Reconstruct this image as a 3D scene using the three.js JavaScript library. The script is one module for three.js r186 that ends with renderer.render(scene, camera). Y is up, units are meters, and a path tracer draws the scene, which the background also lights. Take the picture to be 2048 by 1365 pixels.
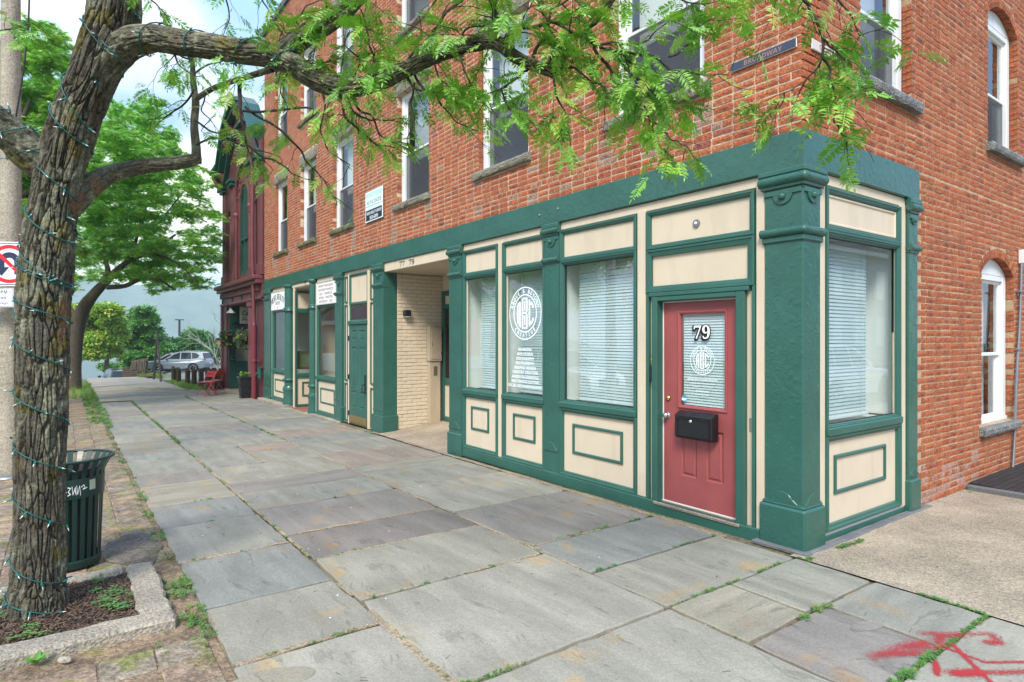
import * as THREE from 'three';
import { mergeGeometries, mergeVertices } from 'three/addons/utils/BufferGeometryUtils.js';
import { ImprovedNoise } from 'three/addons/math/ImprovedNoise.js';

// ---------------------------------------------------------------- camera, sky, sun, exposure
const W = 1024, H = 682;
const scene = new THREE.Scene();
const camera = new THREE.PerspectiveCamera(58.0, W / H, 0.05, 9000);
camera.position.set(2.615, 1.72, 4.777);
const YAW = 36 * Math.PI / 180;
camera.lookAt(2.615 - Math.cos(YAW), 1.72, 4.777 - Math.sin(YAW));
camera.setViewOffset(W, H, 0, 3.75, W, H);
const renderer = new THREE.WebGLRenderer({ antialias: true });
renderer.setSize(W, H);
renderer.toneMapping = THREE.LinearToneMapping;
renderer.toneMappingExposure = 2.5;
renderer.shadowMap.enabled = true;
renderer.shadowMap.type = THREE.PCFSoftShadowMap;

// ---------------------------------------------------------------- random numbers and noise
function rngOf(seed) { let a = seed >>> 0; return () => { a = (a + 0x6D2B79F5) | 0; let t = Math.imul(a ^ (a >>> 15), 1 | a); t = (t + Math.imul(t ^ (t >>> 7), 61 | t)) ^ t; return ((t ^ (t >>> 14)) >>> 0) / 4294967296; }; }
const R = rngOf(7);
const rr = (a, b, r = R) => a + (b - a) * r();
const clamp = (v, a = 0, b = 1) => Math.min(b, Math.max(a, v));
const lerp = (a, b, t) => a + (b - a) * t;
const smooth = (a, b, v) => { const t = clamp((v - a) / (b - a)); return t * t * (3 - 2 * t); };
function hash(x, y, s) { let h = Math.imul(x, 374761393) ^ Math.imul(y, 668265263) ^ Math.imul(s, 2246822519); h = Math.imul(h ^ (h >>> 13), 1274126177); return ((h ^ (h >>> 16)) >>> 0) / 4294967296; }
function vn(x, y, per, s, pery = per) { // value noise with a period
  const xi = Math.floor(x), yi = Math.floor(y), fx = x - xi, fy = y - yi;
  const u = fx * fx * (3 - 2 * fx), v = fy * fy * (3 - 2 * fy);
  const w = (a, p) => ((a % p) + p) % p;
  const a = hash(w(xi, per), w(yi, pery), s), b = hash(w(xi + 1, per), w(yi, pery), s), c = hash(w(xi, per), w(yi + 1, pery), s), d = hash(w(xi + 1, per), w(yi + 1, pery), s);
  return (a + (b - a) * u) * (1 - v) + (c + (d - c) * u) * v;
}
function fbm(u, v, per, oct, s, pery = per) { let t = 0, a = 0.5, n = 0; for (let i = 0; i < oct; i++) { t += a * vn(u * per, v * pery, per, s + i, pery); n += a; a *= 0.55; per *= 2; pery *= 2; } return t / n; }
const PN = new ImprovedNoise();
const pn = (x, y, z) => PN.noise(x, y, z);
const pf = (x, y, z, o = 4) => { let t = 0, a = 0.5; for (let i = 0; i < o; i++) { t += a * pn(x, y, z); x *= 2.03; y *= 2.03; z *= 2.03; a *= 0.5; } return t; };

// ---------------------------------------------------------------- the sky: bright broken cloud over pale blue
{
  const w = 1024, h = 512, d = new Float32Array(w * h * 4);
  for (let j = 0; j < h; j++) {
    const el = (j + 0.5) / h * Math.PI - Math.PI / 2, sy = Math.sin(el), cy = Math.cos(el);
    for (let i = 0; i < w; i++) {
      const az = (i + 0.5) / w * 2 * Math.PI, k = 1 / (Math.max(sy, 0) + 0.22);
      const X = Math.cos(az) * cy * k, Z = Math.sin(az) * cy * k;
      const n = pf(X * 1.1 + 3.1, Z * 1.1 - 7.7, 2.3, 6) + 0.5 * pf(X * 0.45 - 3, Z * 0.45 + 11, 9.1, 3);
      const cl = smooth(-0.22, 0.22, n - 0.03);
      const wisp = 0.86 + 0.30 * pf(X * 2.6, Z * 2.6, 5.5, 5);
      const e = Math.max(sy, 0), haze = Math.exp(-e * 5.5);
      const blue = [lerp(0.25, 0.46, haze), lerp(0.42, 0.62, haze), lerp(0.72, 0.80, haze)];
      const cloud = [1.13 * wisp, 1.10 * wisp, 1.05 * wisp];
      const lift = 0.66 + 0.44 * smooth(0.1, 0.9, e), q = 4 * (j * w + i);
      for (let c = 0; c < 3; c++) d[q + c] = lerp(blue[c], cloud[c], cl * lerp(1, 0.75, haze)) * lift;
      d[q + 3] = 1;
    }
  }
  const t = new THREE.DataTexture(d, w, h, THREE.RGBAFormat, THREE.FloatType);
  t.mapping = THREE.EquirectangularReflectionMapping; t.magFilter = THREE.LinearFilter; t.needsUpdate = true;
  scene.background = t; scene.environment = t;
}
const sun = new THREE.DirectionalLight(new THREE.Color(1.0, 0.94, 0.83), 2.1);
sun.position.set(26, 48, 34); sun.target.position.set(-6, 0, 0); sun.name = 'sun';
sun.castShadow = true; sun.shadow.radius = 36; sun.shadow.mapSize.set(2048, 2048);
Object.assign(sun.shadow.camera, { left: -45, right: 45, top: 45, bottom: -45, near: 1, far: 160 });
scene.add(sun, sun.target);
scene.fog = new THREE.FogExp2(new THREE.Color(0.80, 0.93, 1.0), 0.0006);

// ---------------------------------------------------------------- helpers for things, parts and meshes
const used = {};
function numbered(n) { used[n] = (used[n] ?? -1) + 1; return used[n] ? n + '_' + String(used[n]).padStart(3, '0') : n; }
function tag(o, label, category, group, kind) { if (label) o.userData.label = label; if (category) o.userData.category = category; if (group) o.userData.group = group; if (kind) o.userData.kind = kind; return o; }
function thing(name, label, category, pos = [0, 0, 0], turn = 0, group) { const o = new THREE.Group(); o.name = numbered(name); o.position.set(...pos); o.rotation.y = turn; scene.add(o); return tag(o, label, category, group); }
function grp(name, parent) { const o = new THREE.Group(); o.name = numbered(name); parent.add(o); return o; }
function mesh(name, geos, m, parent = scene) { const g = Array.isArray(geos) ? join(geos) : geos; const o = new THREE.Mesh(g, m); o.name = numbered(name); o.castShadow = o.receiveShadow = true; parent.add(o); return o; }
function struct(name, geos, m) { const o = mesh(name, geos, m); o.userData.kind = 'structure'; return o; }
function inst(name, geo, m, mats, cols, parent, kind = 'stuff') {
  const o = new THREE.InstancedMesh(geo, m, mats.length); o.name = numbered(name); o.castShadow = o.receiveShadow = true;
  mats.forEach((t, i) => { o.setMatrixAt(i, t); if (cols) o.setColorAt(i, cols[i]); });
  if (kind) o.userData.kind = kind; parent.add(o); return o;
}
function join(list) {
  const l = list.map((g) => { const k = g.index ? g.toNonIndexed() : g; for (const a of Object.keys(k.attributes)) if (!['position', 'normal', 'uv', 'color'].includes(a)) k.deleteAttribute(a); return k; });
  if (l.some((g) => g.attributes.color)) for (const g of l) if (!g.attributes.color) g.setAttribute('color', new THREE.BufferAttribute(new Float32Array(g.attributes.position.count * 3).fill(1), 3));
  return l.length === 1 ? l[0] : mergeGeometries(l);
}
function boxUV(g, ox = 0, oy = 0) { // texture coordinates in metres, from the side each face points to
  if (g.index) g = g.toNonIndexed();
  const p = g.attributes.position, uv = new Float32Array(p.count * 2);
  for (let t = 0; t < p.count; t += 3) {
    const a = [0, 1, 2].map((k) => [p.getX(t + k), p.getY(t + k), p.getZ(t + k)]);
    const e = [0, 1, 2].map((k) => a[1][k] - a[0][k]), f = [0, 1, 2].map((k) => a[2][k] - a[0][k]);
    const n = [Math.abs(e[1] * f[2] - e[2] * f[1]), Math.abs(e[2] * f[0] - e[0] * f[2]), Math.abs(e[0] * f[1] - e[1] * f[0])];
    const x = n[0] >= n[1] && n[0] >= n[2] ? 0 : n[1] >= n[2] ? 1 : 2;
    for (let k = 0; k < 3; k++) { const v = a[k]; uv[2 * (t + k)] = (x === 0 ? v[2] : v[0]) + ox; uv[2 * (t + k) + 1] = (x === 1 ? v[2] : v[1]) + oy; }
  }
  g.setAttribute('uv', new THREE.BufferAttribute(uv, 2)); return g;
}
function soup(tris) { const g = new THREE.BufferGeometry(); g.setAttribute('position', new THREE.BufferAttribute(new Float32Array(tris), 3)); g.computeVertexNormals(); return boxUV(g); }
function pushQuad(o, a, b, c, d) { o.push(...a, ...b, ...c, ...a, ...c, ...d); }
function cbox(x0, x1, y0, y1, z0, z1, c = 0.004) { // a box with chamfered edges
  const lo = [x0, y0, z0], hi = [x1, y1, z1], o = []; c = Math.min(c, (x1 - x0) * 0.45, (y1 - y0) * 0.45, (z1 - z0) * 0.45);
  const mid = [(x0 + x1) / 2, (y0 + y1) / 2, (z0 + z1) / 2];
  const v = (s, ax) => [0, 1, 2].map((k) => (s[k] > 0 ? hi[k] : lo[k]) + (k === ax ? 0 : -s[k] * c));
  const put = (l, nx) => { // a flat polygon, turned outwards
    const e = [0, 1, 2].map((k) => l[1][k] - l[0][k]), f = [0, 1, 2].map((k) => l[2][k] - l[0][k]);
    const n = [e[1] * f[2] - e[2] * f[1], e[2] * f[0] - e[0] * f[2], e[0] * f[1] - e[1] * f[0]];
    if (n[0] * nx[0] + n[1] * nx[1] + n[2] * nx[2] < 0) l = l.slice().reverse();
    for (let i = 1; i + 1 < l.length; i++) o.push(...l[0], ...l[i], ...l[i + 1]);
  };
  for (let ax = 0; ax < 3; ax++) { const b = (ax + 1) % 3, d = (ax + 2) % 3;
    for (const s of [-1, 1]) { const S = (p, q) => { const r = [0, 0, 0]; r[ax] = s; r[b] = p; r[d] = q; return v(r, ax); }; const n = [0, 0, 0]; n[ax] = s; put([S(-1, -1), S(1, -1), S(1, 1), S(-1, 1)], n); }
    for (const p of [-1, 1]) for (const q of [-1, 1]) { const r1 = [0, 0, 0], r2 = [0, 0, 0]; r1[b] = r2[b] = p; r1[d] = r2[d] = q; r1[ax] = -1; r2[ax] = 1; const n = [0, 0, 0]; n[b] = p; n[d] = q; put([v(r1, b), v(r2, b), v(r2, d), v(r1, d)], n); }
  }
  for (const a of [-1, 1]) for (const b of [-1, 1]) for (const d of [-1, 1]) put([v([a, b, d], 0), v([a, b, d], 1), v([a, b, d], 2)], [a, b, d]);
  return soup(o);
}
function mould(x0, x1, y0, y1, prof, z) { // a mitred moulding round a rectangle; profile = [inwards, outwards]
  const o = [], P = (c, u, v) => [[x0 + u, y0 + u, z + v], [x1 - u, y0 + u, z + v], [x1 - u, y1 - u, z + v], [x0 + u, y1 - u, z + v]][c];
  for (let i = 0; i + 1 < prof.length; i++) { const [u0, v0] = prof[i], [u1, v1] = prof[i + 1]; for (let c = 0; c < 4; c++) { const d = (c + 1) % 4; pushQuad(o, P(c, u0, v0), P(d, u0, v0), P(d, u1, v1), P(c, u1, v1)); } }
  return soup(o);
}
const toB = (g) => g.rotateY(Math.PI / 2);      // from the local plane of a facade to the side street's facade
const moved = (g, x, y, z) => g.translate(x, y, z);
function extrude(shape, depth, bevel = 0, seg = 1, curve = 12) { const g = new THREE.ExtrudeGeometry(shape, { depth, bevelEnabled: bevel > 0, bevelThickness: bevel, bevelSize: bevel, bevelOffset: -bevel, bevelSegments: seg, curveSegments: curve }); return boxUV(g); }
function poly(pts) { const s = new THREE.Shape(); pts.forEach(([x, y], i) => i ? s.lineTo(x, y) : s.moveTo(x, y)); s.closePath(); return s; }
function rectHole(x0, x1, y0, y1) { const s = new THREE.Path(); s.moveTo(x0, y0); s.lineTo(x0, y1); s.lineTo(x1, y1); s.lineTo(x1, y0); s.closePath(); return s; }
function lathe(pts, seg = 24) { const g = new THREE.LatheGeometry(pts.map(([r, y]) => new THREE.Vector2(r, y)), seg); return boxUV(g.toNonIndexed()); }
function cyl(r0, r1, a, b, seg = 10) { // a tapered rod between two points
  const A = new THREE.Vector3(...a), B = new THREE.Vector3(...b), L = A.distanceTo(B); const g = new THREE.CylinderGeometry(r1, r0, L, seg).toNonIndexed();
  const q = new THREE.Quaternion().setFromUnitVectors(new THREE.Vector3(0, 1, 0), B.clone().sub(A).normalize()); g.applyQuaternion(q); const m = A.add(B).multiplyScalar(0.5); return g.translate(m.x, m.y, m.z);
}
function tube(pts, radii, rad = 8, per = 6, disp) { // a smooth tapered tube through points
  const c = new THREE.CatmullRomCurve3(pts.map((p) => new THREE.Vector3(...p)), false, 'centripetal'), n = Math.max(2, (pts.length - 1) * per);
  const fr = c.computeFrenetFrames(n, false), pos = [], uv = [], idx = [], col = [];
  const P = new THREE.Vector3(); let len = 0, last = null;
  for (let i = 0; i <= n; i++) {
    const t = i / n; c.getPoint(t, P); if (last) len += P.distanceTo(last); last = P.clone();
    const k = t * (radii.length - 1), ki = Math.min(radii.length - 2, Math.floor(k)), r = lerp(radii[ki], radii[ki + 1], smooth(0, 1, k - ki));
    // the frame at this point, from the curve's own tangent
    const T = c.getTangent(t); const N = i === 0 ? fr.normals[0].clone() : tube.N.clone().sub(T.clone().multiplyScalar(tube.N.dot(T))).normalize(); tube.N = N.clone(); const B = new THREE.Vector3().crossVectors(T, N);
    for (let j = 0; j <= rad; j++) {
      const a = j / rad * Math.PI * 2, dx = Math.cos(a), dy = Math.sin(a); let rr2 = r, cc = null;
      const ux = N.x * dx + B.x * dy, uy = N.y * dx + B.y * dy, uz = N.z * dx + B.z * dy;
      if (disp) { const q = disp(P.x + ux * r, P.y + uy * r, P.z + uz * r, a, len, r, dx, dy); rr2 = r + q.d; cc = q.c; }
      pos.push(P.x + ux * rr2, P.y + uy * rr2, P.z + uz * rr2); uv.push(j / rad * Math.max(1, Math.round(r * 6.28 / 0.5)) * 0.5, len); if (cc) col.push(...cc);
      if (i < n && j < rad) { const q = i * (rad + 1) + j; idx.push(q, q + 1, q + rad + 1, q + 1, q + rad + 2, q + rad + 1); }
    }
  }
  const g = new THREE.BufferGeometry(); g.setAttribute('position', new THREE.Float32BufferAttribute(pos, 3)); g.setAttribute('uv', new THREE.Float32BufferAttribute(uv, 2)); if (col.length) g.setAttribute('color', new THREE.Float32BufferAttribute(col, 3)); g.setIndex(idx); g.computeVertexNormals();
  // heal the seam
  const nn = g.attributes.normal; for (let i = 0; i <= n; i++) { const a = i * (rad + 1), b = a + rad; const v = new THREE.Vector3(nn.getX(a) + nn.getX(b), nn.getY(a) + nn.getY(b), nn.getZ(a) + nn.getZ(b)).normalize(); nn.setXYZ(a, v.x, v.y, v.z); nn.setXYZ(b, v.x, v.y, v.z); }
  return g;
}
// a point of the place, from where it lies in the photograph (2048 wide) and its distance
const FX = -Math.cos(YAW), FZ = -Math.sin(YAW), RX = Math.sin(YAW), RZ = -Math.cos(YAW);
function at(px, py, t) { const a = (px - 1024) / 1231, b = (675 - py) / 1231; return [2.615 + t * (FX + a * RX), 1.72 + t * b, 4.777 + t * (FZ + a * RZ)]; }
function proj(x, y, z) { const dx = x - 2.615, dy = y - 1.72, dz = z - 4.777, t = dx * FX + dz * FZ; return [1024 + 1231 * (dx * RX + dz * RZ) / t, 675 - 1231 * dy / t, t]; }
const gy = (x) => 0.008 * Math.min(x, 0);       // the pavement falls gently towards the river
const M4 = (x, y, z, e, s) => new THREE.Matrix4().compose(new THREE.Vector3(x, y, z), new THREE.Quaternion().setFromEuler(e), typeof s === 'number' ? new THREE.Vector3(s, s, s) : s);

// ---------------------------------------------------------------- textures
function tex(w, h, fn, size, srgb = true) { // fn(u, v) -> [r, g, b] 0..1; size = metres per tile
  const d = new Uint8Array(w * h * 4);
  for (let j = 0; j < h; j++) for (let i = 0; i < w; i++) { const c = fn(i / w, j / h), q = 4 * (j * w + i); d[q] = clamp(c[0]) * 255; d[q + 1] = clamp(c[1]) * 255; d[q + 2] = clamp(c[2]) * 255; d[q + 3] = 255; }
  const t = new THREE.DataTexture(d, w, h); t.wrapS = t.wrapT = THREE.RepeatWrapping; t.magFilter = THREE.LinearFilter; t.minFilter = THREE.LinearMipmapLinearFilter; t.generateMipmaps = true;
  if (srgb) t.colorSpace = THREE.SRGBColorSpace; t.repeat.set(1 / size, 1 / size); t.needsUpdate = true; return t;
}
const g1 = (v) => [v, v, v];
const T = {};
T.paintB = tex(512, 512, (u, v) => { const w = 0.06 * (fbm(u, v, 6, 3, 70) - 0.5); const a = fbm(u + w, v + w, 14, 4, 3), b = fbm(u, v, 60, 2, 9); return g1(0.30 + 0.75 * Math.pow(clamp(1.6 * (a - 0.25)), 2) * 0.8 + 0.10 * b); }, 0.62, false);
T.paintM = tex(512, 512, (u, v) => { const a = fbm(u, v, 5, 5, 21), b = vn(u * 190, v * 190, 190, 8); const chip = b > 0.985 && a > 0.5 ? 0.14 : 0; return g1(0.90 + 0.13 * (a - 0.5) + chip); }, 1.1);
T.creamM = tex(512, 512, (u, v) => { const a = fbm(u, v, 4, 5, 31), d = fbm(u, v, 12, 3, 37, 3), s = vn(u * 150, v * 150, 150, 5) > 0.988 && a > 0.48 ? -0.2 : 0; const k = 0.955 + 0.08 * (a - 0.5) + s - 0.025 * smooth(0.6, 0.8, d); return [k, k * 0.995, k * 0.985]; }, 1.7);
T.brickM = tex(512, 512, (u, v) => { const a = fbm(u, v, 7, 5, 41), b = fbm(u, v, 40, 3, 43), c = vn(u * 130, v * 130, 130, 44); let k = 0.80 + 0.34 * (a - 0.5) + 0.62 * (b - 0.5); const w = smooth(0.66, 0.80, fbm(u, v, 16, 4, 47)); const dk = c > 0.94 ? -0.4 : 0; k += dk; return [lerp(k, 0.92, w * 0.30), lerp(k * 0.97, 0.90, w * 0.5), lerp(k * 0.95, 0.88, w * 0.6)]; }, 0.5);
T.brickB = tex(512, 512, (u, v) => g1(0.5 + 0.9 * (fbm(u, v, 20, 4, 51) - 0.5) - (vn(u * 90, v * 90, 90, 52) > 0.93 ? 0.4 : 0)), 0.5, false);
T.mortarM = tex(512, 512, (u, v) => { const a = fbm(u, v, 6, 5, 61), b = vn(u * 200, v * 200, 200, 63), k = 0.84 + 0.34 * (a - 0.5) + 0.2 * (b - 0.5); return [k, k * 0.98, k * 0.95]; }, 0.8);
T.stoneM = tex(1024, 1024, (u, v) => { // bluestone: layered, streaked along its bed
  const w = 0.05 * (fbm(u, v, 4, 3, 71) - 0.5); const st = fbm(u, v + w, 4, 6, 73, 26), a = fbm(u, v, 5, 5, 75), f = vn(u * 340, v * 340, 340, 77);
  let k = 0.88 + 0.20 * (st - 0.5) + 0.15 * (a - 0.5) + 0.13 * (f - 0.5); const scr = fbm(u, v + w * 2, 9, 4, 79, 60); k -= 0.10 * smooth(0.70, 0.78, scr); const sp = vn(u * 120, v * 120, 120, 81); if (sp > 0.988) k -= 0.34; if (sp < 0.006) k += 0.2;
  const rust = smooth(0.66, 0.82, fbm(u, v, 7, 4, 83)) * 0.9; return [k * (1 + 0.12 * rust), k, k * (1 - 0.14 * rust)]; }, 2.3);
T.stoneB = tex(1024, 1024, (u, v) => { const w = 0.05 * (fbm(u, v, 4, 3, 71) - 0.5); const st = fbm(u, v + w, 4, 6, 73, 26), scr = fbm(u, v + w * 2, 9, 4, 79, 60); return g1(0.5 + 0.5 * (st - 0.5) + 0.25 * (vn(u * 170, v * 170, 170, 77) - 0.5) - 0.15 * smooth(0.70, 0.78, scr)); }, 2.3, false);
T.concM = tex(1024, 1024, (u, v) => { const a = fbm(u, v, 5, 5, 91), b = vn(u * 150, v * 150, 150, 93), c = vn(u * 300, v * 300, 300, 95), e = vn(u * 75 + 3, v * 75, 75, 97); let k = 0.82 + 0.25 * (a - 0.5) + 0.26 * (b - 0.5) + 0.20 * (c - 0.5); if (e > 0.93) k -= 0.22; if (e < 0.05) k += 0.14; return [k, k * (0.985 - 0.03 * b), k * (0.96 - 0.06 * b)]; }, 1.5);
T.concB = tex(512, 512, (u, v) => g1(0.5 + 0.8 * (vn(u * 110, v * 110, 110, 93) - 0.5) + 0.5 * (fbm(u, v, 8, 4, 99) - 0.5)), 1.1, false);
T.dirtM = tex(512, 512, (u, v) => { const a = fbm(u, v, 5, 5, 101), b = fbm(u, v, 60, 2, 103), m = 0.7 * smooth(0.58, 0.72, fbm(u, v, 6, 4, 105)); let k = 0.80 + 0.5 * (a - 0.5) + 0.45 * (b - 0.5); return [k * lerp(1, 0.86, m), k * lerp(0.97, 0.95, m), k * lerp(0.92, 0.55, m)]; }, 1.3);
T.asphM = tex(512, 512, (u, v) => g1(0.72 + 0.5 * (fbm(u, v, 90, 2, 111) - 0.5) + 0.25 * (fbm(u, v, 5, 4, 113) - 0.5)), 1.5);
T.woodM = tex(256, 512, (u, v) => { const w = fbm(u, v, 5, 4, 121, 2), s = fbm(u + 0.06 * w, v, 30, 3, 123, 3); const k = 0.68 + 0.6 * (s - 0.5) + 0.2 * (w - 0.5); return [k, k * 0.97, k * 0.93]; }, 0.6);
T.barkB = tex(512, 512, (u, v) => { const w = 0.08 * (fbm(u, v, 6, 3, 131) - 0.5), a = fbm(u + w, v, 26, 4, 133, 9); return g1(0.5 + 1.1 * (Math.abs(a - 0.5) * 2 - 0.3) + 0.35 * (vn(u * 120, v * 120, 120, 137) - 0.5)); }, 0.5, false);
T.barkM = tex(512, 512, (u, v) => { const w = 0.08 * (fbm(u, v, 6, 3, 131) - 0.5), a = fbm(u + w, v, 26, 4, 133, 9), b = fbm(u, v, 50, 3, 139); const k = 0.74 + 0.5 * (b - 0.5) + 0.35 * (a - 0.5); return [k, k * 0.98, k * 0.94]; }, 0.5);
T.graniteM = tex(256, 256, (u, v) => { const a = vn(u * 60, v * 60, 60, 141), b = vn(u * 110, v * 110, 110, 143), c = fbm(u, v, 5, 4, 145); let k = 0.68 + 0.3 * (c - 0.5); if (a > 0.72) k -= 0.3; if (b > 0.8) k -= 0.18; if (a < 0.12) k += 0.18; return [k, k, k * 0.99]; }, 0.5);
T.leafM = tex(128, 128, (u, v) => { const a = fbm(u, v, 6, 4, 151); return [0.82 + 0.35 * (a - 0.5), 0.86 + 0.28 * (a - 0.5), 0.8]; }, 1);
function canvasTex(w, h, draw) { const c = document.createElement('canvas'); c.width = w; c.height = h; const x = c.getContext('2d'); draw(x, w, h); const t = new THREE.CanvasTexture(c); t.colorSpace = THREE.SRGBColorSpace; t.magFilter = THREE.LinearFilter; return t; }

// ---------------------------------------------------------------- materials (linear base colours)
const C = (r, g, b) => new THREE.Color().setRGB(r, g, b);
const std = (c, o = {}) => new THREE.MeshStandardMaterial({ color: C(...c), roughness: 0.7, ...o });
const M = {};
M.green = std([0.036, 0.138, 0.104], { roughness: 0.27, map: T.paintM, bumpMap: T.paintB, bumpScale: 0.0045 });
M.greenTrim = std([0.036, 0.138, 0.104], { roughness: 0.34, map: T.paintM, bumpMap: T.paintB, bumpScale: 0.0006 });
M.cream = std([0.70, 0.585, 0.44], { roughness: 0.55, map: T.creamM, bumpMap: T.paintB, bumpScale: 0.0008 });
M.creamBrick = std([0.66, 0.555, 0.41], { roughness: 0.6, map: T.creamM, bumpMap: T.brickB, bumpScale: 0.002 });
M.mortar = std([0.66, 0.52, 0.38], { roughness: 0.95, map: T.mortarM, bumpMap: T.concB, bumpScale: 0.003 });
M.mortarB = std([0.60, 0.43, 0.28], { roughness: 0.95, map: T.mortarM, bumpMap: T.concB, bumpScale: 0.003 });
M.brickWhite = std([1, 1, 1], { roughness: 0.85, map: T.brickM, bumpMap: T.brickB, bumpScale: 0.0035 });
M.white = std([0.78, 0.80, 0.82], { roughness: 0.45, map: T.creamM });
M.whitePaint = std([0.76, 0.76, 0.74], { roughness: 0.6, map: T.paintM, bumpMap: T.paintB, bumpScale: 0.001 });
M.fillWhite = std([0.86, 0.86, 0.84], { roughness: 0.8 });
M.sill = std([0.36, 0.35, 0.29], { roughness: 0.9, map: T.concM, bumpMap: T.concB, bumpScale: 0.012 });
M.sillMoss = std([0.26, 0.26, 0.15], { roughness: 0.95, map: T.dirtM, bumpMap: T.concB, bumpScale: 0.012 });
M.granite = std([0.52, 0.52, 0.50], { roughness: 0.8, map: T.graniteM, bumpMap: T.concB, bumpScale: 0.008 });
M.red = std([0.40, 0.090, 0.086], { roughness: 0.48, map: T.paintM, bumpMap: T.paintB, bumpScale: 0.0003 });
M.black = std([0.012, 0.012, 0.014], { roughness: 0.32 });
M.blackRough = std([0.016, 0.017, 0.02], { roughness: 0.6 });
M.steel = std([0.62, 0.60, 0.57], { roughness: 0.25, metalness: 1 });
M.brass = std([0.66, 0.46, 0.20], { roughness: 0.32, metalness: 1 });
M.galv = std([0.25, 0.26, 0.28], { roughness: 0.45, metalness: 0.7 });
M.glass = new THREE.MeshPhysicalMaterial({ color: C(0.90, 0.97, 0.95), roughness: 0.015, transmission: 1, thickness: 0, ior: 2.15 });
M.blind = std([0.56, 0.62, 0.63], { roughness: 0.45 });
M.room = std([0.62, 0.60, 0.55], { roughness: 0.9 });
M.roomDark = std([0.10, 0.10, 0.11], { roughness: 0.9 });
M.curtain = std([0.45, 0.43, 0.50], { roughness: 0.9 });
M.screen = new THREE.MeshStandardMaterial({ color: C(0.055, 0.06, 0.07), roughness: 0.8, transparent: true, opacity: 0.62 });
M.maroon = std([0.125, 0.030, 0.036], { roughness: 0.5, map: T.paintM, bumpMap: T.brickB, bumpScale: 0.003 });
M.maroonTrim = std([0.185, 0.050, 0.056], { roughness: 0.48, map: T.paintM, bumpMap: T.paintB, bumpScale: 0.0012 });
M.darkGreen = std([0.020, 0.095, 0.075], { roughness: 0.4, map: T.paintM, bumpMap: T.paintB, bumpScale: 0.001 });
M.concrete = std([0.49, 0.42, 0.325], { roughness: 0.95, map: T.concM, bumpMap: T.concB, bumpScale: 0.004 });
M.mortarRun = std([0.46, 0.385, 0.28], { roughness: 1, map: T.concM, bumpMap: T.concB, bumpScale: 0.006 });
M.concGrey = std([0.46, 0.43, 0.365], { roughness: 0.95, map: T.concM, bumpMap: T.concB, bumpScale: 0.006 });
M.joint = std([0.30, 0.25, 0.17], { roughness: 1, map: T.dirtM, bumpMap: T.concB, bumpScale: 0.006 });
M.asphalt = std([0.12, 0.12, 0.125], { roughness: 0.95, map: T.asphM });
M.dirt = std([0.36, 0.27, 0.19], { roughness: 1, map: T.dirtM, bumpMap: T.concB, bumpScale: 0.008 });
M.wood = std([0.17, 0.125, 0.085], { roughness: 0.95, map: T.woodM, bumpMap: T.barkB, bumpScale: 0.006 });
M.bark = new THREE.MeshStandardMaterial({ color: C(1, 1, 1), vertexColors: true, roughness: 0.95, map: T.barkM, bumpMap: T.barkB, bumpScale: 0.007 });
M.twig = std([0.040, 0.030, 0.022], { roughness: 0.95 });
M.barkFar = std([0.16, 0.14, 0.105], { roughness: 0.95, map: T.barkM, bumpMap: T.barkB, bumpScale: 0.012 });
M.leaf = new THREE.MeshPhysicalMaterial({ color: C(1, 1, 1), roughness: 0.5, transmission: 0.42, thickness: 0, side: THREE.DoubleSide });
M.leafFar = new THREE.MeshPhysicalMaterial({ color: C(1, 1, 1), roughness: 0.6, transmission: 0.58, thickness: 0, side: THREE.DoubleSide });
M.grass = new THREE.MeshPhysicalMaterial({ color: C(1, 1, 1), roughness: 0.7, transmission: 0.3, thickness: 0, side: THREE.DoubleSide });
M.signFace = (t) => new THREE.MeshStandardMaterial({ map: t, roughness: 0.5 });
M.decal = (t, rough = 0.6) => new THREE.MeshStandardMaterial({ map: t, transparent: true, roughness: rough });
const card = (w, h) => new THREE.PlaneGeometry(w, h);
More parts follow.
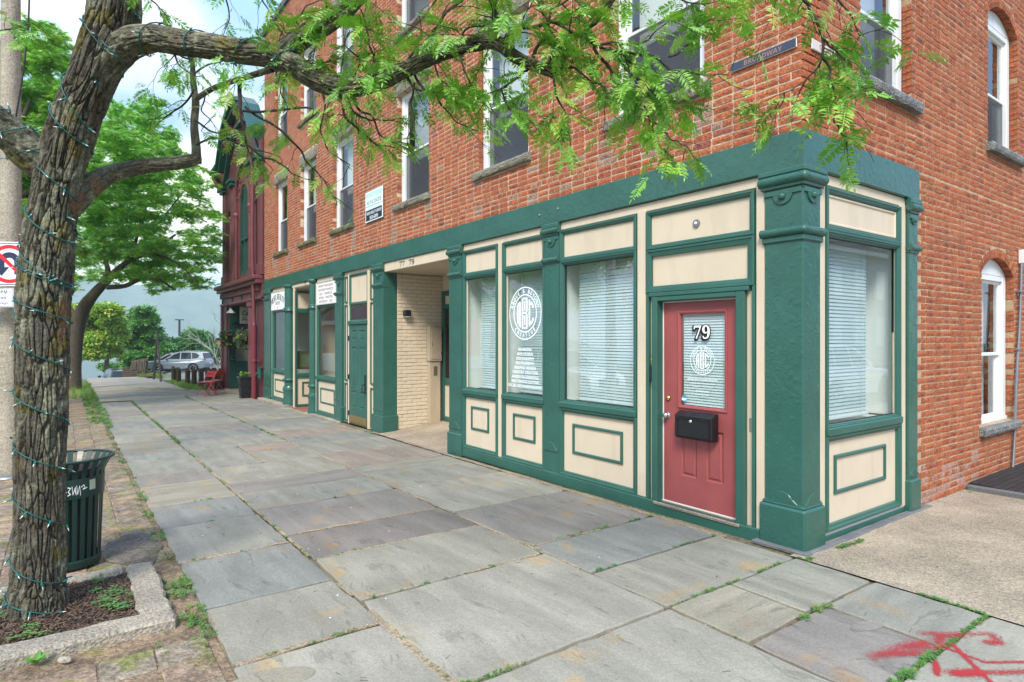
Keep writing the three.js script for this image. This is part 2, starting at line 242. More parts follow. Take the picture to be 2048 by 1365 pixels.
// ================================================================ THE SETTING: ground, pavements, river, hills
function groundY(x, z) {
  const street = x > -31 ? gy(x) : x > -210 ? gy(-31) - 0.112 * (-31 - x) : -20.3;
  const lot = x > -23 ? gy(x) : x > -54 ? gy(-23) - 0.0305 * (-23 - x) : x > -96 ? -1.14 : x > -210 ? -1.14 - 0.168 * (-96 - x) : -20.3;
  return lerp(lot, street, smooth(0.7, 2.4, z + 1.7 * smooth(-36, -43, x))) - 0.07;
}
{
  const xs = [], zs = [];
  for (let x = 60; x > -20; x -= 8) xs.push(x); for (let x = -20; x > -110; x -= 2.5) xs.push(x); for (let x = -110; x > -320; x -= 20) xs.push(x); xs.push(-450, -620);
  for (let z = -540; z < -90; z += 90) zs.push(z); for (let z = -90; z < -4; z += 8) zs.push(z); for (let z = -4; z < 8; z += 0.5) zs.push(z); for (let z = 8; z < 90; z += 10) zs.push(z); for (let z = 90; z <= 540; z += 90) zs.push(z);
  const pos = [], idx = [], n = zs.length;
  xs.forEach((x) => zs.forEach((z) => pos.push(x, groundY(x, z), z)));
  for (let i = 0; i + 1 < xs.length; i++) for (let j = 0; j + 1 < n; j++) { const a = i * n + j; idx.push(a, a + n, a + 1, a + 1, a + n, a + n + 1); }
  const g = new THREE.BufferGeometry(); g.setAttribute('position', new THREE.Float32BufferAttribute(pos, 3)); g.setIndex(idx); g.computeVertexNormals();
  struct('ground', boxUV(g), std([0.16, 0.20, 0.07], { roughness: 1, map: T.dirtM }));
  // the river and the wooded ridge on its far bank
  const w = new THREE.PlaneGeometry(480, 1080, 1, 1); w.rotateX(-Math.PI / 2); w.translate(-420, -17.5, 0);
  struct('river', w, std([0.06, 0.09, 0.10], { roughness: 0.12 }));
  const hp = [], hi = [], nz = 220, nx = 60;
  for (let i = 0; i <= nx; i++) for (let j = 0; j <= nz; j++) { const z = -620 + j / nz * 1240, x = -560 - i / nx * 420; const ridge = 72 + 40 * pn(z * 0.0042, 2.1, 0.4) + 17 * pn(z * 0.013, 5.1, 1.4); const t = i / nx; hp.push(x - 25 * pn(z * 0.009, 1, 1), -20 + (ridge + 14) * smooth(0, 0.9, t) + 9 * pn(x * 0.025, z * 0.025, 3) * smooth(0.02, 0.2, t) + 2.5 * pn(x * 0.11, z * 0.11, 6), z); }
  for (let i = 0; i < nx; i++) for (let j = 0; j < nz; j++) { const a = i * (nz + 1) + j; hi.push(a, a + nz + 1, a + 1, a + 1, a + nz + 1, a + nz + 2); }
  const hg = new THREE.BufferGeometry(); hg.setAttribute('position', new THREE.Float32BufferAttribute(hp, 3)); hg.setIndex(hi); hg.computeVertexNormals();
  struct('hills', boxUV(hg), std([0.135, 0.195, 0.15], { roughness: 1 }));
}
function sheet(x0, x1, z0, z1, dy, step = 1.5, yf = groundY) { // a paved sheet that follows the ground
  const nx = Math.max(1, Math.ceil((x1 - x0) / step)), nz = Math.max(1, Math.ceil((z1 - z0) / step)), o = [];
  const P = (i, j) => { const x = lerp(x0, x1, i / nx), z = lerp(z0, z1, j / nz); return [x, yf(x, z) + dy, z]; };
  for (let i = 0; i < nx; i++) for (let j = 0; j < nz; j++) pushQuad(o, P(i, j), P(i, j + 1), P(i + 1, j + 1), P(i + 1, j));
  return soup(o);
}
const flatY = (x) => gy(x);
const stone = (pts, y, th, bev = 0.006, rot = false) => { // a slab with hand-cut edges, laid on the falling pavement
  let g = new THREE.ExtrudeGeometry(poly(pts.map(([x, z]) => [x, -z])), { depth: th, bevelEnabled: true, bevelThickness: bev, bevelSize: bev, bevelOffset: -bev, bevelSegments: 1 });
  g.rotateX(-Math.PI / 2); g.translate(0, y - th - bev, 0); g = boxUV(g, rr(0, 7), rr(0, 7));
  const p = g.attributes.position; for (let i = 0; i < p.count; i++) p.setY(i, p.getY(i) + gy(p.getX(i)));
  if (rot) { const u = g.attributes.uv; for (let i = 0; i < u.count; i++) u.setXY(i, u.getY(i), u.getX(i)); }
  g.computeVertexNormals(); return g;
};
function ragged(x0, x1, z0, z1, j = 0.009, step = 0.13, corner = 0.02) {
  const o = [], side = (ax, az, bx, bz) => { const L = Math.hypot(bx - ax, bz - az), n = Math.max(2, Math.round(L / step)), nx = -(bz - az) / L, nz = (bx - ax) / L; for (let i = 0; i < n; i++) { const t = i / n, k = i === 0 ? 0 : rr(-j, j); const c = i === 0 ? corner * R() : 0; o.push([lerp(ax, bx, t) + nx * k + c * ((bx - ax) / L), lerp(az, bz, t) + nz * k + c * ((bz - az) / L)]); } };
  side(x0, z0, x1, z0); side(x1, z0, x1, z1); side(x1, z1, x0, z1); side(x0, z1, x0, z0); return o;
}
{
  const side = struct('sidewalk', sheet(-19.8, 4.2, -0.02, 4.12, -0.020, 1.5, flatY), M.joint);
  const tones = [[0.324, 0.307, 0.248], [0.359, 0.319, 0.235], [0.292, 0.26, 0.221], [0.233, 0.205, 0.177], [0.383, 0.355, 0.28], [0.28, 0.277, 0.241], [0.335, 0.273, 0.217], [0.343, 0.32, 0.248]];
  const mats = tones.map((c) => std(c, { roughness: 0.72, map: T.stoneM, bumpMap: T.stoneB, bumpScale: 0.006 }));
  let spots = [];
  const lay = (x0, x1, z0, z1, tone) => {
    const k = tone ?? [0, 7, 0, 5, 1, 2, 4, 7][Math.floor(R() * 8)], j = 0.013;
    const m = mesh('flagstone', stone(ragged(x0 + j + rr(-0.004, 0.006), x1 - j, z0 + j, z1 - j + rr(-0.006, 0.004)), rr(0, 0.008), 0.05, 0.008, R() < 0.35), mats[k], side);
    spots.push([x0, x1, z0, z1]); return m;
  };
  const row = (z0, z1, xs, ts) => { for (let i = 0; i + 1 < xs.length; i++) lay(xs[i + 1], xs[i], z0, z1, ts[i]); };
  row(3.22, 4.08, [3.6, 2.5, 1.4, 0.03, -0.85, -1.69, -2.71, -3.80, -4.70, -5.82, -6.57, -7.82, -8.47, -9.65, -10.5, -11.5, -13.1, -14.2, -15.6, -16.9, -18.3], [0, 7, 0, 4, 7, 5, 0, 5, 1, 2, 0, 5, 1, 7, 0, 5, 0, 2, 7, 0]);
  row(1.67, 3.22, [3.6, 1.5, 0.03, -1.22, -2.18, -2.92, -3.95, -4.77, -5.38, -6.45], [4, 4, 4, 7, 3, 2, 0, 2, 7]);
  lay(-8.2, -6.45, 2.5, 3.22, 0); lay(-7.42, -6.45, 1.67, 2.5, 7); lay(-8.2, -7.42, 1.67, 2.5, 6);
  row(1.67, 3.22, [-8.2, -9.35, -10.3, -11.4, -12.5, -13.7, -14.9, -16.1, -17.3, -18.7], [0, 5, 2, 0, 5, 7, 2, 0, 5]);
  row(0.17, 1.67, [0.03, -0.685, -1.405, -2.68, -3.94, -4.74, -5.45, -6.68, -7.75, -8.6, -9.6, -10.6, -11.5, -12.6, -13.8, -15, -16.2, -17.5, -19.5], [7, 5, 2, 4, 0, 0, 6, 0, 5, 6, 0, 5, 7, 0, 2, 5, 0, 7]);
  lay(0.03, 0.6, 0.17, 1.03, 7); lay(0.03, 0.6, 1.03, 1.67, 1); lay(0.6, 1.265, 0.17, 0.84, 0); lay(0.6, 1.265, 0.84, 1.67, 2); lay(1.27, 3.6, 0.17, 1.67, 4);
  // thin flakes where the top layer of the stone has split away round them
  const flake = (cx, cz, rx, rz, k, turn) => { const pts = []; for (let i = 0; i < 22; i++) { const a = i / 22 * Math.PI * 2, q = 1 + 0.22 * pn(cx + Math.cos(a), cz + Math.sin(a), 1.5); const x = Math.cos(a) * rx * q, z = Math.sin(a) * rz * q; pts.push([cx + x * Math.cos(turn) - z * Math.sin(turn), cz + x * Math.sin(turn) + z * Math.cos(turn)]); } mesh('stone_flake', stone(pts, 0.0068, 0.0014, 0.0008), mats[k], side); };
  flake(-1.95, 3.63, 0.115, 0.105, 5, 0.2); flake(-2.45, 3.44, 0.16, 0.09, 5, 0.4); flake(0.90, 0.93, 0.055, 0.115, 2, 0.3); flake(-0.6, 3.95, 0.10, 0.22, 1, 0.2);
  // mortar runs lying proud in the wider joints
  const run = (x0, z0, x1, z1, w) => { const n = Math.max(3, Math.round(Math.hypot(x1 - x0, z1 - z0) / 0.09)), L = [], Rr = [], dx = x1 - x0, dz = z1 - z0, l = Math.hypot(dx, dz); for (let i = 0; i <= n; i++) { const t = i / n, x = lerp(x0, x1, t), z = lerp(z0, z1, t), a = w * rr(0.55, 1.25), b = w * rr(0.55, 1.25); L.push([x - dz / l * a, z + dx / l * a]); Rr.push([x + dz / l * b, z - dx / l * b]); } mesh('mortar_run', stone([...L, ...Rr.reverse()], 0.0065, 0.008, 0.002), M.mortarRun, side); };
  run(0.35, 3.22, -1.05, 3.225, 0.024); run(-1.35, 3.225, -1.6, 3.22, 0.012); run(-2.3, 3.21, -7.5, 3.22, 0.014); run(-0.8, 1.67, -3.3, 1.665, 0.014); run(-3.3, 1.67, -8.2, 1.68, 0.011); run(-0.86, 4.05, -0.87, 3.25, 0.018); run(-2.71, 4.05, -2.73, 3.24, 0.014); run(-2.18, 3.18, -2.17, 1.7, 0.011); run(-2.93, 3.1, -2.9, 1.7, 0.012); run(-1.23, 2.4, -1.22, 1.75, 0.010); run(-1.4, 1.6, -1.4, 0.8, 0.010); run(-0.6, 0.165, -8.3, 0.09, 0.03); run(-3.94, 1.6, -3.94, 0.25, 0.010); run(-7.42, 2.48, -6.5, 2.5, 0.02); run(-7.42, 2.4, -7.42, 1.75, 0.02);
  // plain concrete: the side street's pavement, the entry floor, and the pavement beyond the flagstones
  const cside = struct('concrete_pavement', [sheet(-0.02, 4.4, -14, 0.155, 0.002, 2, flatY)], M.concrete);
  struct('concrete_pavement', [sheet(-33.5, -18.72, 1.68, 3.95, 0.002, 1.2, flatY), sheet(-33.5, -19.56, 1.2, 1.68, 0.002, 1.2, flatY), sheet(-22.3, -19.56, -1.2, 1.2, 0.002, 1.2, flatY)], std([0.46, 0.42, 0.35], { roughness: 0.95, map: T.concM, bumpMap: T.concB, bumpScale: 0.004 }));
  for (const x of [-20.6, -23.2, -26.0, -29]) struct('pavement_joint', sheet(x - 0.02, x + 0.02, 1.3, 3.9, 0.006, 2, flatY), M.joint);
  struct('foundation_strip', [stone(ragged(0.0, 0.075, -2.35, 0.04, 0.012, 0.14), 0.014, 0.02, 0.006), stone(ragged(-0.4, 0.08, -0.02, 0.085, 0.01, 0.12), 0.018, 0.02, 0.006)], std([0.20, 0.20, 0.205], { roughness: 0.9, map: T.stoneM, bumpMap: T.stoneB, bumpScale: 0.01 }));
  // the paved and dusty strip between the flagstones and the kerb
  const strip = struct('paver_strip', [sheet(-33.5, 4, 4.07, 6.9, -0.014, 1.5, flatY)], M.dirt);
  const tn = [[0.40, 0.31, 0.24], [0.36, 0.295, 0.24], [0.42, 0.32, 0.245], [0.33, 0.28, 0.235], [0.43, 0.315, 0.25], [0.37, 0.32, 0.26]];
  const pm = tn.map((c) => std(c, { roughness: 0.95, map: T.dirtM, bumpMap: T.concB, bumpScale: 0.006 }));
  const geos = [0, 1, 2, 3, 4].map((k) => { const g = cbox(-0.127, 0.127, -0.03, 0, -0.127, 0.127, 0.006); return boxUV(g, k * 0.37, k * 0.53); });
  const list = [];
  for (let i = 0; i < 60; i++) for (let j = 0; j < 11; j++) { const x = 2.2 - i * 0.262, z = 4.245 + j * 0.262 + (i % 2) * 0.0; if (x < -1.42 && x > -2.9 && z > 4.12) continue; if (R() < 0.07) continue; const p = proj(x, gy(x), z); list.push([x, z, p, Math.hypot(x - 2.6, z - 4.8)]); }
  const seen = (p) => p[2] > 0.2 && p[0] > -60 && p[0] < 2110 && p[1] < 1440;
  list.sort((a, b) => (seen(b[2]) - seen(a[2])) || a[3] - b[3]);
  const im = [], ic = [];
  list.forEach(([x, z], i) => {
    const e = new THREE.Euler(rr(-0.012, 0.012), rr(-0.02, 0.02), rr(-0.012, 0.012)), y = gy(x) + rr(-0.010, -0.001), k = Math.floor(R() * tn.length);
    if (i < 300) { const m = mesh('paver', geos[i % 5], pm[k], strip); m.position.set(x, y, z); m.rotation.copy(e); }
    else { im.push(M4(x, y, z, e, 1)); ic.push(C(...tn[k])); }
  });
  inst('pavers', geos[0], std([1, 1, 1], { roughness: 0.95, map: T.dirtM, bumpMap: T.concB, bumpScale: 0.006 }), im, ic, strip);
  { const pts = []; for (let i = 0; i < 26; i++) { const a = i / 26 * Math.PI * 2, q = 1 + 0.35 * pn(Math.cos(a) * 1.3, Math.sin(a) * 1.3, 4.2); pts.push([-3.36 + Math.cos(a) * 0.50 * q, 4.32 + Math.sin(a) * 0.19 * q]); } mesh('asphalt_patch', stone(pts, 0.002, 0.012, 0.003), std([0.22, 0.20, 0.185], { roughness: 0.95, map: T.dirtM, bumpMap: T.concB, bumpScale: 0.01 }), strip); }
  // the street, its kerb, the far pavement, the side street and the car park
  struct('kerb', [cbox(-34, 6, -0.4, gy(-14) + 0.0, 6.9, 7.05, 0.02)], M.concGrey);
  const rY = (x, z) => groundY(x, z) + 0.07 - 0.13;
  struct('road', [sheet(-130, 40, 7.05, 17, 0.0, 3, rY)], M.asphalt);
  struct('far_pavement', [sheet(-60, 40, 17, 21, 0.13, 3, rY)], M.concGrey);
  struct('side_road', [sheet(4.55, 14, -40, 7.05, -0.12, 3, flatY)], M.asphalt);
  struct('kerb', [cbox(4.4, 4.55, -0.4, 0.0, -14, 6.9, 0.02)], M.concGrey);
  struct('far_pavement', [sheet(14, 20, -40, 7.05, 0.0, 4, flatY)], M.concrete);
  struct('car_park', [sheet(-96, -28.6, -40, 0.62, 0.075, 2.5), sheet(-28.6, -22.6, -40, -0.6, 0.075, 2.5), sheet(-31.4, -28.2, 0.62, 1.35, 0.085, 1)], std([0.30, 0.295, 0.29], { roughness: 0.95, map: T.asphM }));
  // the raised edge of the second concrete slab, lifted by roots
  struct('pavement_lip', [cbox(-1.35, 1.35, -0.05, 0.05, -0.09, 0.09, 0.02).rotateY(0.46).translate(-23.1, gy(-23), 1.85)], M.concrete);
}
// ================================================================ THE BRICK CORNER BUILDING
const COURSE = 0.069;
const bld = thing('brick_building', 'orange red brick corner building with green and cream shopfronts', 'building');
const bricks = []; // every brick of the two fronts, laid first and shared out below
{
  // ---- openings of the two fronts, in each front's own plane (x to the right, y up)
  const winA = [-1.53, -4.2, -6.85, -10.1, -12.4, -14.7];
  const opA = [], opB = [];
  for (const c of winA) { opA.push({ x0: c - 0.585, x1: c + 0.585, y0: 4.07, y1: 6.0, sill: [c - 0.685, c + 0.66], lint: true }); opA.push({ x0: c - 0.585, x1: c + 0.585, y0: 7.07, y1: 8.9, sill: [c - 0.67, c + 0.65], lint: true }); }
  opB.push({ x0: 0.985, x1: 2.03, y0: 4.06, y1: 5.62, arch: 0.2, sill: [0.93, 2.17] }, { x0: 4.2, x1: 5.27, y0: 4.06, y1: 5.62, arch: 0.2, sill: [4.12, 5.4] }, { x0: 3.99, x1: 5.13, y0: 0.66, y1: 2.50, arch: 0.2, sill: [3.9, 5.2], low: true });
  for (const c of [1.5, 4.73]) opB.push({ x0: c - 0.53, x1: c + 0.53, y0: 7.07, y1: 8.7, arch: 0.2, sill: [c - 0.6, c + 0.62] });
  const archY = (o, x) => { if (!o.arch) return o.y1; const w = (o.x1 - o.x0) / 2, r = (w * w + o.arch * o.arch) / (2 * o.arch), c = (o.x0 + o.x1) / 2; return o.y1 + Math.sqrt(Math.max(0, r * r - (x - c) ** 2)) - (r - o.arch); };
  // ---- the mortar body of the walls
  const hole = (o, p) => { const s = new THREE.Path(), e = 0.014; s.moveTo(o.x0 - e, o.y0); s.lineTo(o.x0 - e, o.y1); if (o.arch) for (let i = 1; i < 12; i++) { const x = lerp(o.x0, o.x1, i / 12); s.lineTo(x, archY(o, x) + e); } s.lineTo(o.x1 + e, o.y1); s.lineTo(o.x1 + e, o.y0); s.closePath(); p.holes.push(s); };
  const sA = poly([[-16.45, 3.38], [-0.02, 3.38], [-0.02, 10.6], [-16.45, 10.6]]); opA.forEach((o) => hole(o, sA));
  const wallA = mesh('brick_wall', boxUV(extrude(sA, 0.25).translate(0, 0, -0.2562)), M.mortar, bld);
  const sB = poly([[2.16, -0.3], [9.5, -0.3], [9.5, 10.6], [0.275, 10.6], [0.275, 3.38], [2.16, 3.38]]); opB.forEach((o) => hole(o, sB));
  const wallB = mesh('brick_wall', toB(extrude(sB, 0.25).translate(0, 0, -0.2566)), M.mortarB, bld);
  // ---- laying the bricks
  const layFront = (f, x0, x1, y0, y1, ops, skip) => {
    const n = Math.floor((y1 - y0) / COURSE);
    for (let c = 0; c < n; c++) {
      const y = y0 + (c + 0.5) * COURSE, head = c % 7 === 3, mod = head ? 0.108 : 0.214, gap = f === 'B' ? 0.007 : 0.010;
      const seq = []; let lo = x0, hi = x1;
      if (f === 'A') hi = c % 2 ? x1 : x1 - 0.103; else lo = c % 2 ? x0 + 0.103 : x0;
      let x = lo - (c % 2 ? mod * 0.5 : 0) - (head ? 0.03 : 0);
      if (f === 'A') { x = hi; while (x > lo + 0.02) { const w = mod * rr(0.975, 1.02); const first = x === hi && (c % 2 === 0) ? 0.5 : 1; seq.push([Math.max(lo, x - w * first), x]); x -= w * first; } }
      else { x = lo; let k = 0; while (x < hi - 0.02) { const w = mod * rr(0.975, 1.02) * (k++ === 0 && c % 2 === 1 ? 0.5 : 1); seq.push([x, Math.min(hi, x + w)]); x += w; } }
      for (let [a, b] of seq) {
        let parts = [[a + gap / 2, b - gap / 2]];
        for (const o of ops) {
          const ring = o.arch ? 0.115 : 0, top = (xx) => archY(o, clamp(xx, o.x0, o.x1)) + ring;
          const blocks = [];
          if (y + 0.03 > o.y0 && y - 0.03 < o.y1) blocks.push([o.x0, o.x1]);
          else if (o.arch && y >= o.y1 && y - 0.03 < o.y1 + o.arch + ring) { let l = null, r = null; for (let i = 0; i <= 40; i++) { const xx = lerp(o.x0 - 0.06, o.x1 + 0.06, i / 40); if (y - 0.03 < top(xx)) { l ??= xx; r = xx; } } if (l !== null) blocks.push([l, r]); }
          if (y + 0.028 > o.y0 - 0.105 && y - 0.028 < o.y0) blocks.push(o.sill);
          if (o.lint && y + 0.028 > o.y1 && y - 0.028 < o.y1 + 0.235) blocks.push([o.x0 - 0.1, o.x1 + 0.1]);
          for (const [l, r] of blocks) parts = parts.flatMap(([p, q]) => q <= l || p >= r ? [[p, q]] : [[p, Math.min(q, l - 0.004)], [Math.max(p, r + 0.004), q]].filter(([u, v]) => v - u > 0.022));
        }
        for (const [p, q] of parts) if (q - p > 0.022 && !(skip && skip((p + q) / 2, y))) bricks.push({ f, x: (p + q) / 2, y, w: q - p, h: 0.0555, t: rr(-0.012, 0.012) });
      }
    }
    for (const o of ops) if (o.arch) { // the arch of bricks stood on end
      const w = (o.x1 - o.x0) / 2, r = (w * w + o.arch * o.arch) / (2 * o.arch), c = (o.x0 + o.x1) / 2, cy = o.y1 + o.arch - r, A = Math.asin(w / r) + 0.03, k = Math.round(2 * A * (r + 0.06) / 0.068);
      for (let i = 0; i <= k; i++) { const a = lerp(-A, A, i / k); bricks.push({ f, x: c + Math.sin(a) * (r + 0.056), y: cy + Math.cos(a) * (r + 0.056), w: 0.055, h: 0.108, t: -a }); }
    }
  };
  layFront('A', -16.44, 0, 3.395, 10.6, opA);
  layFront('B', 0, 9.4, 3.395, 10.6, opB.filter((o) => o.y0 > 3));
  layFront('B', 2.175, 9.4, 0.0, 3.395, opB.filter((o) => o.low), null);
  // ---- the brick shapes: worn arrises and an uneven face
  const shape = (seed, w = 0.2, h = 0.0555, d = 0.095) => {
    const r = rngOf(seed), nx = 5, ny = 3, P = [], o = [];
    const gx = [0, 0.07, 0.5, 0.93, 1], gyy = [0, 0.5, 1];
    for (let j = 0; j < ny; j++) for (let i = 0; i < nx; i++) { const ed = i === 0 || i === nx - 1 || j !== 1; const cn = (i === 0 || i === nx - 1) && j !== 1; P.push([(gx[i] - 0.5) * w + (ed ? (r() - 0.5) * 0.004 : 0), (gyy[j] - 0.5) * h + (j !== 1 ? (r() - 0.5) * 0.005 : 0), cn ? -0.008 * r() - 0.003 : ed ? -0.0045 * r() - 0.001 : (r() - 0.5) * 0.003]); }
    const q = (i, j) => P[j * nx + i], bk = (p) => [p[0], p[1], -d];
    for (let j = 0; j + 1 < ny; j++) for (let i = 0; i + 1 < nx; i++) pushQuad(o, q(i, j), q(i + 1, j), q(i + 1, j + 1), q(i, j + 1));
    for (let i = 0; i + 1 < nx; i++) { pushQuad(o, bk(q(i, 0)), bk(q(i + 1, 0)), q(i + 1, 0), q(i, 0)); pushQuad(o, q(i, ny - 1), q(i + 1, ny - 1), bk(q(i + 1, ny - 1)), bk(q(i, ny - 1))); }
    for (let j = 0; j + 1 < ny; j++) { pushQuad(o, q(nx - 1, j), bk(q(nx - 1, j)), bk(q(nx - 1, j + 1)), q(nx - 1, j + 1)); pushQuad(o, bk(q(0, j)), q(0, j), q(0, j + 1), bk(q(0, j + 1))); }
    return boxUV(soup(o), r(), r());
  };
  const long = [1, 2, 3, 4, 5].map((k) => shape(k)), short = [11, 12, 13].map((k) => shape(k, 0.1)), stand = [21, 22].map((k) => shape(k, 0.055, 0.108));
  const pal = [[0.583, 0.169, 0.065], [0.552, 0.151, 0.06], [0.608, 0.192, 0.076], [0.517, 0.138, 0.059], [0.583, 0.207, 0.09], [0.42, 0.13, 0.085], [0.46, 0.29, 0.215], [0.504, 0.258, 0.186]];
  const palB = [[0.558, 0.159, 0.058], [0.533, 0.15, 0.054], [0.575, 0.175, 0.064], [0.508, 0.137, 0.052], [0.551, 0.187, 0.074], [0.43, 0.123, 0.054], [0.533, 0.184, 0.077], [0.554, 0.31, 0.251]];
  const mats = { A: pal, B: palB }, brickMats = {};
  for (const k of ['A', 'B']) brickMats[k] = mats[k].map((c) => std(c, { roughness: 0.86, map: T.brickM, bumpMap: T.brickB, bumpScale: k === 'B' ? 0.0045 : 0.003 }));
  const tone = (b) => { const n = 1.1 * pf(b.x * 0.7 + (b.f === 'B' ? 40 : 0), b.y * 0.7, 3.3, 3) + rr(-0.46, 0.46); const v = R();
    if (b.f === 'A' && v < 0.6 && winA.some((c) => [c - 0.66, c + 0.62].some((e) => Math.abs(b.x - e) < 0.13) && b.y < 3.97 && b.y > 3.97 - 0.25 - 0.4 * hash(Math.round(c * 10), 3, 3))) return 6; if (b.f === 'B' && b.y < 0.42 + 0.12 * pn(b.x * 3, 1, 1) && b.x < 3.9 && v < 0.45) return 7; if (v < 0.02) return 5; if (v > 0.988) return 6; return n > 0.36 ? 2 : n > 0.12 ? 0 : n > -0.14 ? 1 : n > -0.36 ? 4 : 3; };
  const placeOf = (b) => { const m = new THREE.Matrix4(), L = b.w > 0.14, geo = b.h > 0.08 ? 2 : L ? 0 : 1; const s = new THREE.Vector3(geo === 2 ? b.w / 0.055 : b.w / (L ? 0.2 : 0.1), geo === 2 ? 1 : rr(0.96, 1.04), 1);
    const e = new THREE.Euler(rr(-0.02, 0.02), rr(-0.005, 0.005), b.h > 0.08 ? b.t : b.t * 0.35); m.compose(new THREE.Vector3(b.x, b.y, b.f === 'B' ? rr(-0.0022, 0.002) : rr(-0.0015, 0.0015)), new THREE.Quaternion().setFromEuler(e), s);
    if (b.f === 'B') m.premultiply(new THREE.Matrix4().makeRotationY(Math.PI / 2)); return [m, geo]; };
  for (const b of bricks) { b.p = b.f === 'A' ? proj(b.x, b.y, 0) : proj(0, b.y, -b.x); b.seen = b.p[2] > 0.3 && b.p[0] > -10 && b.p[0] < 2060 && b.p[1] > -10 && b.p[1] < 1380; b.big = (b.seen ? 1000 : 0) + b.w * 30 / b.p[2]; }
  bricks.sort((a, b) => b.big - a.big);
  const groups = {};
  bricks.forEach((b, i) => {
    const [m, geo] = placeOf(b), k = tone(b), set = [long, short, stand][geo], v = Math.floor(R() * set.length);
    if (i < 300) { const o = mesh('brick', set[v], brickMats[b.f][k], b.f === 'A' ? wallA : wallB); m.decompose(o.position, o.quaternion, o.scale); return; }
    const key = b.f + geo + v, g = groups[key] ??= { b, set, v, m: [], c: [] }; g.m.push(m); const c = mats[b.f][k], j = rr(0.88, 1.1); g.c.push(C(c[0] * j, c[1] * j, c[2] * j));
  });
  const white = { A: std([1, 1, 1], { roughness: 0.86, map: T.brickM, bumpMap: T.brickB, bumpScale: 0.003 }), B: std([1, 1, 1], { roughness: 0.88, map: T.brickM, bumpMap: T.brickB, bumpScale: 0.0045 }) };
  for (const g of Object.values(groups)) inst('bricks', g.set[g.v], white[g.b.f], g.m, g.c, g.b.f === 'A' ? wallA : wallB);

  // ---- stone sills and lintels, the windows of the upper floors
  const rough = (x0, x1, y0, y1, z0, z1, amp) => { // rock-faced stone
    const nx = Math.max(4, Math.round((x1 - x0) / 0.05)), ny = 4, o = [], s = rr(0, 50); const F = (i, j) => { const x = lerp(x0, x1, i / nx), y = lerp(y0, y1, j / ny), e = j === 0 || j === ny || i === 0 || i === nx; return [x, y + (j === 0 ? amp * 0.5 * pn(x * 9, s, 2) : 0), z1 - (e ? 0.012 : 0) + amp * (pf(x * 11, y * 16, s, 3))]; };
    for (let i = 0; i < nx; i++) for (let j = 0; j < ny; j++) pushQuad(o, F(i, j), F(i + 1, j), F(i + 1, j + 1), F(i, j + 1));
    const K = (p) => [p[0], p[1], z0];
    for (let i = 0; i < nx; i++) { pushQuad(o, K(F(i, 0)), K(F(i + 1, 0)), F(i + 1, 0), F(i, 0)); pushQuad(o, F(i, ny), F(i + 1, ny), K(F(i + 1, ny)), K(F(i, ny))); }
    for (let j = 0; j < ny; j++) { pushQuad(o, F(nx, j), K(F(nx, j)), K(F(nx, j + 1)), F(nx, j + 1)); pushQuad(o, K(F(0, j)), F(0, j), F(0, j + 1), K(F(0, j + 1))); }
    return soup(o);
  };
  const upWindow = (o, f, i) => {
    const put = (g) => f === 'B' ? toB(g) : g, w = grp('window', bld), fr = 0.075, x0 = o.x0, x1 = o.x1, y0 = o.y0, y1 = o.y1, mid = y0 + (y1 - y0) * 0.46, z = -0.10;
    const P = (n, gs, m) => mesh(n, put(Array.isArray(gs) ? join(gs) : gs), m, w);
    P('frame', [cbox(x0 + 0.002, x0 + fr + 0.035, y0 + 0.03, y1, z - 0.09, z + 0.012), cbox(x1 - fr - 0.035, x1 - 0.002, y0 + 0.03, y1, z - 0.09, z + 0.012), cbox(x0 + fr, x1 - fr, y1 - 0.07, y1 - 0.002, z - 0.09, z + 0.008), cbox(x0 + 0.002, x1 - 0.002, y0 + 0.002, y0 + 0.045, z - 0.09, z + 0.03)], M.white);
    if (o.arch) { const s = new THREE.Shape(); s.moveTo(x0 + 0.003, y1); for (let k = 1; k < 14; k++) { const x = lerp(x0 + 0.003, x1 - 0.003, k / 14); s.lineTo(x, archY(o, x) - 0.004); } s.lineTo(x1 - 0.003, y1); s.closePath(); P('arch_board', extrude(s, 0.05).translate(0, 0, z - 0.04), M.white); }
    const sash = (n, a, b, zz) => P(n, [mould(x0 + fr + 0.03, x1 - fr - 0.03, a, b, [[0, 0], [0, 0.026], [0.006, 0.03], [0.032, 0.03], [0.04, 0.018], [0.04, 0]], zz)], M.white);
    sash('sash', mid - 0.02, y1 - 0.065, z - 0.052); sash('sash', y0 + 0.045, mid + 0.022, z - 0.082);
    P('pane', card(x1 - x0 - 0.24, y1 - mid - 0.12).translate((x0 + x1) / 2, (mid + y1) / 2 - 0.04, z - 0.036), M.glass);
    P('pane', card(x1 - x0 - 0.24, mid - y0 - 0.09).translate((x0 + x1) / 2, (mid + y0) / 2 + 0.03, z - 0.066), M.glass);
    if (f === 'A' || !o.low) P('insect_screen', card(x1 - x0 - 0.22, mid - y0 - 0.06).translate((x0 + x1) / 2, (mid + y0) / 2 + 0.03, z - 0.030), M.screen);
    if (i !== 99) P(o.low ? 'curtain' : 'roller_blind', cbox(x0 + 0.12, x1 - 0.12, o.low || i % 2 ? y0 + 0.05 : mid - 0.1, y1 - 0.05, z - 0.2, z - 0.19), o.low ? M.curtain : i % 3 === 1 ? M.curtain : M.room);
    mesh('window_sill', put(rough(o.sill[0], o.sill[1], y0 - 0.105, y0 - 0.004, -0.14, f === 'B' ? 0.075 : 0.06, f === 'B' ? 0.012 : 0.028)), f === 'B' ? M.granite : o.x0 < -9 ? M.sillMoss : M.sill, bld);
    if (o.lint) mesh('lintel', put(rough(o.x0 - 0.095, o.x1 + 0.095, y1 + 0.003, y1 + 0.23, -0.12, 0.022, 0.03)), M.sill, bld);
  };
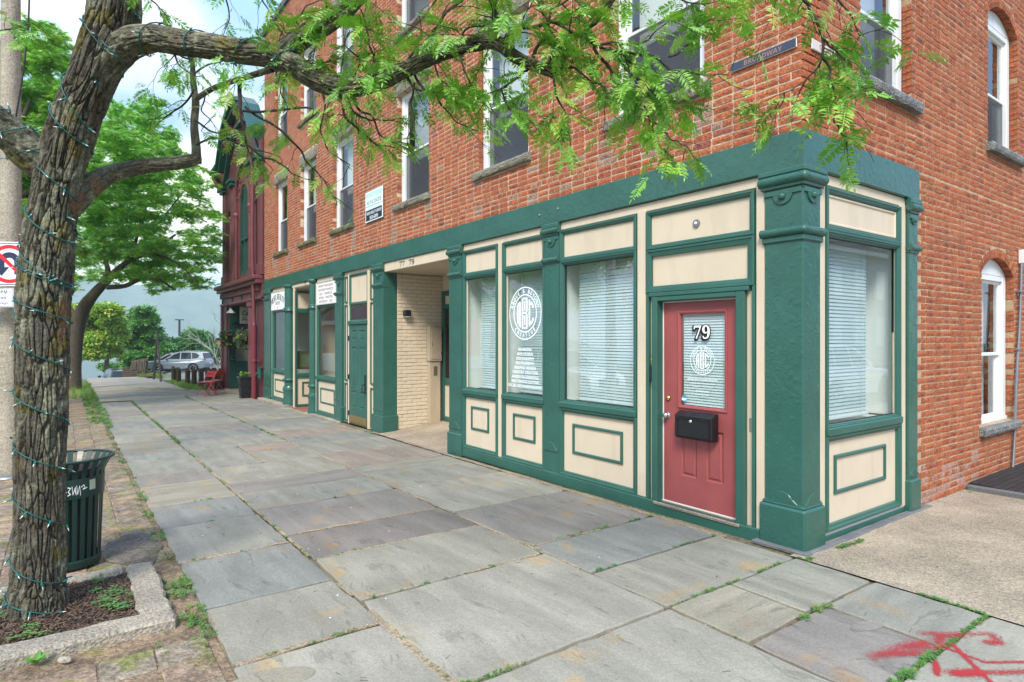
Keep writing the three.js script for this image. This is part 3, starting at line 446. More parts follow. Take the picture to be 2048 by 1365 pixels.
  opA.forEach((o, i) => upWindow(o, 'A', i)); opB.forEach((o, i) => upWindow(o, 'B', i + 1));

  // ---- the rest of the hull: other walls, floors and roof
  mesh('side_wall', [cbox(-16.45, -16.2, -0.4, 10.6, -9.5, -0.27, 0.005)], std([0.40, 0.11, 0.06], { map: T.brickM, roughness: 0.9 }), bld);
  mesh('rear_wall', [cbox(-16.19, -0.27, -0.4, 10.6, -9.5, -9.25, 0.005)], std([0.40, 0.11, 0.06], { map: T.brickM, roughness: 0.9 }), bld);
  mesh('roof', [cbox(-16.5, 0.06, 10.602, 10.78, -9.55, 0.06, 0.01)], M.roomDark, bld);
  mesh('ceiling', [cbox(-16.19, -0.28, 3.11, 3.36, -9.2, -0.28), cbox(-16.19, -0.28, 6.5, 6.7, -9.2, -0.28), cbox(-16.4, -0.06, 3.10, 3.375, -0.275, -0.065)], M.room, bld);
  mesh('inner_wall', [cbox(-16.18, -16.1, -0.1, 3.1, -5.1, -0.08), cbox(-8.3, -8.21, -0.15, 3.1, -5.1, -0.14), cbox(-16.19, -0.28, 3.37, 10.6, -3.3, -3.2), cbox(-16.19, -5.75, -0.2, 3.1, -5.2, -5.1), cbox(-5.75, -0.28, 0.01, 3.1, -4.2, -4.1), cbox(-5.74, -5.64, -0.1, 3.1, -4.1, -0.14), ...[-3, -5.6, -8.5, -11.2, -13.6].map((x) => cbox(x, x + 0.1, 3.37, 10.6, -3.2, -0.27)), cbox(-5.63, -0.02, 0.005, 0.10, -4.1, -0.07)], M.room, bld);
}
// ================================================================ THE GREEN AND CREAM SHOPFRONTS (parts of the corner building)
const PROF = [[0, -0.02], [0, 0.026], [0.006, 0.032], [0.020, 0.032], [0.026, 0.022], [0.036, 0.022], [0.042, 0.012], [0.050, 0.010], [0.054, -0.012], [0.054, -0.03]];
const THIN = [[0, -0.03], [0, 0.014], [0.006, 0.020], [0.020, 0.020], [0.026, 0.008], [0.034, 0.006], [0.036, -0.03]];
{
  const both = (B, g) => B ? toB(g) : g;
  // the painted beam over the shopfronts
  mesh('beam', [cbox(-16.44, 0.022, 3.09, 3.392, -0.05, 0.022, 0.008)], M.green, bld);
  mesh('beam', toB(cbox(-0.0195, 2.172, 3.09, 3.394, -0.05, 0.0225, 0.008)), M.green, bld);
  mesh('bolt', [[-3.0, 3.25], [-3.35, 3.23]].map(([x, y]) => new THREE.SphereGeometry(0.018, 10, 6).toNonIndexed().scale(1, 1, 0.6).translate(x, y, 0.024)), M.galv, bld);
  // cream boarding behind everything, with the openings cut
  const opn = [[-5.14, -4.36, 0.95, 2.6], [-4.12, -3.32, 0.95, 2.6], [-2.94, -1.82, 0.95, 2.6], [-1.50, -0.60, -0.1, 2.10]];
  const s = poly([[-5.56, 0.02], [-0.02, 0.02], [-0.02, 3.09], [-5.56, 3.09]]); opn.forEach(([a, b, c, d]) => s.holes.push(rectHole(a, b, Math.max(c, 0.021), d)));
  mesh('boarding', extrude(s, 0.02).translate(0, 0, -0.055), M.cream, bld);
  const sB = poly([[0.03, 0.02], [1.93, 0.02], [1.93, 3.09], [0.03, 3.09]]); sB.holes.push(rectHole(0.44, 1.73, 0.95, 2.58));
  mesh('boarding', toB(extrude(sB, 0.02).translate(0, 0, -0.055)), M.cream, bld);
  mesh('kickboard', [cbox(-5.57, -0.34, gy(-5), 0.088, -0.05, 0.018, 0.006)], M.greenTrim, bld);
  mesh('kickboard', toB(cbox(0.27, 1.93, -0.01, 0.050, -0.05, -0.012, 0.006)), M.greenTrim, bld);

  // one glazed bay: top panel, window and stall panel, each framed by a moulding
  const bay = (x0, x1, inner, B, o = {}) => {
    const put = (g) => both(B, g), top = o.top ?? 2.99, P = (n, gs, m, p = bld) => mesh(n, put(Array.isArray(gs) ? join(gs) : gs), m, p);
    const f = grp('shop_window', bld);
    P('frame', [mould(x0, x1, 0.925, 2.625, PROF, -0.022), cbox(x0 + 0.003, x1 - 0.003, 0.888, 0.956, -0.05, 0.026, 0.008)], M.greenTrim, f);
    P('pane', card(x1 - x0 - 0.09, 1.63).translate((x0 + x1) / 2, 1.777, -0.046), M.glass, f);
    P('glazing_bar', mould(x0 + 0.052, x1 - 0.052, 0.976, 2.573, [[0, -0.02], [0, 0.004], [0.008, 0.004], [0.008, -0.02]], -0.04), M.blackRough, f);
    P('window_board', cbox(x0 + 0.02, x1 - 0.02, 0.915, 0.945, -0.36, -0.058), M.whitePaint, f);
    const t = grp('transom_panel', bld); P('moulding', mould(x0, x1, 2.62, top, PROF, -0.021), M.greenTrim, t); P('panel', cbox(x0 + 0.03, x1 - 0.03, 2.64, top - 0.03, -0.05, -0.028, 0.003), M.cream, t);
    if (o.bead) P('bead', mould(x0 + 0.056, x1 - 0.056, 2.675, top - 0.054, [[0, 0], [0.004, 0.010], [0.018, 0.010], [0.026, 0]], -0.027), M.cream, t);
    const u = grp('stall_panel', bld); P('moulding', mould(x0 - 0.006, x1 + 0.006, 0.085, 0.89, [[0, -0.02], [0, 0.026], [0.008, 0.034], [0.024, 0.034], [0.032, 0.020], [0.052, 0.016], [0.058, -0.03]], -0.021), M.greenTrim, u);
    P('panel', cbox(x0 + 0.03, x1 - 0.03, 0.12, 0.86, -0.05, -0.03, 0.003), M.cream, u); P('inner_moulding', mould(...inner, [[0, -0.02], [0.004, 0.010], [0.016, 0.016], [0.032, 0.012], [0.038, -0.02]], -0.026), M.greenTrim, u);
    return f;
  };
  bay(-5.205, -4.31, [-5.01, -4.54, 0.375, 0.72]);
  const logoBay = bay(-4.185, -3.285, [-3.97, -3.49, 0.375, 0.72]);
  bay(-2.99, -1.775, [-2.79, -1.985, 0.36, 0.715]);
  bay(0.375, 1.79, [0.545, 1.52, 0.372, 0.712], true, { bead: true, top: 2.985 });
  mesh('corner_board', [cbox(-4.305, -4.19, 0.09, 3.02, -0.045, -0.012, 0.005)], M.cream, bld);
  mesh('corner_board', [cbox(-1.768, -1.652, 0.09, 3.02, -0.045, -0.006, 0.005)], M.cream, bld);
  mesh('corner_board', [cbox(-0.418, -0.34, 0.03, 3.02, -0.045, -0.008, 0.005)], M.cream, bld);
  mesh('corner_board', toB(cbox(0.285, 0.368, 0.03, 3.02, -0.045, -0.008, 0.005)), M.cream, bld);
  mesh('corner_board', toB(cbox(1.80, 1.925, 0.06, 3.02, -0.045, -0.010, 0.005)), M.cream, bld);
  mesh('frieze_board', [cbox(-5.57, -0.02, 3.0, 3.088, -0.05, -0.014, 0.004)], M.cream, bld);
  mesh('frieze_board', toB(cbox(0.28, 1.925, 3.0, 3.088, -0.05, -0.014, 0.004)), M.cream, bld);

  // a cast pilaster: flared base with an arched top, shaft, banded neck, disc with a boss, rolled cap
  const half = (r, n = 14) => { const s = new THREE.Shape(); s.moveTo(-r, 0); for (let i = 1; i <= n; i++) { const a = Math.PI + i / n * Math.PI; s.lineTo(r * Math.cos(a), r * Math.sin(a)); } s.closePath(); return s; };
  const roll = (x0, x1, y, r, z) => { const g = new THREE.CylinderGeometry(r, r, x1 - x0, 14).toNonIndexed(); g.rotateZ(Math.PI / 2); g.translate((x0 + x1) / 2, y, z); return g; };
  const face = (x0, x1, z, wide) => { // ornaments of one face, whose front lies at z
    const c = (x0 + x1) / 2, w = x1 - x0, r = Math.min(0.085, w * 0.32), o = [];
    o.push(extrude(half(r), 0.014, 0.004).translate(c, 2.895, z - 0.004));
    o.push(extrude(poly([[x0, 2.89], [x1, 2.89], [x1, 2.935], [x0, 2.935]]), 0.014, 0.004).translate(0, 0, z - 0.0045));
    o.push(new THREE.SphereGeometry(r * 0.36, 14, 10).toNonIndexed().translate(c, 2.875, z + 0.014));
    const arch = new THREE.Shape(); const ar = r * 1.05; arch.moveTo(-ar, 0); for (let i = 1; i <= 14; i++) { const a = Math.PI - i / 14 * Math.PI; arch.lineTo(ar * Math.cos(a), ar * Math.sin(a)); } arch.closePath();
    o.push(extrude(arch, 0.010, 0.004).translate(c, 0.365, z - 0.003));
    o.push(extrude(poly([[x0, 0.34], [x1, 0.34], [x1, 0.372], [x1 - (w / 2 - ar) * 0.5, 0.372], [c + ar, 0.40], [c - ar, 0.40], [x0 + (w / 2 - ar) * 0.5, 0.372], [x0, 0.372]]), 0.010, 0.004).translate(0, 0, z - 0.0035));
    return o;
  };
  const halves = (n, l, m, g, B) => { const a = l.filter((q) => { q.computeBoundingBox(); return q.boundingBox.max.y > 2.7; }), b = l.filter((q) => q.boundingBox.max.y <= 2.7); for (const [k, q] of [[n, a], [n === 'capital' ? 'neck_band' : n, b]]) if (q.length) mesh(k, both(B, join(q)), m, g); };
  const pilaster = (x0, x1, z, B, depth = 0.09, bandY = [2.565, 2.66], base = 0, light = false) => {
    const g = grp('pilaster', bld), put = (l) => both(B, join(l));
    mesh('shaft', put([cbox(x0, x1, base, 3.088, z - depth, z, 0.006)]), M.green, g);
    halves('ornament', face(x0 + 0.004, x1 - 0.004, z), M.green, g, B);
    halves('capital', ([cbox(x0 - 0.02, x1 + 0.02, 3.03, 3.095, z - depth, z + 0.035, 0.012), roll(x0 - 0.022, x1 + 0.022, 3.005, 0.038, z + 0.012), cbox(x0 - 0.006, x1 + 0.006, 2.945, 2.985, z - depth, z + 0.016, 0.006), roll(x0 - 0.012, x1 + 0.012, bandY[1] - 0.035, 0.032, z + 0.008), cbox(x0 - 0.006, x1 + 0.006, bandY[0], bandY[1] - 0.04, z - depth, z + 0.014, 0.008)]), M.green, g, B);
    if (!light) mesh('base', put([cbox(x0 - 0.022, x1 + 0.022, base - 0.02, base + 0.325, z - depth, z + 0.026, 0.014)]), M.green, g);
    return g;
  };
  pilaster(-5.575, -5.215, 0.02, false, 0.09, [2.61, 2.70], gy(-5.5));
  pilaster(-3.275, -3.0, 0.012, false, 0.07, [2.61, 2.69], 0.02, true);
  pilaster(1.935, 2.135, 0.018, true, 0.07, [2.55, 2.64], -0.01);
  { // the corner pier, with the same ornaments on both fronts
    const g = grp('corner_pilaster', bld), q = (a, e, y0, y1, c) => cbox(-0.335 - e, 0.004 + e, y0, y1, -0.272 - e, 0.004 + e, c);
    mesh('shaft', [q(0, 0, 0, 3.088, 0.010)], M.green, g);
    halves('ornament', face(-0.328, -0.006, 0.004), M.green, g, 0); halves('ornament', face(0.006, 0.268, 0.0045), M.green, g, 1);
    const ring = (y, r, e) => { const o = []; for (const B of [0, 1]) o.push(both(B, roll(B ? -0.004 : -0.335 - e, B ? 0.272 + e : 0.004 + e, y, r, 0.004 + e * 0.4))); o.push(new THREE.SphereGeometry(r * 1.04, 12, 8).toNonIndexed().translate(0.004 + e * 0.4, y, 0.004 + e * 0.4)); return o; };
    halves('capital', [q(0, 0.042, 3.045, 3.1, 0.014), ...ring(3.012, 0.044, 0.030), q(0, 0.022, 2.945, 2.99, 0.006), ...ring(2.585, 0.036, 0.022), q(0, 0.016, 2.50, 2.555, 0.010)], M.green, g, 0);
    mesh('base', [q(0, 0.032, -0.02, 0.335, 0.016), q(0, 0.014, 0.33, 0.36, 0.01)], M.green, g);
  }

  // ---- the red door's bay
  const d = grp('door_bay', bld), D = (n, gs, m) => mesh(n, gs, m, d);
  D('moulding', [mould(-1.645, -0.43, 2.6, 2.99, PROF, -0.021)], M.greenTrim); D('moulding', [mould(-1.645, -0.43, 2.165, 2.598, [...PROF.slice(0, 6), [0.066, 0.016], [0.072, -0.03]], -0.0215)], M.greenTrim);
  D('panel', [cbox(-1.61, -0.47, 2.63, 2.96, -0.05, -0.03, 0.003), cbox(-1.61, -0.47, 2.2, 2.57, -0.05, -0.031, 0.003)], M.cream);
  D('side_trim', [cbox(-1.645, -1.607, 0.03, 2.164, -0.05, 0.004, 0.004), cbox(-0.452, -0.424, 0.03, 2.164, -0.05, 0.004, 0.004), cbox(-1.60, -0.475, 2.125, 2.165, -0.05, 0.014, 0.006)], M.greenTrim);
  D('casing', [cbox(-1.562, -1.492, 0.02, 2.124, -0.15, 0.012, 0.006), cbox(-0.606, -0.518, 0.02, 2.124, -0.15, 0.012, 0.006), cbox(-1.4915, -0.6065, 2.078, 2.1235, -0.15, 0.010, 0.006)], M.greenTrim);
  D('weatherstrip', [cbox(-1.4915, -1.476, 0.09, 2.077, -0.14, -0.072), cbox(-1.475, -0.62, 2.062, 2.0775, -0.14, -0.072)], M.whitePaint);
  D('threshold', [cbox(-1.53, -0.56, 0.058, 0.088, -0.14, 0.03, 0.006)], std([0.45, 0.42, 0.36], { roughness: 0.5, metalness: 0.4, map: T.concM }));
  // small round light over the door, bell, key pad and lock strike
  D('ceiling_light', [new THREE.CylinderGeometry(0.036, 0.04, 0.014, 20).toNonIndexed().rotateX(Math.PI / 2).translate(-1.045, 2.79, -0.022)], M.galv); D('light_lens', [new THREE.SphereGeometry(0.016, 12, 8).toNonIndexed().translate(-1.045, 2.79, -0.014)], M.white);
  D('strike_plate', [cbox(-0.497, -0.465, 0.90, 1.02, -0.036, -0.028)], M.steel);
  // ---- the red door: a steel leaf with a glazed upper half and two pressed panels
  const door = grp('door', bld), E = (n, gs, m) => mesh(n, gs, m, door), dz = -0.075, X0 = -1.474, X1 = -0.622, L0 = -1.272, L1 = -0.772;
  const ds = poly([[X0, 0.09], [X1, 0.09], [X1, 2.06], [X0, 2.06]]); ds.holes.push(rectHole(L0, L1, 1.06, 1.945)); const pan = [[-1.262, -1.082], [-0.972, -0.79]]; for (const [a, b] of pan) ds.holes.push(rectHole(a, b, 0.375, 0.845));
  E('leaf', [extrude(ds, 0.035, 0.003).translate(0, 0, dz - 0.038), ...pan.flatMap(([a, b]) => [mould(a, b, 0.375, 0.845, [[0, 0.0], [0.012, -0.012], [0.02, -0.012], [0.040, -0.002], [0.042, -0.002]], dz), cbox(a + 0.035, b - 0.035, 0.41, 0.81, dz - 0.03, dz - 0.002, 0.002)]), mould(L0 - 0.03, L1 + 0.03, 1.03, 1.975, [[0, 0], [0.003, 0.010], [0.012, 0.013], [0.026, 0.008], [0.034, -0.012]], dz)], M.red);
  E('pane', card(L1 - L0, 0.885).translate((L0 + L1) / 2, 1.5025, dz - 0.016), M.glass);
  for (let i = 0; i < 33; i++) E('blind_slat', cbox(L0 + 0.012, L1 - 0.008, 0, 0.0012, 0, 0.026, 0.0003).rotateX(1.12).translate(0, 1.09 + i * 0.0258, dz - 0.045), M.blind);
  E('knob', [lathe([[0, 0.062], [0.016, 0.06], [0.027, 0.05], [0.029, 0.04], [0.022, 0.028], [0.011, 0.02], [0.011, 0.008], [0.030, 0.006], [0.031, 0], [0, 0]], 20).rotateX(Math.PI / 2).translate(-1.422, 0.945, dz)], M.steel);
  E('deadbolt', [lathe([[0, 0.022], [0.014, 0.022], [0.024, 0.014], [0.028, 0], [0, 0]], 20).rotateX(Math.PI / 2).translate(-1.416, 1.117, dz)], M.brass);
  // ---- the print on the glass: ring, monogram, lettering
  const ring = (x, cx, cy, r, col) => {
    x.strokeStyle = x.fillStyle = col; x.lineWidth = r * 0.045; x.beginPath(); x.arc(cx, cy, r * 0.975, 0, 7); x.stroke(); x.lineWidth = r * 0.05; x.beginPath(); x.arc(cx, cy, r * 0.70, 0, 7); x.stroke();
    x.font = `bold ${r * 0.21}px sans-serif`; x.textAlign = 'center'; x.textBaseline = 'middle';
    const arc = (t, a0, a1, flip) => { [...t].forEach((ch, i) => { const a = lerp(a0, a1, t.length > 1 ? i / (t.length - 1) : 0.5); x.save(); x.translate(cx + Math.cos(a) * r * 0.835, cy + Math.sin(a) * r * 0.835); x.rotate(a + (flip ? -Math.PI / 2 : Math.PI / 2)); x.fillText(ch, 0, 0); x.restore(); }); };
    arc('ABOVE & BEYOND', -Math.PI * 0.90, -Math.PI * 0.10, false); arc('CREATIVE', Math.PI * 0.74, Math.PI * 0.26, true);
    // the monogram: tall block letters clipped by the inner ring
    x.save(); x.beginPath(); x.arc(cx, cy, r * 0.60, 0, 7); x.clip(); const b = r * 0.1;
    const bar = (x0, y0, x1, y1) => x.fillRect(cx + x0 * r, cy + y0 * r, (x1 - x0) * r, (y1 - y0) * r);
    x.globalAlpha *= 0.92; bar(-0.50, -0.32, -0.40, 0.6); bar(-0.36, -0.45, -0.26, 0.6); bar(-0.52, 0.0, -0.26, 0.10); bar(-0.46, -0.42, -0.3, -0.32);
    bar(-0.20, -0.6, -0.10, 0.6); bar(0.06, -0.6, 0.17, -0.06); bar(0.06, 0.02, 0.17, 0.6); bar(-0.08, -0.6, 0.04, -0.52); bar(-0.08, 0.5, 0.04, 0.6); bar(-0.2, -0.06, 0.1, 0.02); bar(-0.06, -0.46, 0.02, -0.1); bar(-0.06, 0.08, 0.02, 0.44);
    bar(0.23, -0.5, 0.33, 0.5); bar(0.33, -0.42, 0.52, -0.3); bar(0.33, 0.3, 0.52, 0.42); bar(0.44, -0.3, 0.54, -0.18); bar(0.44, 0.18, 0.54, 0.3); x.restore();
  };
  const tA = canvasTex(640, 1160, (x, w, h) => {
    x.clearRect(0, 0, w, h); ring(x, w / 2, 330, 292, 'rgba(240,248,248,0.96)'); x.fillStyle = 'rgba(240,248,248,0.96)'; x.font = 'bold 47px sans-serif'; x.textAlign = 'center';
    ['BRANDING', 'WEB DESIGN', 'VIDEOGRAPHY', 'PHOTOGRAPHY', 'GRAPHIC DESIGN', 'CONTENT CREATION', 'AUDIO ENGINEERING', 'MULTIMEDIA EDITING', 'SOCIAL MEDIAMANAGMENT'].forEach((t, i) => x.fillText(t, w / 2, 726 + i * 50.5, w * 0.985));
  });
  const pA = mesh('window_lettering', card(0.755, 1.37).translate(-3.735, 1.735, -0.043), M.decal(tA), logoBay);
  const tD = canvasTex(480, 850, (x, w, h) => {
    x.clearRect(0, 0, w, h); x.textAlign = 'center'; x.textBaseline = 'middle'; x.font = 'bold 168px serif'; x.lineJoin = 'round';
    x.fillStyle = x.strokeStyle = 'rgb(12,12,12)'; x.lineWidth = 20; x.strokeText('79', w * 0.478, 172); for (let k = 0; k < 11; k++) x.strokeText('79', w * 0.478 - k * 0.9, 172 + k * 0.9); x.fillStyle = 'rgb(245,245,243)'; x.fillText('79', w * 0.478, 170);
    ring(x, w * 0.49, 425, 132, 'rgba(240,248,248,0.95)'); x.fillStyle = 'rgba(240,248,248,0.85)'; const F = (s, t, y) => { x.font = `bold ${s}px sans-serif`; x.fillText(t, w * 0.49, y); };
    F(22, 'ABOVE AND BEYOND CREATIVE', 602); F(14, 'BRANDING  WEB DESIGN  VIDEOGRAPHY', 636); F(14, 'PHOTOGRAPHY  GRAPHIC DESIGN', 664); F(21, '79 BROADWAY', 706); F(17, 'BY APPOINTMENT', 738);
    x.fillStyle = 'rgb(40,150,185)'; x.beginPath(); x.arc(34, 778, 26, Math.PI, 0); x.lineTo(60, 800); x.lineTo(34, 826); x.lineTo(8, 800); x.fill(); x.fillStyle = 'rgb(225,235,240)'; x.fillRect(8, 782, 52, 22);
  });
  E('door_lettering', card(0.5, 0.885).translate((L0 + L1) / 2, 1.5025, dz - 0.0125), M.decal(tD));

  // ---- the entry recess between the shopfronts
  const rec = grp('entry_recess', bld), Q = (n, gs, m) => mesh(n, gs, m, rec);
  Q('wall_backing', [cbox(-8.2, -8.0, -0.15, 2.95, -1.5, -0.27)], std([0.40, 0.33, 0.22], { roughness: 0.9, map: T.creamM }));
  { const gs = [0, 1, 2].map((k) => { const r = rngOf(60 + k), p = []; return boxUV(cbox(-0.03, 0.0, -0.0315, 0.0315, -0.102, 0.102, 0.007), r(), r()); });
    for (let c = 0; c < 44; c++) { const y = -0.12 + c * 0.0695; let z = -0.27 - (c % 2) * 0.107; if (c % 2) { const m = Q('painted_brick', gs[0], M.creamBrick); m.scale.set(1, 1, 0.47); m.position.set(-7.992 + rr(-0.004, 0.004), y, -0.27 - 0.048); } while (z - 0.205 > -1.52) { const m = Q('painted_brick', gs[Math.floor(R() * 3)], M.creamBrick); m.position.set(-7.992 + rr(-0.0045, 0.0045), y + rr(-0.002, 0.002), z - 0.103); m.rotation.set(rr(-0.012, 0.012), rr(-0.02, 0.02), 0); z -= 0.2085; } } }
  Q('soffit', [cbox(-8.0, -5.58, 2.93, 3.0, -1.5, -0.052)], std([0.62, 0.52, 0.39], { roughness: 0.7, map: T.creamM }));
  Q('lintel_board', [cbox(-7.98, -5.58, 2.93, 3.088, -0.05, -0.004, 0.004)], M.cream);
  Q('rear_boarding', [cbox(-7.99, -5.745, -0.1, 2.93, -1.36, -1.24)], M.cream);
  { const o = []; const nx = 6, nz = 4, P = (i, j) => [lerp(-8.0, -5.56, i / nx), lerp(gy(-7) + 0.004, 0.09, smooth(0, 1, j / nz)) + 0.0, lerp(0.13, -1.25, j / nz)]; for (let i = 0; i < nx; i++) for (let j = 0; j < nz; j++) pushQuad(o, P(i, j), P(i + 1, j), P(i + 1, j + 1), P(i, j + 1)); Q('entry_floor', [soup(o)], M.concrete); }
  { const dr = grp('inner_door', bld), Z = -1.238; mesh('frame', [mould(-7.95, -6.9, 0.09, 2.62, [[0, 0], [0, 0.04], [0.01, 0.05], [0.09, 0.05], [0.10, 0.0]], Z), cbox(-7.86, -6.99, 0.80, 0.93, Z, Z + 0.045), cbox(-7.86, -6.99, 2.28, 2.36, Z, Z + 0.045)], M.greenTrim, dr); mesh('panel', [cbox(-7.87, -6.98, 0.16, 0.82, Z, Z + 0.02)], M.cream, dr); mesh('transom', [cbox(-7.87, -6.98, 2.35, 2.55, Z, Z + 0.015)], M.cream, dr); mesh('pane', [cbox(-7.87, -6.98, 0.92, 2.29, Z, Z + 0.012)], std([0.05, 0.017, 0.014], { roughness: 0.05 }), dr); }
  // meter cabinet and its duct; the lamp high on the painted wall
  const mc = thing('meter_cabinet', 'beige metal meter cabinet with hinged door on painted entry wall', 'cabinet', [-7.99, 0, 0]);
  const mm = std([0.46, 0.38, 0.27], { roughness: 0.5, map: T.creamM });
  mesh('box', [cbox(0.006, 0.135, 1.26, 1.93, -1.15, -0.88, 0.006)], mm, mc); mesh('door', [cbox(0.134, 0.144, 1.30, 1.89, -1.13, -0.91, 0.004)], mm, mc); mesh('hinge', [cbox(0.14, 0.152, 1.74, 1.80, -1.135, -1.115), cbox(0.14, 0.152, 1.38, 1.44, -1.135, -1.115)], M.steel, mc); mesh('latch', [cbox(0.142, 0.158, 1.55, 1.64, -0.93, -0.915)], M.steel, mc);
  mesh('duct', [cbox(0.006, 0.11, -0.02, 1.259, -1.13, -0.90, 0.006)], mm, mc); mesh('cover_plate', [cbox(0.105, 0.116, 0.98, 1.16, -1.06, -0.98, 0.002)], std([0.2, 0.18, 0.14], { roughness: 0.4, metalness: 0.5 }), mc);
  const wl = thing('wall_lamp', 'small black square wall lamp on painted entry wall', 'lamp', [-7.985, 2.17, -0.44]); mesh('housing', [cbox(0, 0.11, -0.06, 0.065, -0.07, 0.07, 0.02)], M.black, wl); mesh('lens', [cbox(0.03, 0.10, -0.07, -0.058, -0.05, 0.05, 0.004)], M.white, wl);
  { const t = canvasTex(256, 96, (x, w, h) => { x.clearRect(0, 0, w, h); x.fillStyle = 'rgb(10,10,10)'; x.font = 'bold 80px serif'; x.textBaseline = 'middle'; x.fillText('77', 8, 48); x.fillText('79', 158, 48); }); Q('house_numbers', card(0.62, 0.15).translate(-7.06, 3.005, -0.001), M.decal(t)); }

  // ---- the pier left of the entry, its green door bay and the estate agent's front
  { const p = grp('entry_pier', bld), b = gy(-8.2); mesh('shaft', [cbox(-8.45, -7.995, b, 3.088, -0.265, 0.02, 0.008)], M.green, p); halves('ornament', face(-8.44, -8.01, 0.02), M.green, p, 0);
    halves('capital', [cbox(-8.47, -7.975, 3.03, 3.095, -0.1, 0.055, 0.012), roll(-8.47, -7.975, 3.005, 0.038, 0.032), cbox(-8.456, -7.99, 2.945, 2.985, -0.1, 0.036, 0.006), roll(-8.46, -7.985, 2.70, 0.032, 0.028), cbox(-8.456, -7.99, 2.64, 2.69, -0.1, 0.034, 0.008)], M.green, p, 0); mesh('base', [cbox(-8.48, -7.96, b - 0.02, b + 0.33, -0.28, 0.05, 0.016)], M.green, p); }
  const b2 = gy(-9.3);
  { const g = grp('green_door_bay', bld), G = (n, gs, m) => mesh(n, gs, m, g);
    G('boarding', [cbox(-10.1, -8.45, b2, 3.088, -0.12, -0.04)], M.cream); G('side_panel', [mould(-10.03, -9.86, b2 + 0.03, 0.76, THIN, -0.036), mould(-10.03, -9.86, 0.80, 2.40, THIN, -0.036), mould(-10.03, -9.86, 2.44, 3.0, THIN, -0.036), mould(-8.68, -8.50, b2 + 0.03, 0.74, THIN, -0.036), mould(-8.68, -8.50, 0.80, 2.40, THIN, -0.036), mould(-8.68, -8.50, 2.44, 3.0, THIN, -0.036)], M.greenTrim);
    G('frame', [mould(-9.74, -8.79, 2.39, 3.02, PROF, -0.036), mould(-9.74, -8.79, 2.04, 2.40, THIN, -0.037), cbox(-9.76, -8.77, 1.98, 2.06, -0.05, 0.03, 0.012)], M.greenTrim); G('edge_strip', [cbox(-9.80, -9.745, b2, 3.03, -0.05, -0.005, 0.004), cbox(-8.785, -8.73, b2, 3.03, -0.05, -0.005, 0.004)], M.cream);
    G('transom_pane', [cbox(-9.70, -8.83, 2.08, 2.36, -0.04, -0.03)], std([0.06, 0.05, 0.055], { roughness: 0.04 })); }
  { const g = grp('door', bld), G = (n, gs, m) => mesh(n, gs, m, g), pn6 = []; for (const [y0, y1] of [[1.66, 1.86], [0.72, 1.52], [0.28, 0.62]]) for (const x of [-9.60, -9.18]) pn6.push([x, x + 0.28, y0 + b2 * 0, y1]);
    const s6 = poly([[-9.735, b2 + 0.02], [-8.79, b2 + 0.02], [-8.79, 1.975], [-9.735, 1.975]]); pn6.forEach(([a, b, c, d]) => s6.holes.push(rectHole(a, b, c, d)));
    G('leaf', [extrude(s6, 0.03, 0.003).translate(0, 0, -0.035), ...pn6.flatMap(([a, b, c, d]) => [mould(a, b, c, d, [[0, 0], [0.018, -0.014], [0.03, -0.014], [0.055, 0.0], [0.057, -0.01]], -0.002), cbox(a + 0.05, b - 0.05, c + 0.05, d - 0.05, -0.03, -0.002, 0.002)])], M.greenTrim);
    G('kick_plate', [cbox(-9.70, -8.82, b2 + 0.04, 0.12, -0.002, 0.004, 0.001)], M.brass); G('handle', [cbox(-8.90, -8.84, 0.60, 0.98, -0.002, 0.012, 0.003), tube([[-8.87, 0.62, 0.01], [-8.87, 0.64, 0.06], [-8.87, 0.72, 0.07], [-8.87, 0.78, 0.05], [-8.87, 0.80, 0.01]], [0.008, 0.011, 0.008], 8, 4).toNonIndexed()], M.blackRough); G('hinge', [0.1, 0.85, 1.65].map((y) => cbox(-9.76, -9.72, y, y + 0.1, -0.002, 0.012, 0.002)), M.blackRough); }
  pilaster(-10.485, -10.095, 0.02, false, 0.09, [2.61, 2.70], gy(-10.3));
  const smallBay = (x0, x1, b) => { const w = grp('shop_window', bld); mesh('frame', [mould(x0, x1, 0.79, 2.46, PROF, -0.022), cbox(x0, x1, 0.745, 0.81, -0.05, 0.03, 0.008)], M.greenTrim, w); mesh('pane', card(x1 - x0 - 0.09, 1.6).translate((x0 + x1) / 2, 1.625, -0.046), M.glass, w); mesh('window_board', cbox(x0, x1, 0.78, 0.81, -0.36, -0.058), M.cream, w);
    const u = grp('stall_panel', bld); mesh('moulding', [mould(x0, x1, b + 0.06, 0.75, PROF, -0.022)], M.greenTrim, u); mesh('panel', [cbox(x0 + 0.03, x1 - 0.03, b + 0.09, 0.72, -0.05, -0.03, 0.003)], M.cream, u); mesh('inner_moulding', [mould(x0 + 0.2, x1 - 0.14, 0.2, 0.56, [[0, -0.02], [0.004, 0.010], [0.016, 0.016], [0.034, 0.012], [0.04, -0.02]], -0.026)], M.greenTrim, u);
    mesh('head_board', [cbox(x0 - 0.02, x1 + 0.02, 2.46, 3.088, -0.05, -0.02, 0.003)], M.cream, bld); mesh('head_moulding', [mould(x0, x1, 2.47, 2.99, THIN, -0.02)], M.greenTrim, bld); mesh('corner_board', [cbox(x0 - 0.09, x0 - 0.012, b, 3.0, -0.05, -0.006, 0.004)], M.cream, bld); mesh('plinth', [cbox(x0 - 0.03, x1 + 0.05, b - 0.02, b + 0.065, -0.06, 0.02, 0.008)], M.greenTrim, bld); };
  smallBay(-11.76, -10.50, gy(-11)); smallBay(-15.58, -14.26, gy(-15) + 0.07);
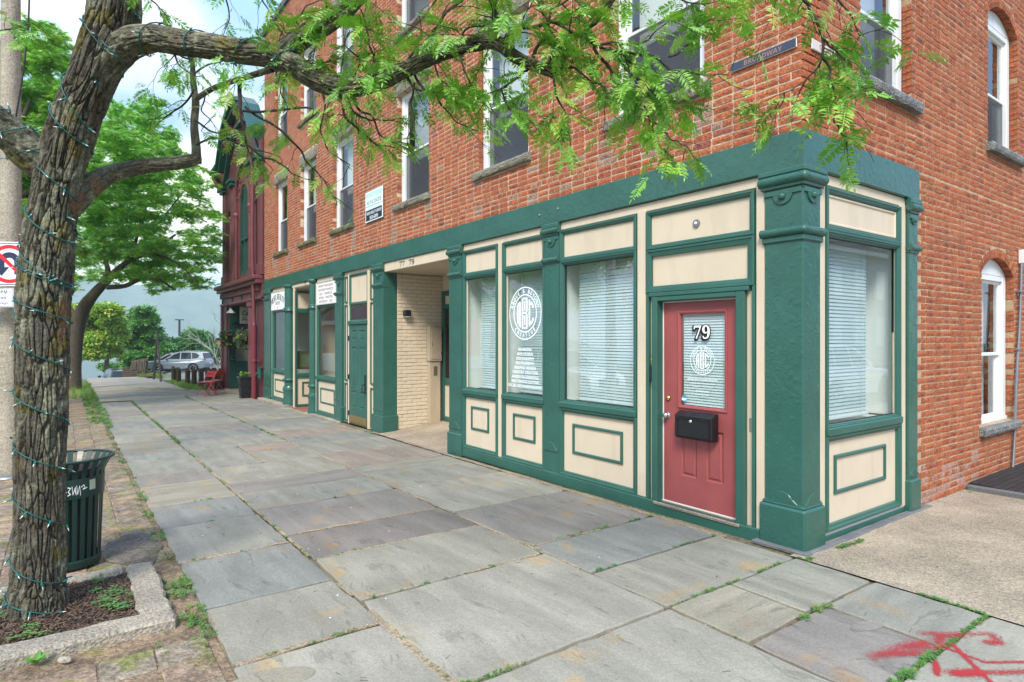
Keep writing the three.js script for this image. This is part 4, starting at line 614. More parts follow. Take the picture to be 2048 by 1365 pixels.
  const column = (x, r, b, n) => { const g = grp('column', bld); mesh('shaft', [lathe([[r * 0.92, 0], [r * 0.86, 3.05]], 20).translate(x, b + 0.03, 0.0)], M.green, g); mesh('collar', [lathe([[r * 1.22, 0], [r * 1.22, 0.1], [r * 1.08, 0.14], [r * 1.08, 0.36], [r * 1.2, 0.38], [r * 1.2, 0.44], [r, 0.5]], 20).translate(x, b, 0), lathe([[r, 0], [r * 1.22, 0.02], [r * 1.22, 0.06], [r * 1.05, 0.08]], 20).translate(x, b + 0.62, 0), lathe([[r * 0.9, 0], [r * 1.2, 0.02], [r * 1.2, 0.055], [r * 0.95, 0.07], [r * 1.15, 0.1], [r * 0.9, 0.12]], 20).translate(x, 2.38, 0), lathe([[r * 0.9, 0], [r * 1.2, 0.05], [r * 1.2, 0.1], [0, 0.1]], 20).translate(x, 3.0, 0)], M.green, g); };
  column(-13.88, 0.15, gy(-14) + 0.06); column(-11.98, 0.11, gy(-12));
  pilaster(-16.40, -15.72, 0.02, false, 0.09, [2.78, 2.86], gy(-16) + 0.05);
  { const e = grp('entry_recess', bld), Q2 = (n, gs, m) => mesh(n, gs, m, e), b = gy(-13);
    Q2('side_boarding', [cbox(-13.62, -13.55, b, 3.0, -0.06, 0.0), cbox(-13.68, -13.58, b, 0.74, -1.55, -0.06), cbox(-13.68, -13.58, 2.4, 3.0, -1.55, -0.06)], M.cream);
    const sd = (g) => g.rotateY(Math.PI / 2).translate(-13.58, 0, 0); // faces of the side wall, which looks along the street
    Q2('side_frame', [sd(mould(0.03, 1.5, 0.72, 2.42, [[0, 0], [0, 0.03], [0.02, 0.035], [0.06, 0.03], [0.065, -0.02]], 0)), sd(mould(0.03, 1.5, b + 0.02, 0.73, [[0, 0], [0, 0.03], [0.02, 0.035], [0.06, 0.03], [0.065, -0.02]], 0)), sd(mould(0.22, 1.3, 0.18, 0.56, [[0, 0], [0.004, 0.02], [0.034, 0.02], [0.04, 0]], 0)), sd(mould(0.03, 1.5, 2.41, 2.93, [[0, 0], [0, 0.03], [0.02, 0.035], [0.06, 0.03], [0.065, -0.02]], 0))], M.greenTrim);
    Q2('pane', sd(card(1.4, 1.62).translate(0.765, 1.57, -0.02)), M.glass); Q2('soffit', [cbox(-13.6, -12.0, 2.98, 3.05, -1.6, -0.03)], M.cream); Q2('lintel_board', [cbox(-13.74, -12.08, 3.0, 3.088, -0.06, -0.01)], M.cream); Q2('rear_boarding', [cbox(-13.6, -11.9, b, 3.0, -1.66, -1.56)], M.greenTrim); Q2('side_boarding', [cbox(-12.1, -12.02, b, 3.0, -1.56, -0.02)], M.cream);
    Q2('tile_floor', [cbox(-13.6, -12.0, b - 0.05, b + 0.012, -1.56, 0.06, 0.004)], std([0.42, 0.16, 0.11], { roughness: 0.8, map: T.concM })); Q2('entry_step', [cbox(-13.74, -12.1, b - 0.05, b + 0.006, 0.062, 0.30, 0.01)], M.concGrey);
    const t = canvasTex(256, 96, (x, w, h) => { x.clearRect(0, 0, w, h); x.fillStyle = 'rgb(10,10,10)'; x.font = 'bold 84px serif'; x.textBaseline = 'middle'; x.fillText('77', 70, 48); }); Q2('house_numbers', card(0.5, 0.14).translate(-12.6, 3.04, 0.002), M.decal(t)); }
  mesh('stone_step', [stone(ragged(-16.5, -13.7, -0.05, 0.20, 0.012, 0.2), 0.075, 0.09, 0.012)], M.concGrey, bld);
  mesh('stone_step', [stone(ragged(-12.3, -10.1, -0.05, 0.13, 0.012, 0.2), 0.02, 0.04, 0.01)], M.concGrey, bld);
}
{ const t = thing('framed_picture', 'small dark framed landscape picture in the estate agent\u2019s side window', 'picture', [-13.69, 1.12, -0.32]); mesh('frame', [mould(-0.26, 0.26, -0.24, 0.24, [[0, 0], [0, 0.02], [0.05, 0.026], [0.06, 0.008]], 0).rotateY(Math.PI / 2)], std([0.09, 0.06, 0.035], { roughness: 0.5 }), t); mesh('canvas', [cbox(-0.22, 0.22, -0.2, 0.2, 0.002, 0.010, 0.001).rotateY(Math.PI / 2)], std([0.20, 0.24, 0.16], { roughness: 0.7, map: T.dirtM }), t); }
// ---- venetian blinds hanging inside the right-hand shop, slat by slat
for (const [x0, x1, e0, e1, B] of [[-5.25, -4.30, 1, 0, 0], [-4.24, -3.24, 1, 0, 0], [-3.02, -1.74, 1, 0, 0], [0.3, 1.86, 0, 1, 1]]) { const o = grp('added_pale_boards', bld), q = (g) => B ? toB(g) : g, w = B ? 0.5 : 0.42; mesh('added_back_board', q(cbox(B ? x1 - w : x0, B ? x1 : x0 + w, 0.95, 2.95, -0.44, -0.42)), M.fillWhite, o); mesh('added_side_board', q(B ? cbox(x1 - 0.02, x1, 0.95, 2.95, -0.419, -0.06) : cbox(x0, x0 + 0.02, 0.95, 2.95, -0.419, -0.06)), M.fillWhite, o); }  // white boards added to brighten the strips of glass beside the blinds
function blind(x0, x1, y0, y1, z, B, label, tilt = 1.27) {
  const o = thing('venetian_blind', label, 'blind', [0, 0, 0], B ? Math.PI / 2 : 0, 'white blinds in the shop windows'), n = Math.round((y1 - y0) / 0.034);
  const g = cbox(x0, x1, -0.0006, 0.0006, -0.0168, 0.0168, 0.0003).rotateX(tilt);
  mesh('headrail', cbox(x0, x1, y1, y1 + 0.04, z - 0.03, z + 0.03, 0.004), M.blind, o);
  for (let i = 0; i < n; i++) { const m = mesh('slat', g, M.blind, o); m.position.set(0, y1 - 0.025 - i * 0.034, z); m.rotation.z = rr(-0.0012, 0.0012); }
  mesh('bottom_rail', cbox(x0, x1, y1 - 0.02 - n * 0.034, y1 - n * 0.034, z - 0.025, z + 0.025, 0.004), M.blind, o);
  for (const x of [lerp(x0, x1, 0.12), lerp(x0, x1, 0.88)]) mesh('cord', cyl(0.0015, 0.0015, [x, y1 - n * 0.034, z + 0.027], [x, y1, z + 0.027], 5), M.blind, o);
}
blind(-5.08, -4.28, 0.99, 2.66, -0.25, false, 'white venetian blind behind the plain narrow window left of the lettered one');
blind(-4.10, -3.2, 0.99, 2.66, -0.25, false, 'white venetian blind behind the window with white lettering');
blind(-2.86, -1.7, 1.0, 2.66, -0.20, false, 'wide white venetian blind in the window next to the red door');
blind(0.30, 1.52, 1.0, 2.66, -0.20, true, 'white venetian blind in the side window round the corner');
// ================================================================ THE MAROON BUILDING NEXT DOOR
{
  const t = thing('maroon_building', 'narrow maroon painted building with arched window and dark green cornice', 'building'), P = (n, gs, m, p = t) => mesh(n, gs, m, p), X0 = -22.25, X1 = -16.56, c = -19.15, b = gy(-19);
  const arch = (path, cx, w, y0, ys, pointed, z) => { path.moveTo(cx - w, y0); path.lineTo(cx - w, ys); for (let i = 1; i <= 16; i++) { const a = Math.PI - i / 16 * Math.PI; path.lineTo(cx + Math.cos(a) * w, ys + Math.sin(a) * w * pointed); } path.lineTo(cx + w, y0); path.closePath(); return path; };
  const s = poly([[X0, 3.30], [X1, 3.30], [X1, 8.0], [c + 2.2, 8.0], [c + 1.6, 8.7], [c + 0.8, 9.1], [c, 9.2], [c - 0.8, 9.1], [c - 1.6, 8.7], [c - 2.2, 8.0], [X0, 8.0]]);
  s.holes.push(arch(new THREE.Path(), c, 0.95, 3.72, 6.35, 1.15)); for (const k of [-1, 1]) s.holes.push(arch(new THREE.Path(), c + k * 2.05, 0.27, 3.9, 5.85, 1.5));
  P('wall', extrude(s, 0.22).translate(0, 0, -0.22), M.maroon);
  P('wall', [cbox(X0, X0 + 0.3, -0.4, 8.0, -9, -0.23), cbox(X1 - 0.01, X1 + 0.10, -0.3, 7.9, -9.4, -0.24)], M.maroon);
  const s2 = arch(new THREE.Shape(), c, 0.96, 3.70, 6.35, 1.15); s2.holes.push(arch(new THREE.Path(), c, 0.56, 3.80, 6.1, 1.45)); P('arch_surround', extrude(s2, 0.05, 0.012).translate(0, 0, -0.10), M.maroonTrim);
  for (const k of [-1, 1]) P('blind_arch', extrude(arch(new THREE.Shape(), c + k * 2.05, 0.28, 3.88, 5.85, 1.5), 0.08).translate(0, 0, -0.13), M.maroonTrim);
  const ring = (r0, r1, y, z, d) => { const q = new THREE.Shape(); q.moveTo(c - r1, 5.7); q.lineTo(c - r1, y); for (let i = 1; i <= 16; i++) { const a = Math.PI - i / 16 * Math.PI; q.lineTo(c + Math.cos(a) * r1, y + Math.sin(a) * r1 * 1.15); } q.lineTo(c + r1, 5.7); q.lineTo(c + r0, 5.7); q.lineTo(c + r0, y); for (let i = 1; i <= 16; i++) { const a = i / 16 * Math.PI; q.lineTo(c + Math.cos(a) * r0, y + Math.sin(a) * r0 * 1.15); } q.lineTo(c - r0, 5.7); q.closePath(); return extrude(q, d, 0.01).translate(0, 0, z); };
  P('arch_moulding', [ring(0.97, 1.14, 6.35, 0.0, 0.03), ring(0.56, 0.70, 6.15, -0.10, 0.075)], M.maroonTrim);
  for (let i = 0; i < 9; i++) { const a = lerp(0.25, Math.PI - 0.25, i / 8); P('tracery', new THREE.TorusGeometry(0.085, 0.025, 6, 12).toNonIndexed().translate(c + Math.cos(a) * 0.80, 6.30 + Math.sin(a) * 0.95, -0.035), M.maroonTrim); }
  for (const x of [X0 + 0.28, c - 1.45, c + 1.45, X1 - 0.28]) { P('pilaster', [cbox(x - 0.24, x + 0.24, 3.58, 7.0, -0.05, 0.05, 0.015), cbox(x - 0.3, x + 0.3, 3.58, 3.95, -0.05, 0.085, 0.02)], M.maroonTrim); P('pilaster_cap', [cbox(x - 0.29, x + 0.29, 6.98, 7.1, -0.05, 0.15, 0.02), cbox(x - 0.33, x + 0.33, 7.1, 7.22, -0.05, 0.2, 0.02)], M.darkGreen); }
  for (const x of [c - 0.98, c + 0.98, c - 1.78, c + 1.78]) P('colonnette', [lathe([[0.06, 3.7], [0.06, 5.8], [0.11, 5.85], [0.11, 5.95], [0.07, 6.0]], 10).translate(x, 0, 0.0)], M.maroonTrim);
  const w = grp('arched_window', t); const s3 = arch(new THREE.Shape(), c, 0.56, 3.80, 6.1, 1.45); s3.holes.push(arch(new THREE.Path(), c, 0.44, 3.92, 6.08, 1.45)); mesh('frame', [extrude(s3, 0.08, 0.01).translate(0, 0, -0.135), cbox(c - 0.035, c + 0.035, 3.85, 6.7, -0.11, -0.03), cbox(c - 0.5, c + 0.5, 4.95, 5.03, -0.105, -0.025)], M.darkGreen, w); mesh('pane', extrude(arch(new THREE.Shape(), c, 0.5, 3.86, 6.08, 1.45), 0.012).translate(0, 0, -0.10), std([0.03, 0.05, 0.05], { roughness: 0.04 }), w);
  P('belt_cornice', [cbox(X0 - 0.22, X1, 3.44, 3.58, -0.1, 0.30, 0.03), cbox(X0 - 0.14, X1, 3.32, 3.439, -0.1, 0.22, 0.02)], M.maroonTrim);
  for (let i = 0; i < 34; i++) P('dentil', cbox(X0 - 0.05 + i * 0.165, X0 + 0.03 + i * 0.165, 3.12, 3.30, -0.02, 0.12, 0.008), M.maroonTrim);
  P('fascia', [cbox(X0 - 0.06, X1, 2.93, 3.32, -0.3, 0.03, 0.01), cbox(X0 - 0.03, X1, 2.84, 2.929, -0.35, 0.06, 0.01), cbox(X0 - 0.1, X1, 2.86, 2.935, -0.1, 0.11, 0.015)], M.maroonTrim);
  for (const x of [X0 + 0.05, -20.6, -19.2, -17.9]) P('bracket', [cbox(x - 0.04, x + 0.04, 2.955, 3.10, 0.028, 0.07, 0.008)], M.darkGreen);
  P('door_post', [cbox(X0, X0 + 0.75, b - 0.05, 2.835, -0.30, 0.05, 0.01), cbox(X0 - 0.04, X0 + 0.2, b - 0.05, 2.86, -0.2, 0.10, 0.015), cbox(-18.20, -17.75, b - 0.02, 2.835, -0.3, 0.06, 0.012), cbox(-18.26, -17.7, 2.68, 2.836, -0.3, 0.10, 0.015)], M.maroonTrim);
  P('brick_return', [cbox(-17.74, X1, b - 0.05, 2.835, -0.3, -0.02, 0.01)], M.maroon);
  P('post_plinth', [cbox(X0 - 0.1, X0 + 0.3, b - 0.05, b + 0.34, -0.2, 0.16, 0.03)], M.concGrey);
  P('porch_wall', [cbox(-21.5, -21.36, b - 0.05, 2.86, -2.5, -0.301), cbox(-18.2, -18.1, b - 0.05, 2.86, -2.5, -0.301), cbox(-21.4, -18.2, b - 0.05, 2.86, -2.6, -2.5), cbox(-21.4, -18.2, 2.845, 2.9, -2.5, -0.302), cbox(-21.36, -21.27, 2.19, 2.84, -0.9, -0.01)], M.darkGreen);
  P('porch_floor', [cbox(-21.5, -18.1, b - 0.1, b + 0.02, -2.5, 0.12, 0.01)], M.concrete);
  // the green door standing open across the porch
  const d = grp('door', t), DX = -21.25, sd = (g) => g.rotateY(Math.PI / 2).translate(DX, 0, 0); const ds = poly([[-0.02, b + 0.03], [0.80, b + 0.03], [0.80, 2.16], [-0.02, 2.16]]); ds.holes.push(rectHole(0.2, 0.72, 0.85, 1.42)); ds.holes.push(rectHole(0.2, 0.72, 1.52, 2.02));
  mesh('leaf', [sd(extrude(ds, 0.045, 0.004)), sd(mould(0.16, 0.76, b + 0.25, 0.62, [[0, 0], [0.0, 0.01], [0.03, 0.01], [0.04, 0]], 0.046))], M.darkGreen, d); mesh('pane', [sd(cbox(0.2, 0.72, 0.85, 1.42, 0.015, 0.027)), sd(cbox(0.2, 0.72, 1.52, 2.02, 0.015, 0.027))], std([0.16, 0.17, 0.14], { roughness: 0.04 }), d);
  mesh('handle', [sd(cyl(0.02, 0.02, [0.06, 0.93, 0.04], [0.06, 0.93, 0.1], 10)), sd(cyl(0.014, 0.012, [0.05, 0.93, 0.1], [0.18, 0.925, 0.1], 8)), sd(cyl(0.028, 0.028, [0.06, 1.06, 0.04], [0.06, 1.06, 0.065], 12))], M.steel, d);
  // the bracketed cornice that curves up over the middle
  const cor = [[X0 - 0.45, 7.70], [-21.6, 7.78], [-21.25, 8.2], [-20.8, 8.75], [-20.2, 9.12], [-19.6, 9.28], [c, 9.32], [-18.7, 9.28], [-18.1, 9.12], [-17.5, 8.75], [-17.05, 8.2], [-16.7, 7.78], [X1 - 0.02, 7.72]];
  const band = (o0, o1, z0, z1) => { const up = cor.map(([x, y]) => [x, y + o1]), dn = cor.map(([x, y]) => [x, y + o0]).reverse(); return extrude(poly([...up, ...dn]), z1 - z0, 0.015).translate(0, 0, z0); };
  P('cornice', [band(-0.55, -0.42, -0.1, 0.14), band(-0.1, 0.06, -0.1, 0.30), band(0.06, 0.2, -0.1, 0.40)], M.darkGreen); P('frieze', band(-0.42, -0.1, -0.1, 0.08), M.maroonTrim);
  for (const [x, y] of [[X0 - 0.2, 7.32], [X0 + 0.55, 7.36], [-20.85, 8.3], [-20.2, 8.68], [c, 8.9], [-18.1, 8.68], [-17.45, 8.3]]) { const q = new THREE.Shape(); q.moveTo(0, 0); q.lineTo(0, 0.42); q.lineTo(0.28, 0.42); q.bezierCurveTo(0.30, 0.2, 0.2, 0.28, 0.18, 0.16); q.bezierCurveTo(0.15, 0.04, 0.09, 0.08, 0.07, -0.04); q.closePath(); P('cornice_bracket', extrude(q, 0.2, 0.01).rotateY(-Math.PI / 2).translate(x + 0.1, y - 0.12, 0.02), M.maroonTrim); }
  P('roof', [cbox(X0 + 0.05, X1 - 0.02, 7.9, 8.0, -9, -0.23)], M.roomDark);
}
{ // downspout between the two buildings
  const t = thing('downspout', 'maroon red downspout between the maroon building and the brick one', 'drainpipe', [-17.12, 0, 0.13]), m = std([0.20, 0.028, 0.040], { roughness: 0.42, map: T.paintM });
  mesh('pipe', [tube([[0, 2.1, 0], [0, 4.5, 0.05], [0, 7.3, 0.10], [0.1, 7.7, 0.3]], [0.055, 0.055], 12, 6).toNonIndexed()], M.maroonTrim, t); mesh('lower_pipe', [lathe([[0.085, gy(-17)], [0.085, 2.05], [0.07, 2.12], [0.055, 2.16]], 14), lathe([[0.09, 0.95], [0.1, 0.97], [0.1, 1.02], [0.09, 1.04]], 14)], m, t); mesh('bracket', [2.9, 1.0, 3.5].map((y) => cbox(-0.1, 0.4, y, y + 0.035, -0.1, -0.05, 0.004)), m, t);
}
{ const t = thing('wall_pipe', 'short green pipe stub low on the wall beside the downspout', 'pipe', [-16.75, 0.62, 0.0]); mesh('stub', [cyl(0.07, 0.07, [0, -0.12, 0.05], [0, 0.16, 0.05], 12), cyl(0.05, 0.05, [0, 0, -0.03], [0, 0, 0.18], 12)], M.darkGreen, t); mesh('cap', [cyl(0.085, 0.085, [0, 0.16, 0.05], [0, 0.19, 0.05], 12)], M.darkGreen, t); }
{ const t = thing('porch_lamp', 'white bell-shaped lamp hanging in the maroon building\u2019s porch', 'lamp', [-20.9, 2.58, 0.02]); mesh('shade', [lathe([[0.03, 0.16], [0.05, 0.12], [0.16, 0.0], [0.155, 0.0], [0.04, 0.11], [0.02, 0.14]], 18)], M.whitePaint, t); mesh('arm', [tube([[0, 0.15, 0], [0, 0.26, 0], [0, 0.28, -0.08]], [0.012, 0.012], 8, 4).toNonIndexed()], M.galv, t); }

// ================================================================ SIGNS
function sign(name, label, w, h, pos, turn, draw, px = 512, thick = 0.012) {
  const t = thing(name, label, 'sign', pos, turn); mesh('board', cbox(-w / 2, w / 2, -h / 2, h / 2, -thick, 0, 0.002), M.white, t);
  mesh('lettering', card(w - 0.006, h - 0.006).translate(0, 0, 0.002), M.signFace(canvasTex(px, Math.round(px * h / w), draw)), t); return t;
}
sign('wall_sign', 'white and navy no vacancies sign on the brick wall', 0.80, 0.585, [-8.385, 4.237, 0.03], 0, (x, w, h) => {
  x.fillStyle = 'rgb(222,240,242)'; x.fillRect(0, 0, w, h); x.textAlign = 'center'; x.textBaseline = 'middle'; x.fillStyle = 'rgb(110,205,220)'; x.font = 'bold 84px sans-serif'; x.fillText('PRIVATE ROOMS', w / 2, h * 0.14, w * 0.9); x.fillStyle = 'rgb(15,20,28)'; x.font = 'bold 66px serif'; x.fillText('NO VACANCIES', w / 2, h * 0.37, w * 0.86); x.fillRect(0, h * 0.485, w, 5);
  x.fillStyle = 'rgb(140,205,215)'; x.font = '30px sans-serif'; x.fillText('FOR INFORMATION CALL', w / 2, h * 0.55, w * 0.8); x.fillStyle = 'rgb(22,32,48)'; x.fillRect(w * 0.03, h * 0.61, w * 0.94, h * 0.36); x.fillStyle = 'rgb(225,228,232)'; x.font = 'bold 52px sans-serif'; x.fillText('MESH REALTY GROUP', w / 2, h * 0.72, w * 0.86); x.font = 'bold 60px sans-serif'; x.fillText('565-6899', w / 2, h * 0.88, w * 0.6); });
sign('street_sign', 'dark blue street name plate reading BROADWAY on the brick corner', 0.60, 0.075, [-0.345, 4.097, 0.016], 0, (x, w, h) => { x.fillStyle = 'rgb(52,62,82)'; x.fillRect(0, 0, w, h); for (let i = 0; i < 420; i++) { x.fillStyle = `rgba(${90 + 60 * hash(i, 3, 1)},${70 + 30 * hash(i, 5, 1)},60,0.35)`; x.fillRect(hash(i, 1, 2) * w, hash(i, 2, 2) * h, 5, 3); } x.fillStyle = 'rgb(150,112,96)'; x.font = `bold ${h * 0.86}px sans-serif`; x.textAlign = 'center'; x.textBaseline = 'middle'; x.fillText('BROADWAY', w / 2, h * 0.53, w * 0.95); }, 1024);
sign('street_sign', 'pale worn street name plate reading GRAND on the side wall', 0.46, 0.085, [0.016, 4.10, -0.345], Math.PI / 2, (x, w, h) => { x.fillStyle = 'rgb(205,190,185)'; x.fillRect(0, 0, w, h); x.fillStyle = 'rgb(140,95,88)'; x.font = `bold ${h * 0.84}px sans-serif`; x.textAlign = 'center'; x.textBaseline = 'middle'; x.fillText('GRAND', w * 0.5, h * 0.53, w * 0.9); for (let i = 0; i < 160; i++) { x.fillStyle = 'rgba(150,110,95,0.3)'; x.fillRect(hash(i, 1, 4) * w, hash(i, 2, 4) * h, 7, 3); } }, 768);
sign('shop_sign', 'white estate agent sign with arched dark lettering over the far window', 1.34, 0.50, [-14.92, 2.72, 0.03], 0, (x, w, h) => { x.fillStyle = 'rgb(236,236,234)'; x.fillRect(0, 0, w, h); x.strokeStyle = 'rgb(190,190,190)'; x.lineWidth = 6; x.strokeRect(3, 3, w - 6, h - 6); x.fillStyle = 'rgb(40,42,48)'; x.textAlign = 'center'; x.font = 'bold 84px serif'; [...'MESH REALTY'].forEach((c, i) => { const u = (i - 5) / 5; x.save(); x.translate(w / 2 + u * w * 0.40, h * 0.42 + u * u * h * 0.24); x.rotate(u * 0.42); x.fillText(c, 0, 0); x.restore(); }); x.font = 'bold 46px serif'; x.fillText('GROUP', w / 2, h * 0.70); x.fillRect(w / 2 - 8, h * 0.82, 16, 18); });
sign('shop_sign', 'white sign with five rows of dark red lettering over the near estate agent window', 1.26, 0.50, [-11.05, 2.715, 0.03], 0, (x, w, h) => { x.fillStyle = 'rgb(240,238,235)'; x.fillRect(0, 0, w, h); x.strokeStyle = 'rgb(200,195,195)'; x.lineWidth = 7; x.strokeRect(5, 5, w - 10, h - 10); x.fillStyle = 'rgb(120,62,58)'; x.textAlign = 'center'; x.textBaseline = 'middle'; x.font = 'bold 33px sans-serif'; ['PROPERTY MANAGEMENT', 'INVESTMENT PROPERTIES', 'SALES  \u00b7  COMMERCIAL', 'RENTALS  \u00b7  INDUSTRIAL', 'RESTORATION  \u00b7  LAND'].forEach((t, i) => x.fillText(t, w / 2, h * (0.15 + i * 0.178), w * 0.88)); });
sign('shop_sign', 'cream cafe sign with black script above the open green door', 0.50, 0.62, [-21.25, 2.52, -0.60], Math.PI / 2, (x, w, h) => { x.fillStyle = 'rgb(226,220,200)'; x.fillRect(0, 0, w, h); x.fillStyle = 'rgb(25,25,28)'; x.textAlign = 'center'; x.font = 'italic bold 190px serif'; x.fillText('Caf\u00e9', w * 0.52, h * 0.5, w * 0.8); x.font = 'bold 60px sans-serif'; x.fillText('the', w * 0.3, h * 0.70); x.fillText('better', w * 0.36, h * 0.80, w * 0.5); }, 384);

// ================================================================ ON THE DOOR AND THE SIDE WALL
{ const t = thing('mailbox', 'black wall mailbox with a round lock hanging on the red door', 'mailbox', [-1.045, 0.885, -0.072]);
  const s = poly([[0, -0.125], [0.085, -0.125], [0.105, -0.10], [0.105, 0.085], [0.03, 0.125], [0, 0.125]]); mesh('body', extrude(s, 0.41, 0.006).rotateY(-Math.PI / 2).translate(0.205, 0, 0), M.black, t);
  mesh('lid', cbox(-0.212, 0.212, -0.003, 0.003, 0, 0.098, 0.002).rotateX(0.48).translate(0, 0.132, 0.022), M.black, t); mesh('front_panel', mould(-0.185, 0.185, -0.098, 0.075, [[0, 0], [0.002, 0.005], [0.010, 0.005], [0.013, 0]], 0.1105), M.black, t); mesh('lock', [lathe([[0, 0.012], [0.012, 0.012], [0.017, 0.006], [0.018, 0]], 16).rotateX(Math.PI / 2).translate(-0.02, 0.045, 0.108)], M.steel, t); }
{ const t = thing('door_bell', 'black and brass doorbell pad on the strip left of the red door', 'doorbell', [-1.585, 1.36, -0.03]); mesh('pad', cbox(-0.017, 0.017, -0.075, 0.075, 0, 0.032, 0.006), M.black, t); mesh('brass_plate', [cbox(-0.014, 0.014, 0.09, 0.19, 0, 0.012, 0.003), cbox(-0.009, 0.009, -0.14, -0.1, 0, 0.01, 0.003)], M.brass, t); mesh('button', [new THREE.SphereGeometry(0.008, 10, 6).toNonIndexed().translate(0, 0.14, 0.012)], M.whitePaint, t); }
{ const t = thing('conduit', 'thin grey conduit with a white top box running down the brick side wall', 'conduit'); mesh('pipe', [tube([[0.03, 2.78, -5.32], [0.032, 2.0, -5.24], [0.03, 1.2, -5.12], [0.03, 0.62, -5.06], [0.03, 0.4, -5.03], [0.035, -0.02, -4.93]], [0.016, 0.016], 10, 6).toNonIndexed()], M.galv, t); mesh('junction_box', [cbox(0, 0.07, 2.68, 2.86, -5.39, -5.29, 0.008)], M.white, t); mesh('clip', [1.55, 2.3].map((y) => cbox(0, 0.052, y, y + 0.022, -5.22 - (y - 1.5) * 0.06, -5.14 - (y - 1.5) * 0.06, 0.003)), M.galv, t); }
{ const t = thing('cellar_hatch', 'low dark plank cellar hatch against the side wall by the conduit', 'hatch'); mesh('kerb', [cbox(0.02, 0.62, -0.02, 0.055, -3.52, -3.43, 0.01), cbox(0.56, 0.64, -0.02, 0.05, -5.6, -3.525, 0.01)], std([0.17, 0.175, 0.18], { roughness: 0.8, map: T.stoneM }), t); for (let i = 0; i < 8; i++) mesh('plank', cbox(0.015 + i * 0.068, 0.078 + i * 0.068, 0.02, 0.075 - i * 0.004, -5.6, -3.53, 0.004), std([0.055, 0.038, 0.03], { roughness: 0.8, map: T.woodM, bumpMap: T.barkB, bumpScale: 0.003 }), t); }

// ================================================================ LITTER BIN
{
  const p = at(135, 1135, 4.72), t = thing('litter_bin', 'dark green slatted steel litter bin with white scrawl behind the tree trunk', 'litter bin', [p[0], gy(p[0]) - 0.004, p[2]], 0.3); t.scale.set(0.85, 1, 0.85);
  const G = std([0.008, 0.040, 0.031], { roughness: 0.34, map: T.paintM }), n = 26, rad = (y) => y < 0.62 ? lerp(0.245, 0.272, y / 0.62) : y < 0.70 ? 0.274 : 0.274 + 0.075 * Math.pow((y - 0.70) / 0.13, 1.35);
  const sl = (() => { const o = [], ys = [0.06, 0.3, 0.55, 0.68, 0.73, 0.77, 0.80, 0.825], w = 0.019, th = 0.006; for (let i = 0; i + 1 < ys.length; i++) { const a = ys[i], b = ys[i + 1], ra = rad(a), rb = rad(b), A = (r, s, u, y) => [s * w * r / 0.272, y, r - u]; pushQuad(o, A(ra, -1, 0, a), A(ra, 1, 0, a), A(rb, 1, 0, b), A(rb, -1, 0, b)); pushQuad(o, A(ra, 1, th, a), A(ra, -1, th, a), A(rb, -1, th, b), A(rb, 1, th, b)); pushQuad(o, A(ra, 1, 0, a), A(ra, 1, th, a), A(rb, 1, th, b), A(rb, 1, 0, b)); pushQuad(o, A(ra, -1, th, a), A(ra, -1, 0, a), A(rb, -1, 0, b), A(rb, -1, th, b)); } return soup(o); })();
  for (let i = 0; i < n; i++) { const m = mesh('slat', sl, G, t); m.rotation.y = i / n * Math.PI * 2; }
  mesh('band', lathe([[0.268, 0.545], [0.279, 0.548], [0.281, 0.69], [0.27, 0.695], [0.268, 0.545]], 48), G, t); mesh('rim', [new THREE.TorusGeometry(0.352, 0.011, 10, 56).toNonIndexed().rotateX(Math.PI / 2).translate(0, 0.828, 0)], G, t);
  mesh('base_ring', [lathe([[0.236, 0.02], [0.252, 0.02], [0.256, 0.075], [0.24, 0.08]], 40), lathe([[0, 0.05], [0.24, 0.05], [0.24, 0.06]], 30)], G, t); mesh('liner', [lathe([[0.20, 0.07], [0.235, 0.66], [0.25, 0.75], [0.243, 0.75], [0.23, 0.66], [0.19, 0.09], [0, 0.09]], 36)], M.blackRough, t);
  mesh('foot', [0, 1, 2].map((k) => cyl(0.02, 0.025, [Math.cos(k * 2.1) * 0.2, 0.05, Math.sin(k * 2.1) * 0.2], [Math.cos(k * 2.1) * 0.2, 0, Math.sin(k * 2.1) * 0.2], 10)), G, t);
  const arc = (a0, a1, y0, y1, r) => { const g = new THREE.CylinderGeometry(r, r, y1 - y0, 24, 1, true, a0, a1 - a0); g.translate(0, (y0 + y1) / 2, 0); return g; };
  const gt = canvasTex(768, 200, (x, w, h) => { x.clearRect(0, 0, w, h); x.strokeStyle = 'rgba(240,242,245,0.97)'; x.lineCap = x.lineJoin = 'round'; x.lineWidth = 11; const z = (l) => { x.beginPath(); l.forEach(([a, b], i) => i ? x.lineTo(a, b) : x.moveTo(a, b)); x.stroke(); }; z([[20, 150], [60, 90], [95, 110], [60, 150], [110, 165], [130, 90], [165, 85], [150, 125], [190, 150]]); z([[200, 70], [215, 160], [260, 120], [225, 95]]); z([[290, 65], [350, 75], [300, 120], [350, 150], [290, 165]]); z([[380, 60], [400, 160], [450, 70], [470, 165], [440, 110]]); z([[480, 55], [500, 160], [545, 60], [565, 175]]); z([[580, 80], [640, 55], [670, 85], [620, 110], [720, 95]]); });
  mesh('scrawl', arc(0.92, 1.84, 0.56, 0.68, 0.2825), M.decal(gt), t); mesh('sticker', arc(1.86, 2.06, 0.60, 0.675, 0.2822), std([0.42, 0.47, 0.35], { roughness: 0.6 }), t);
}

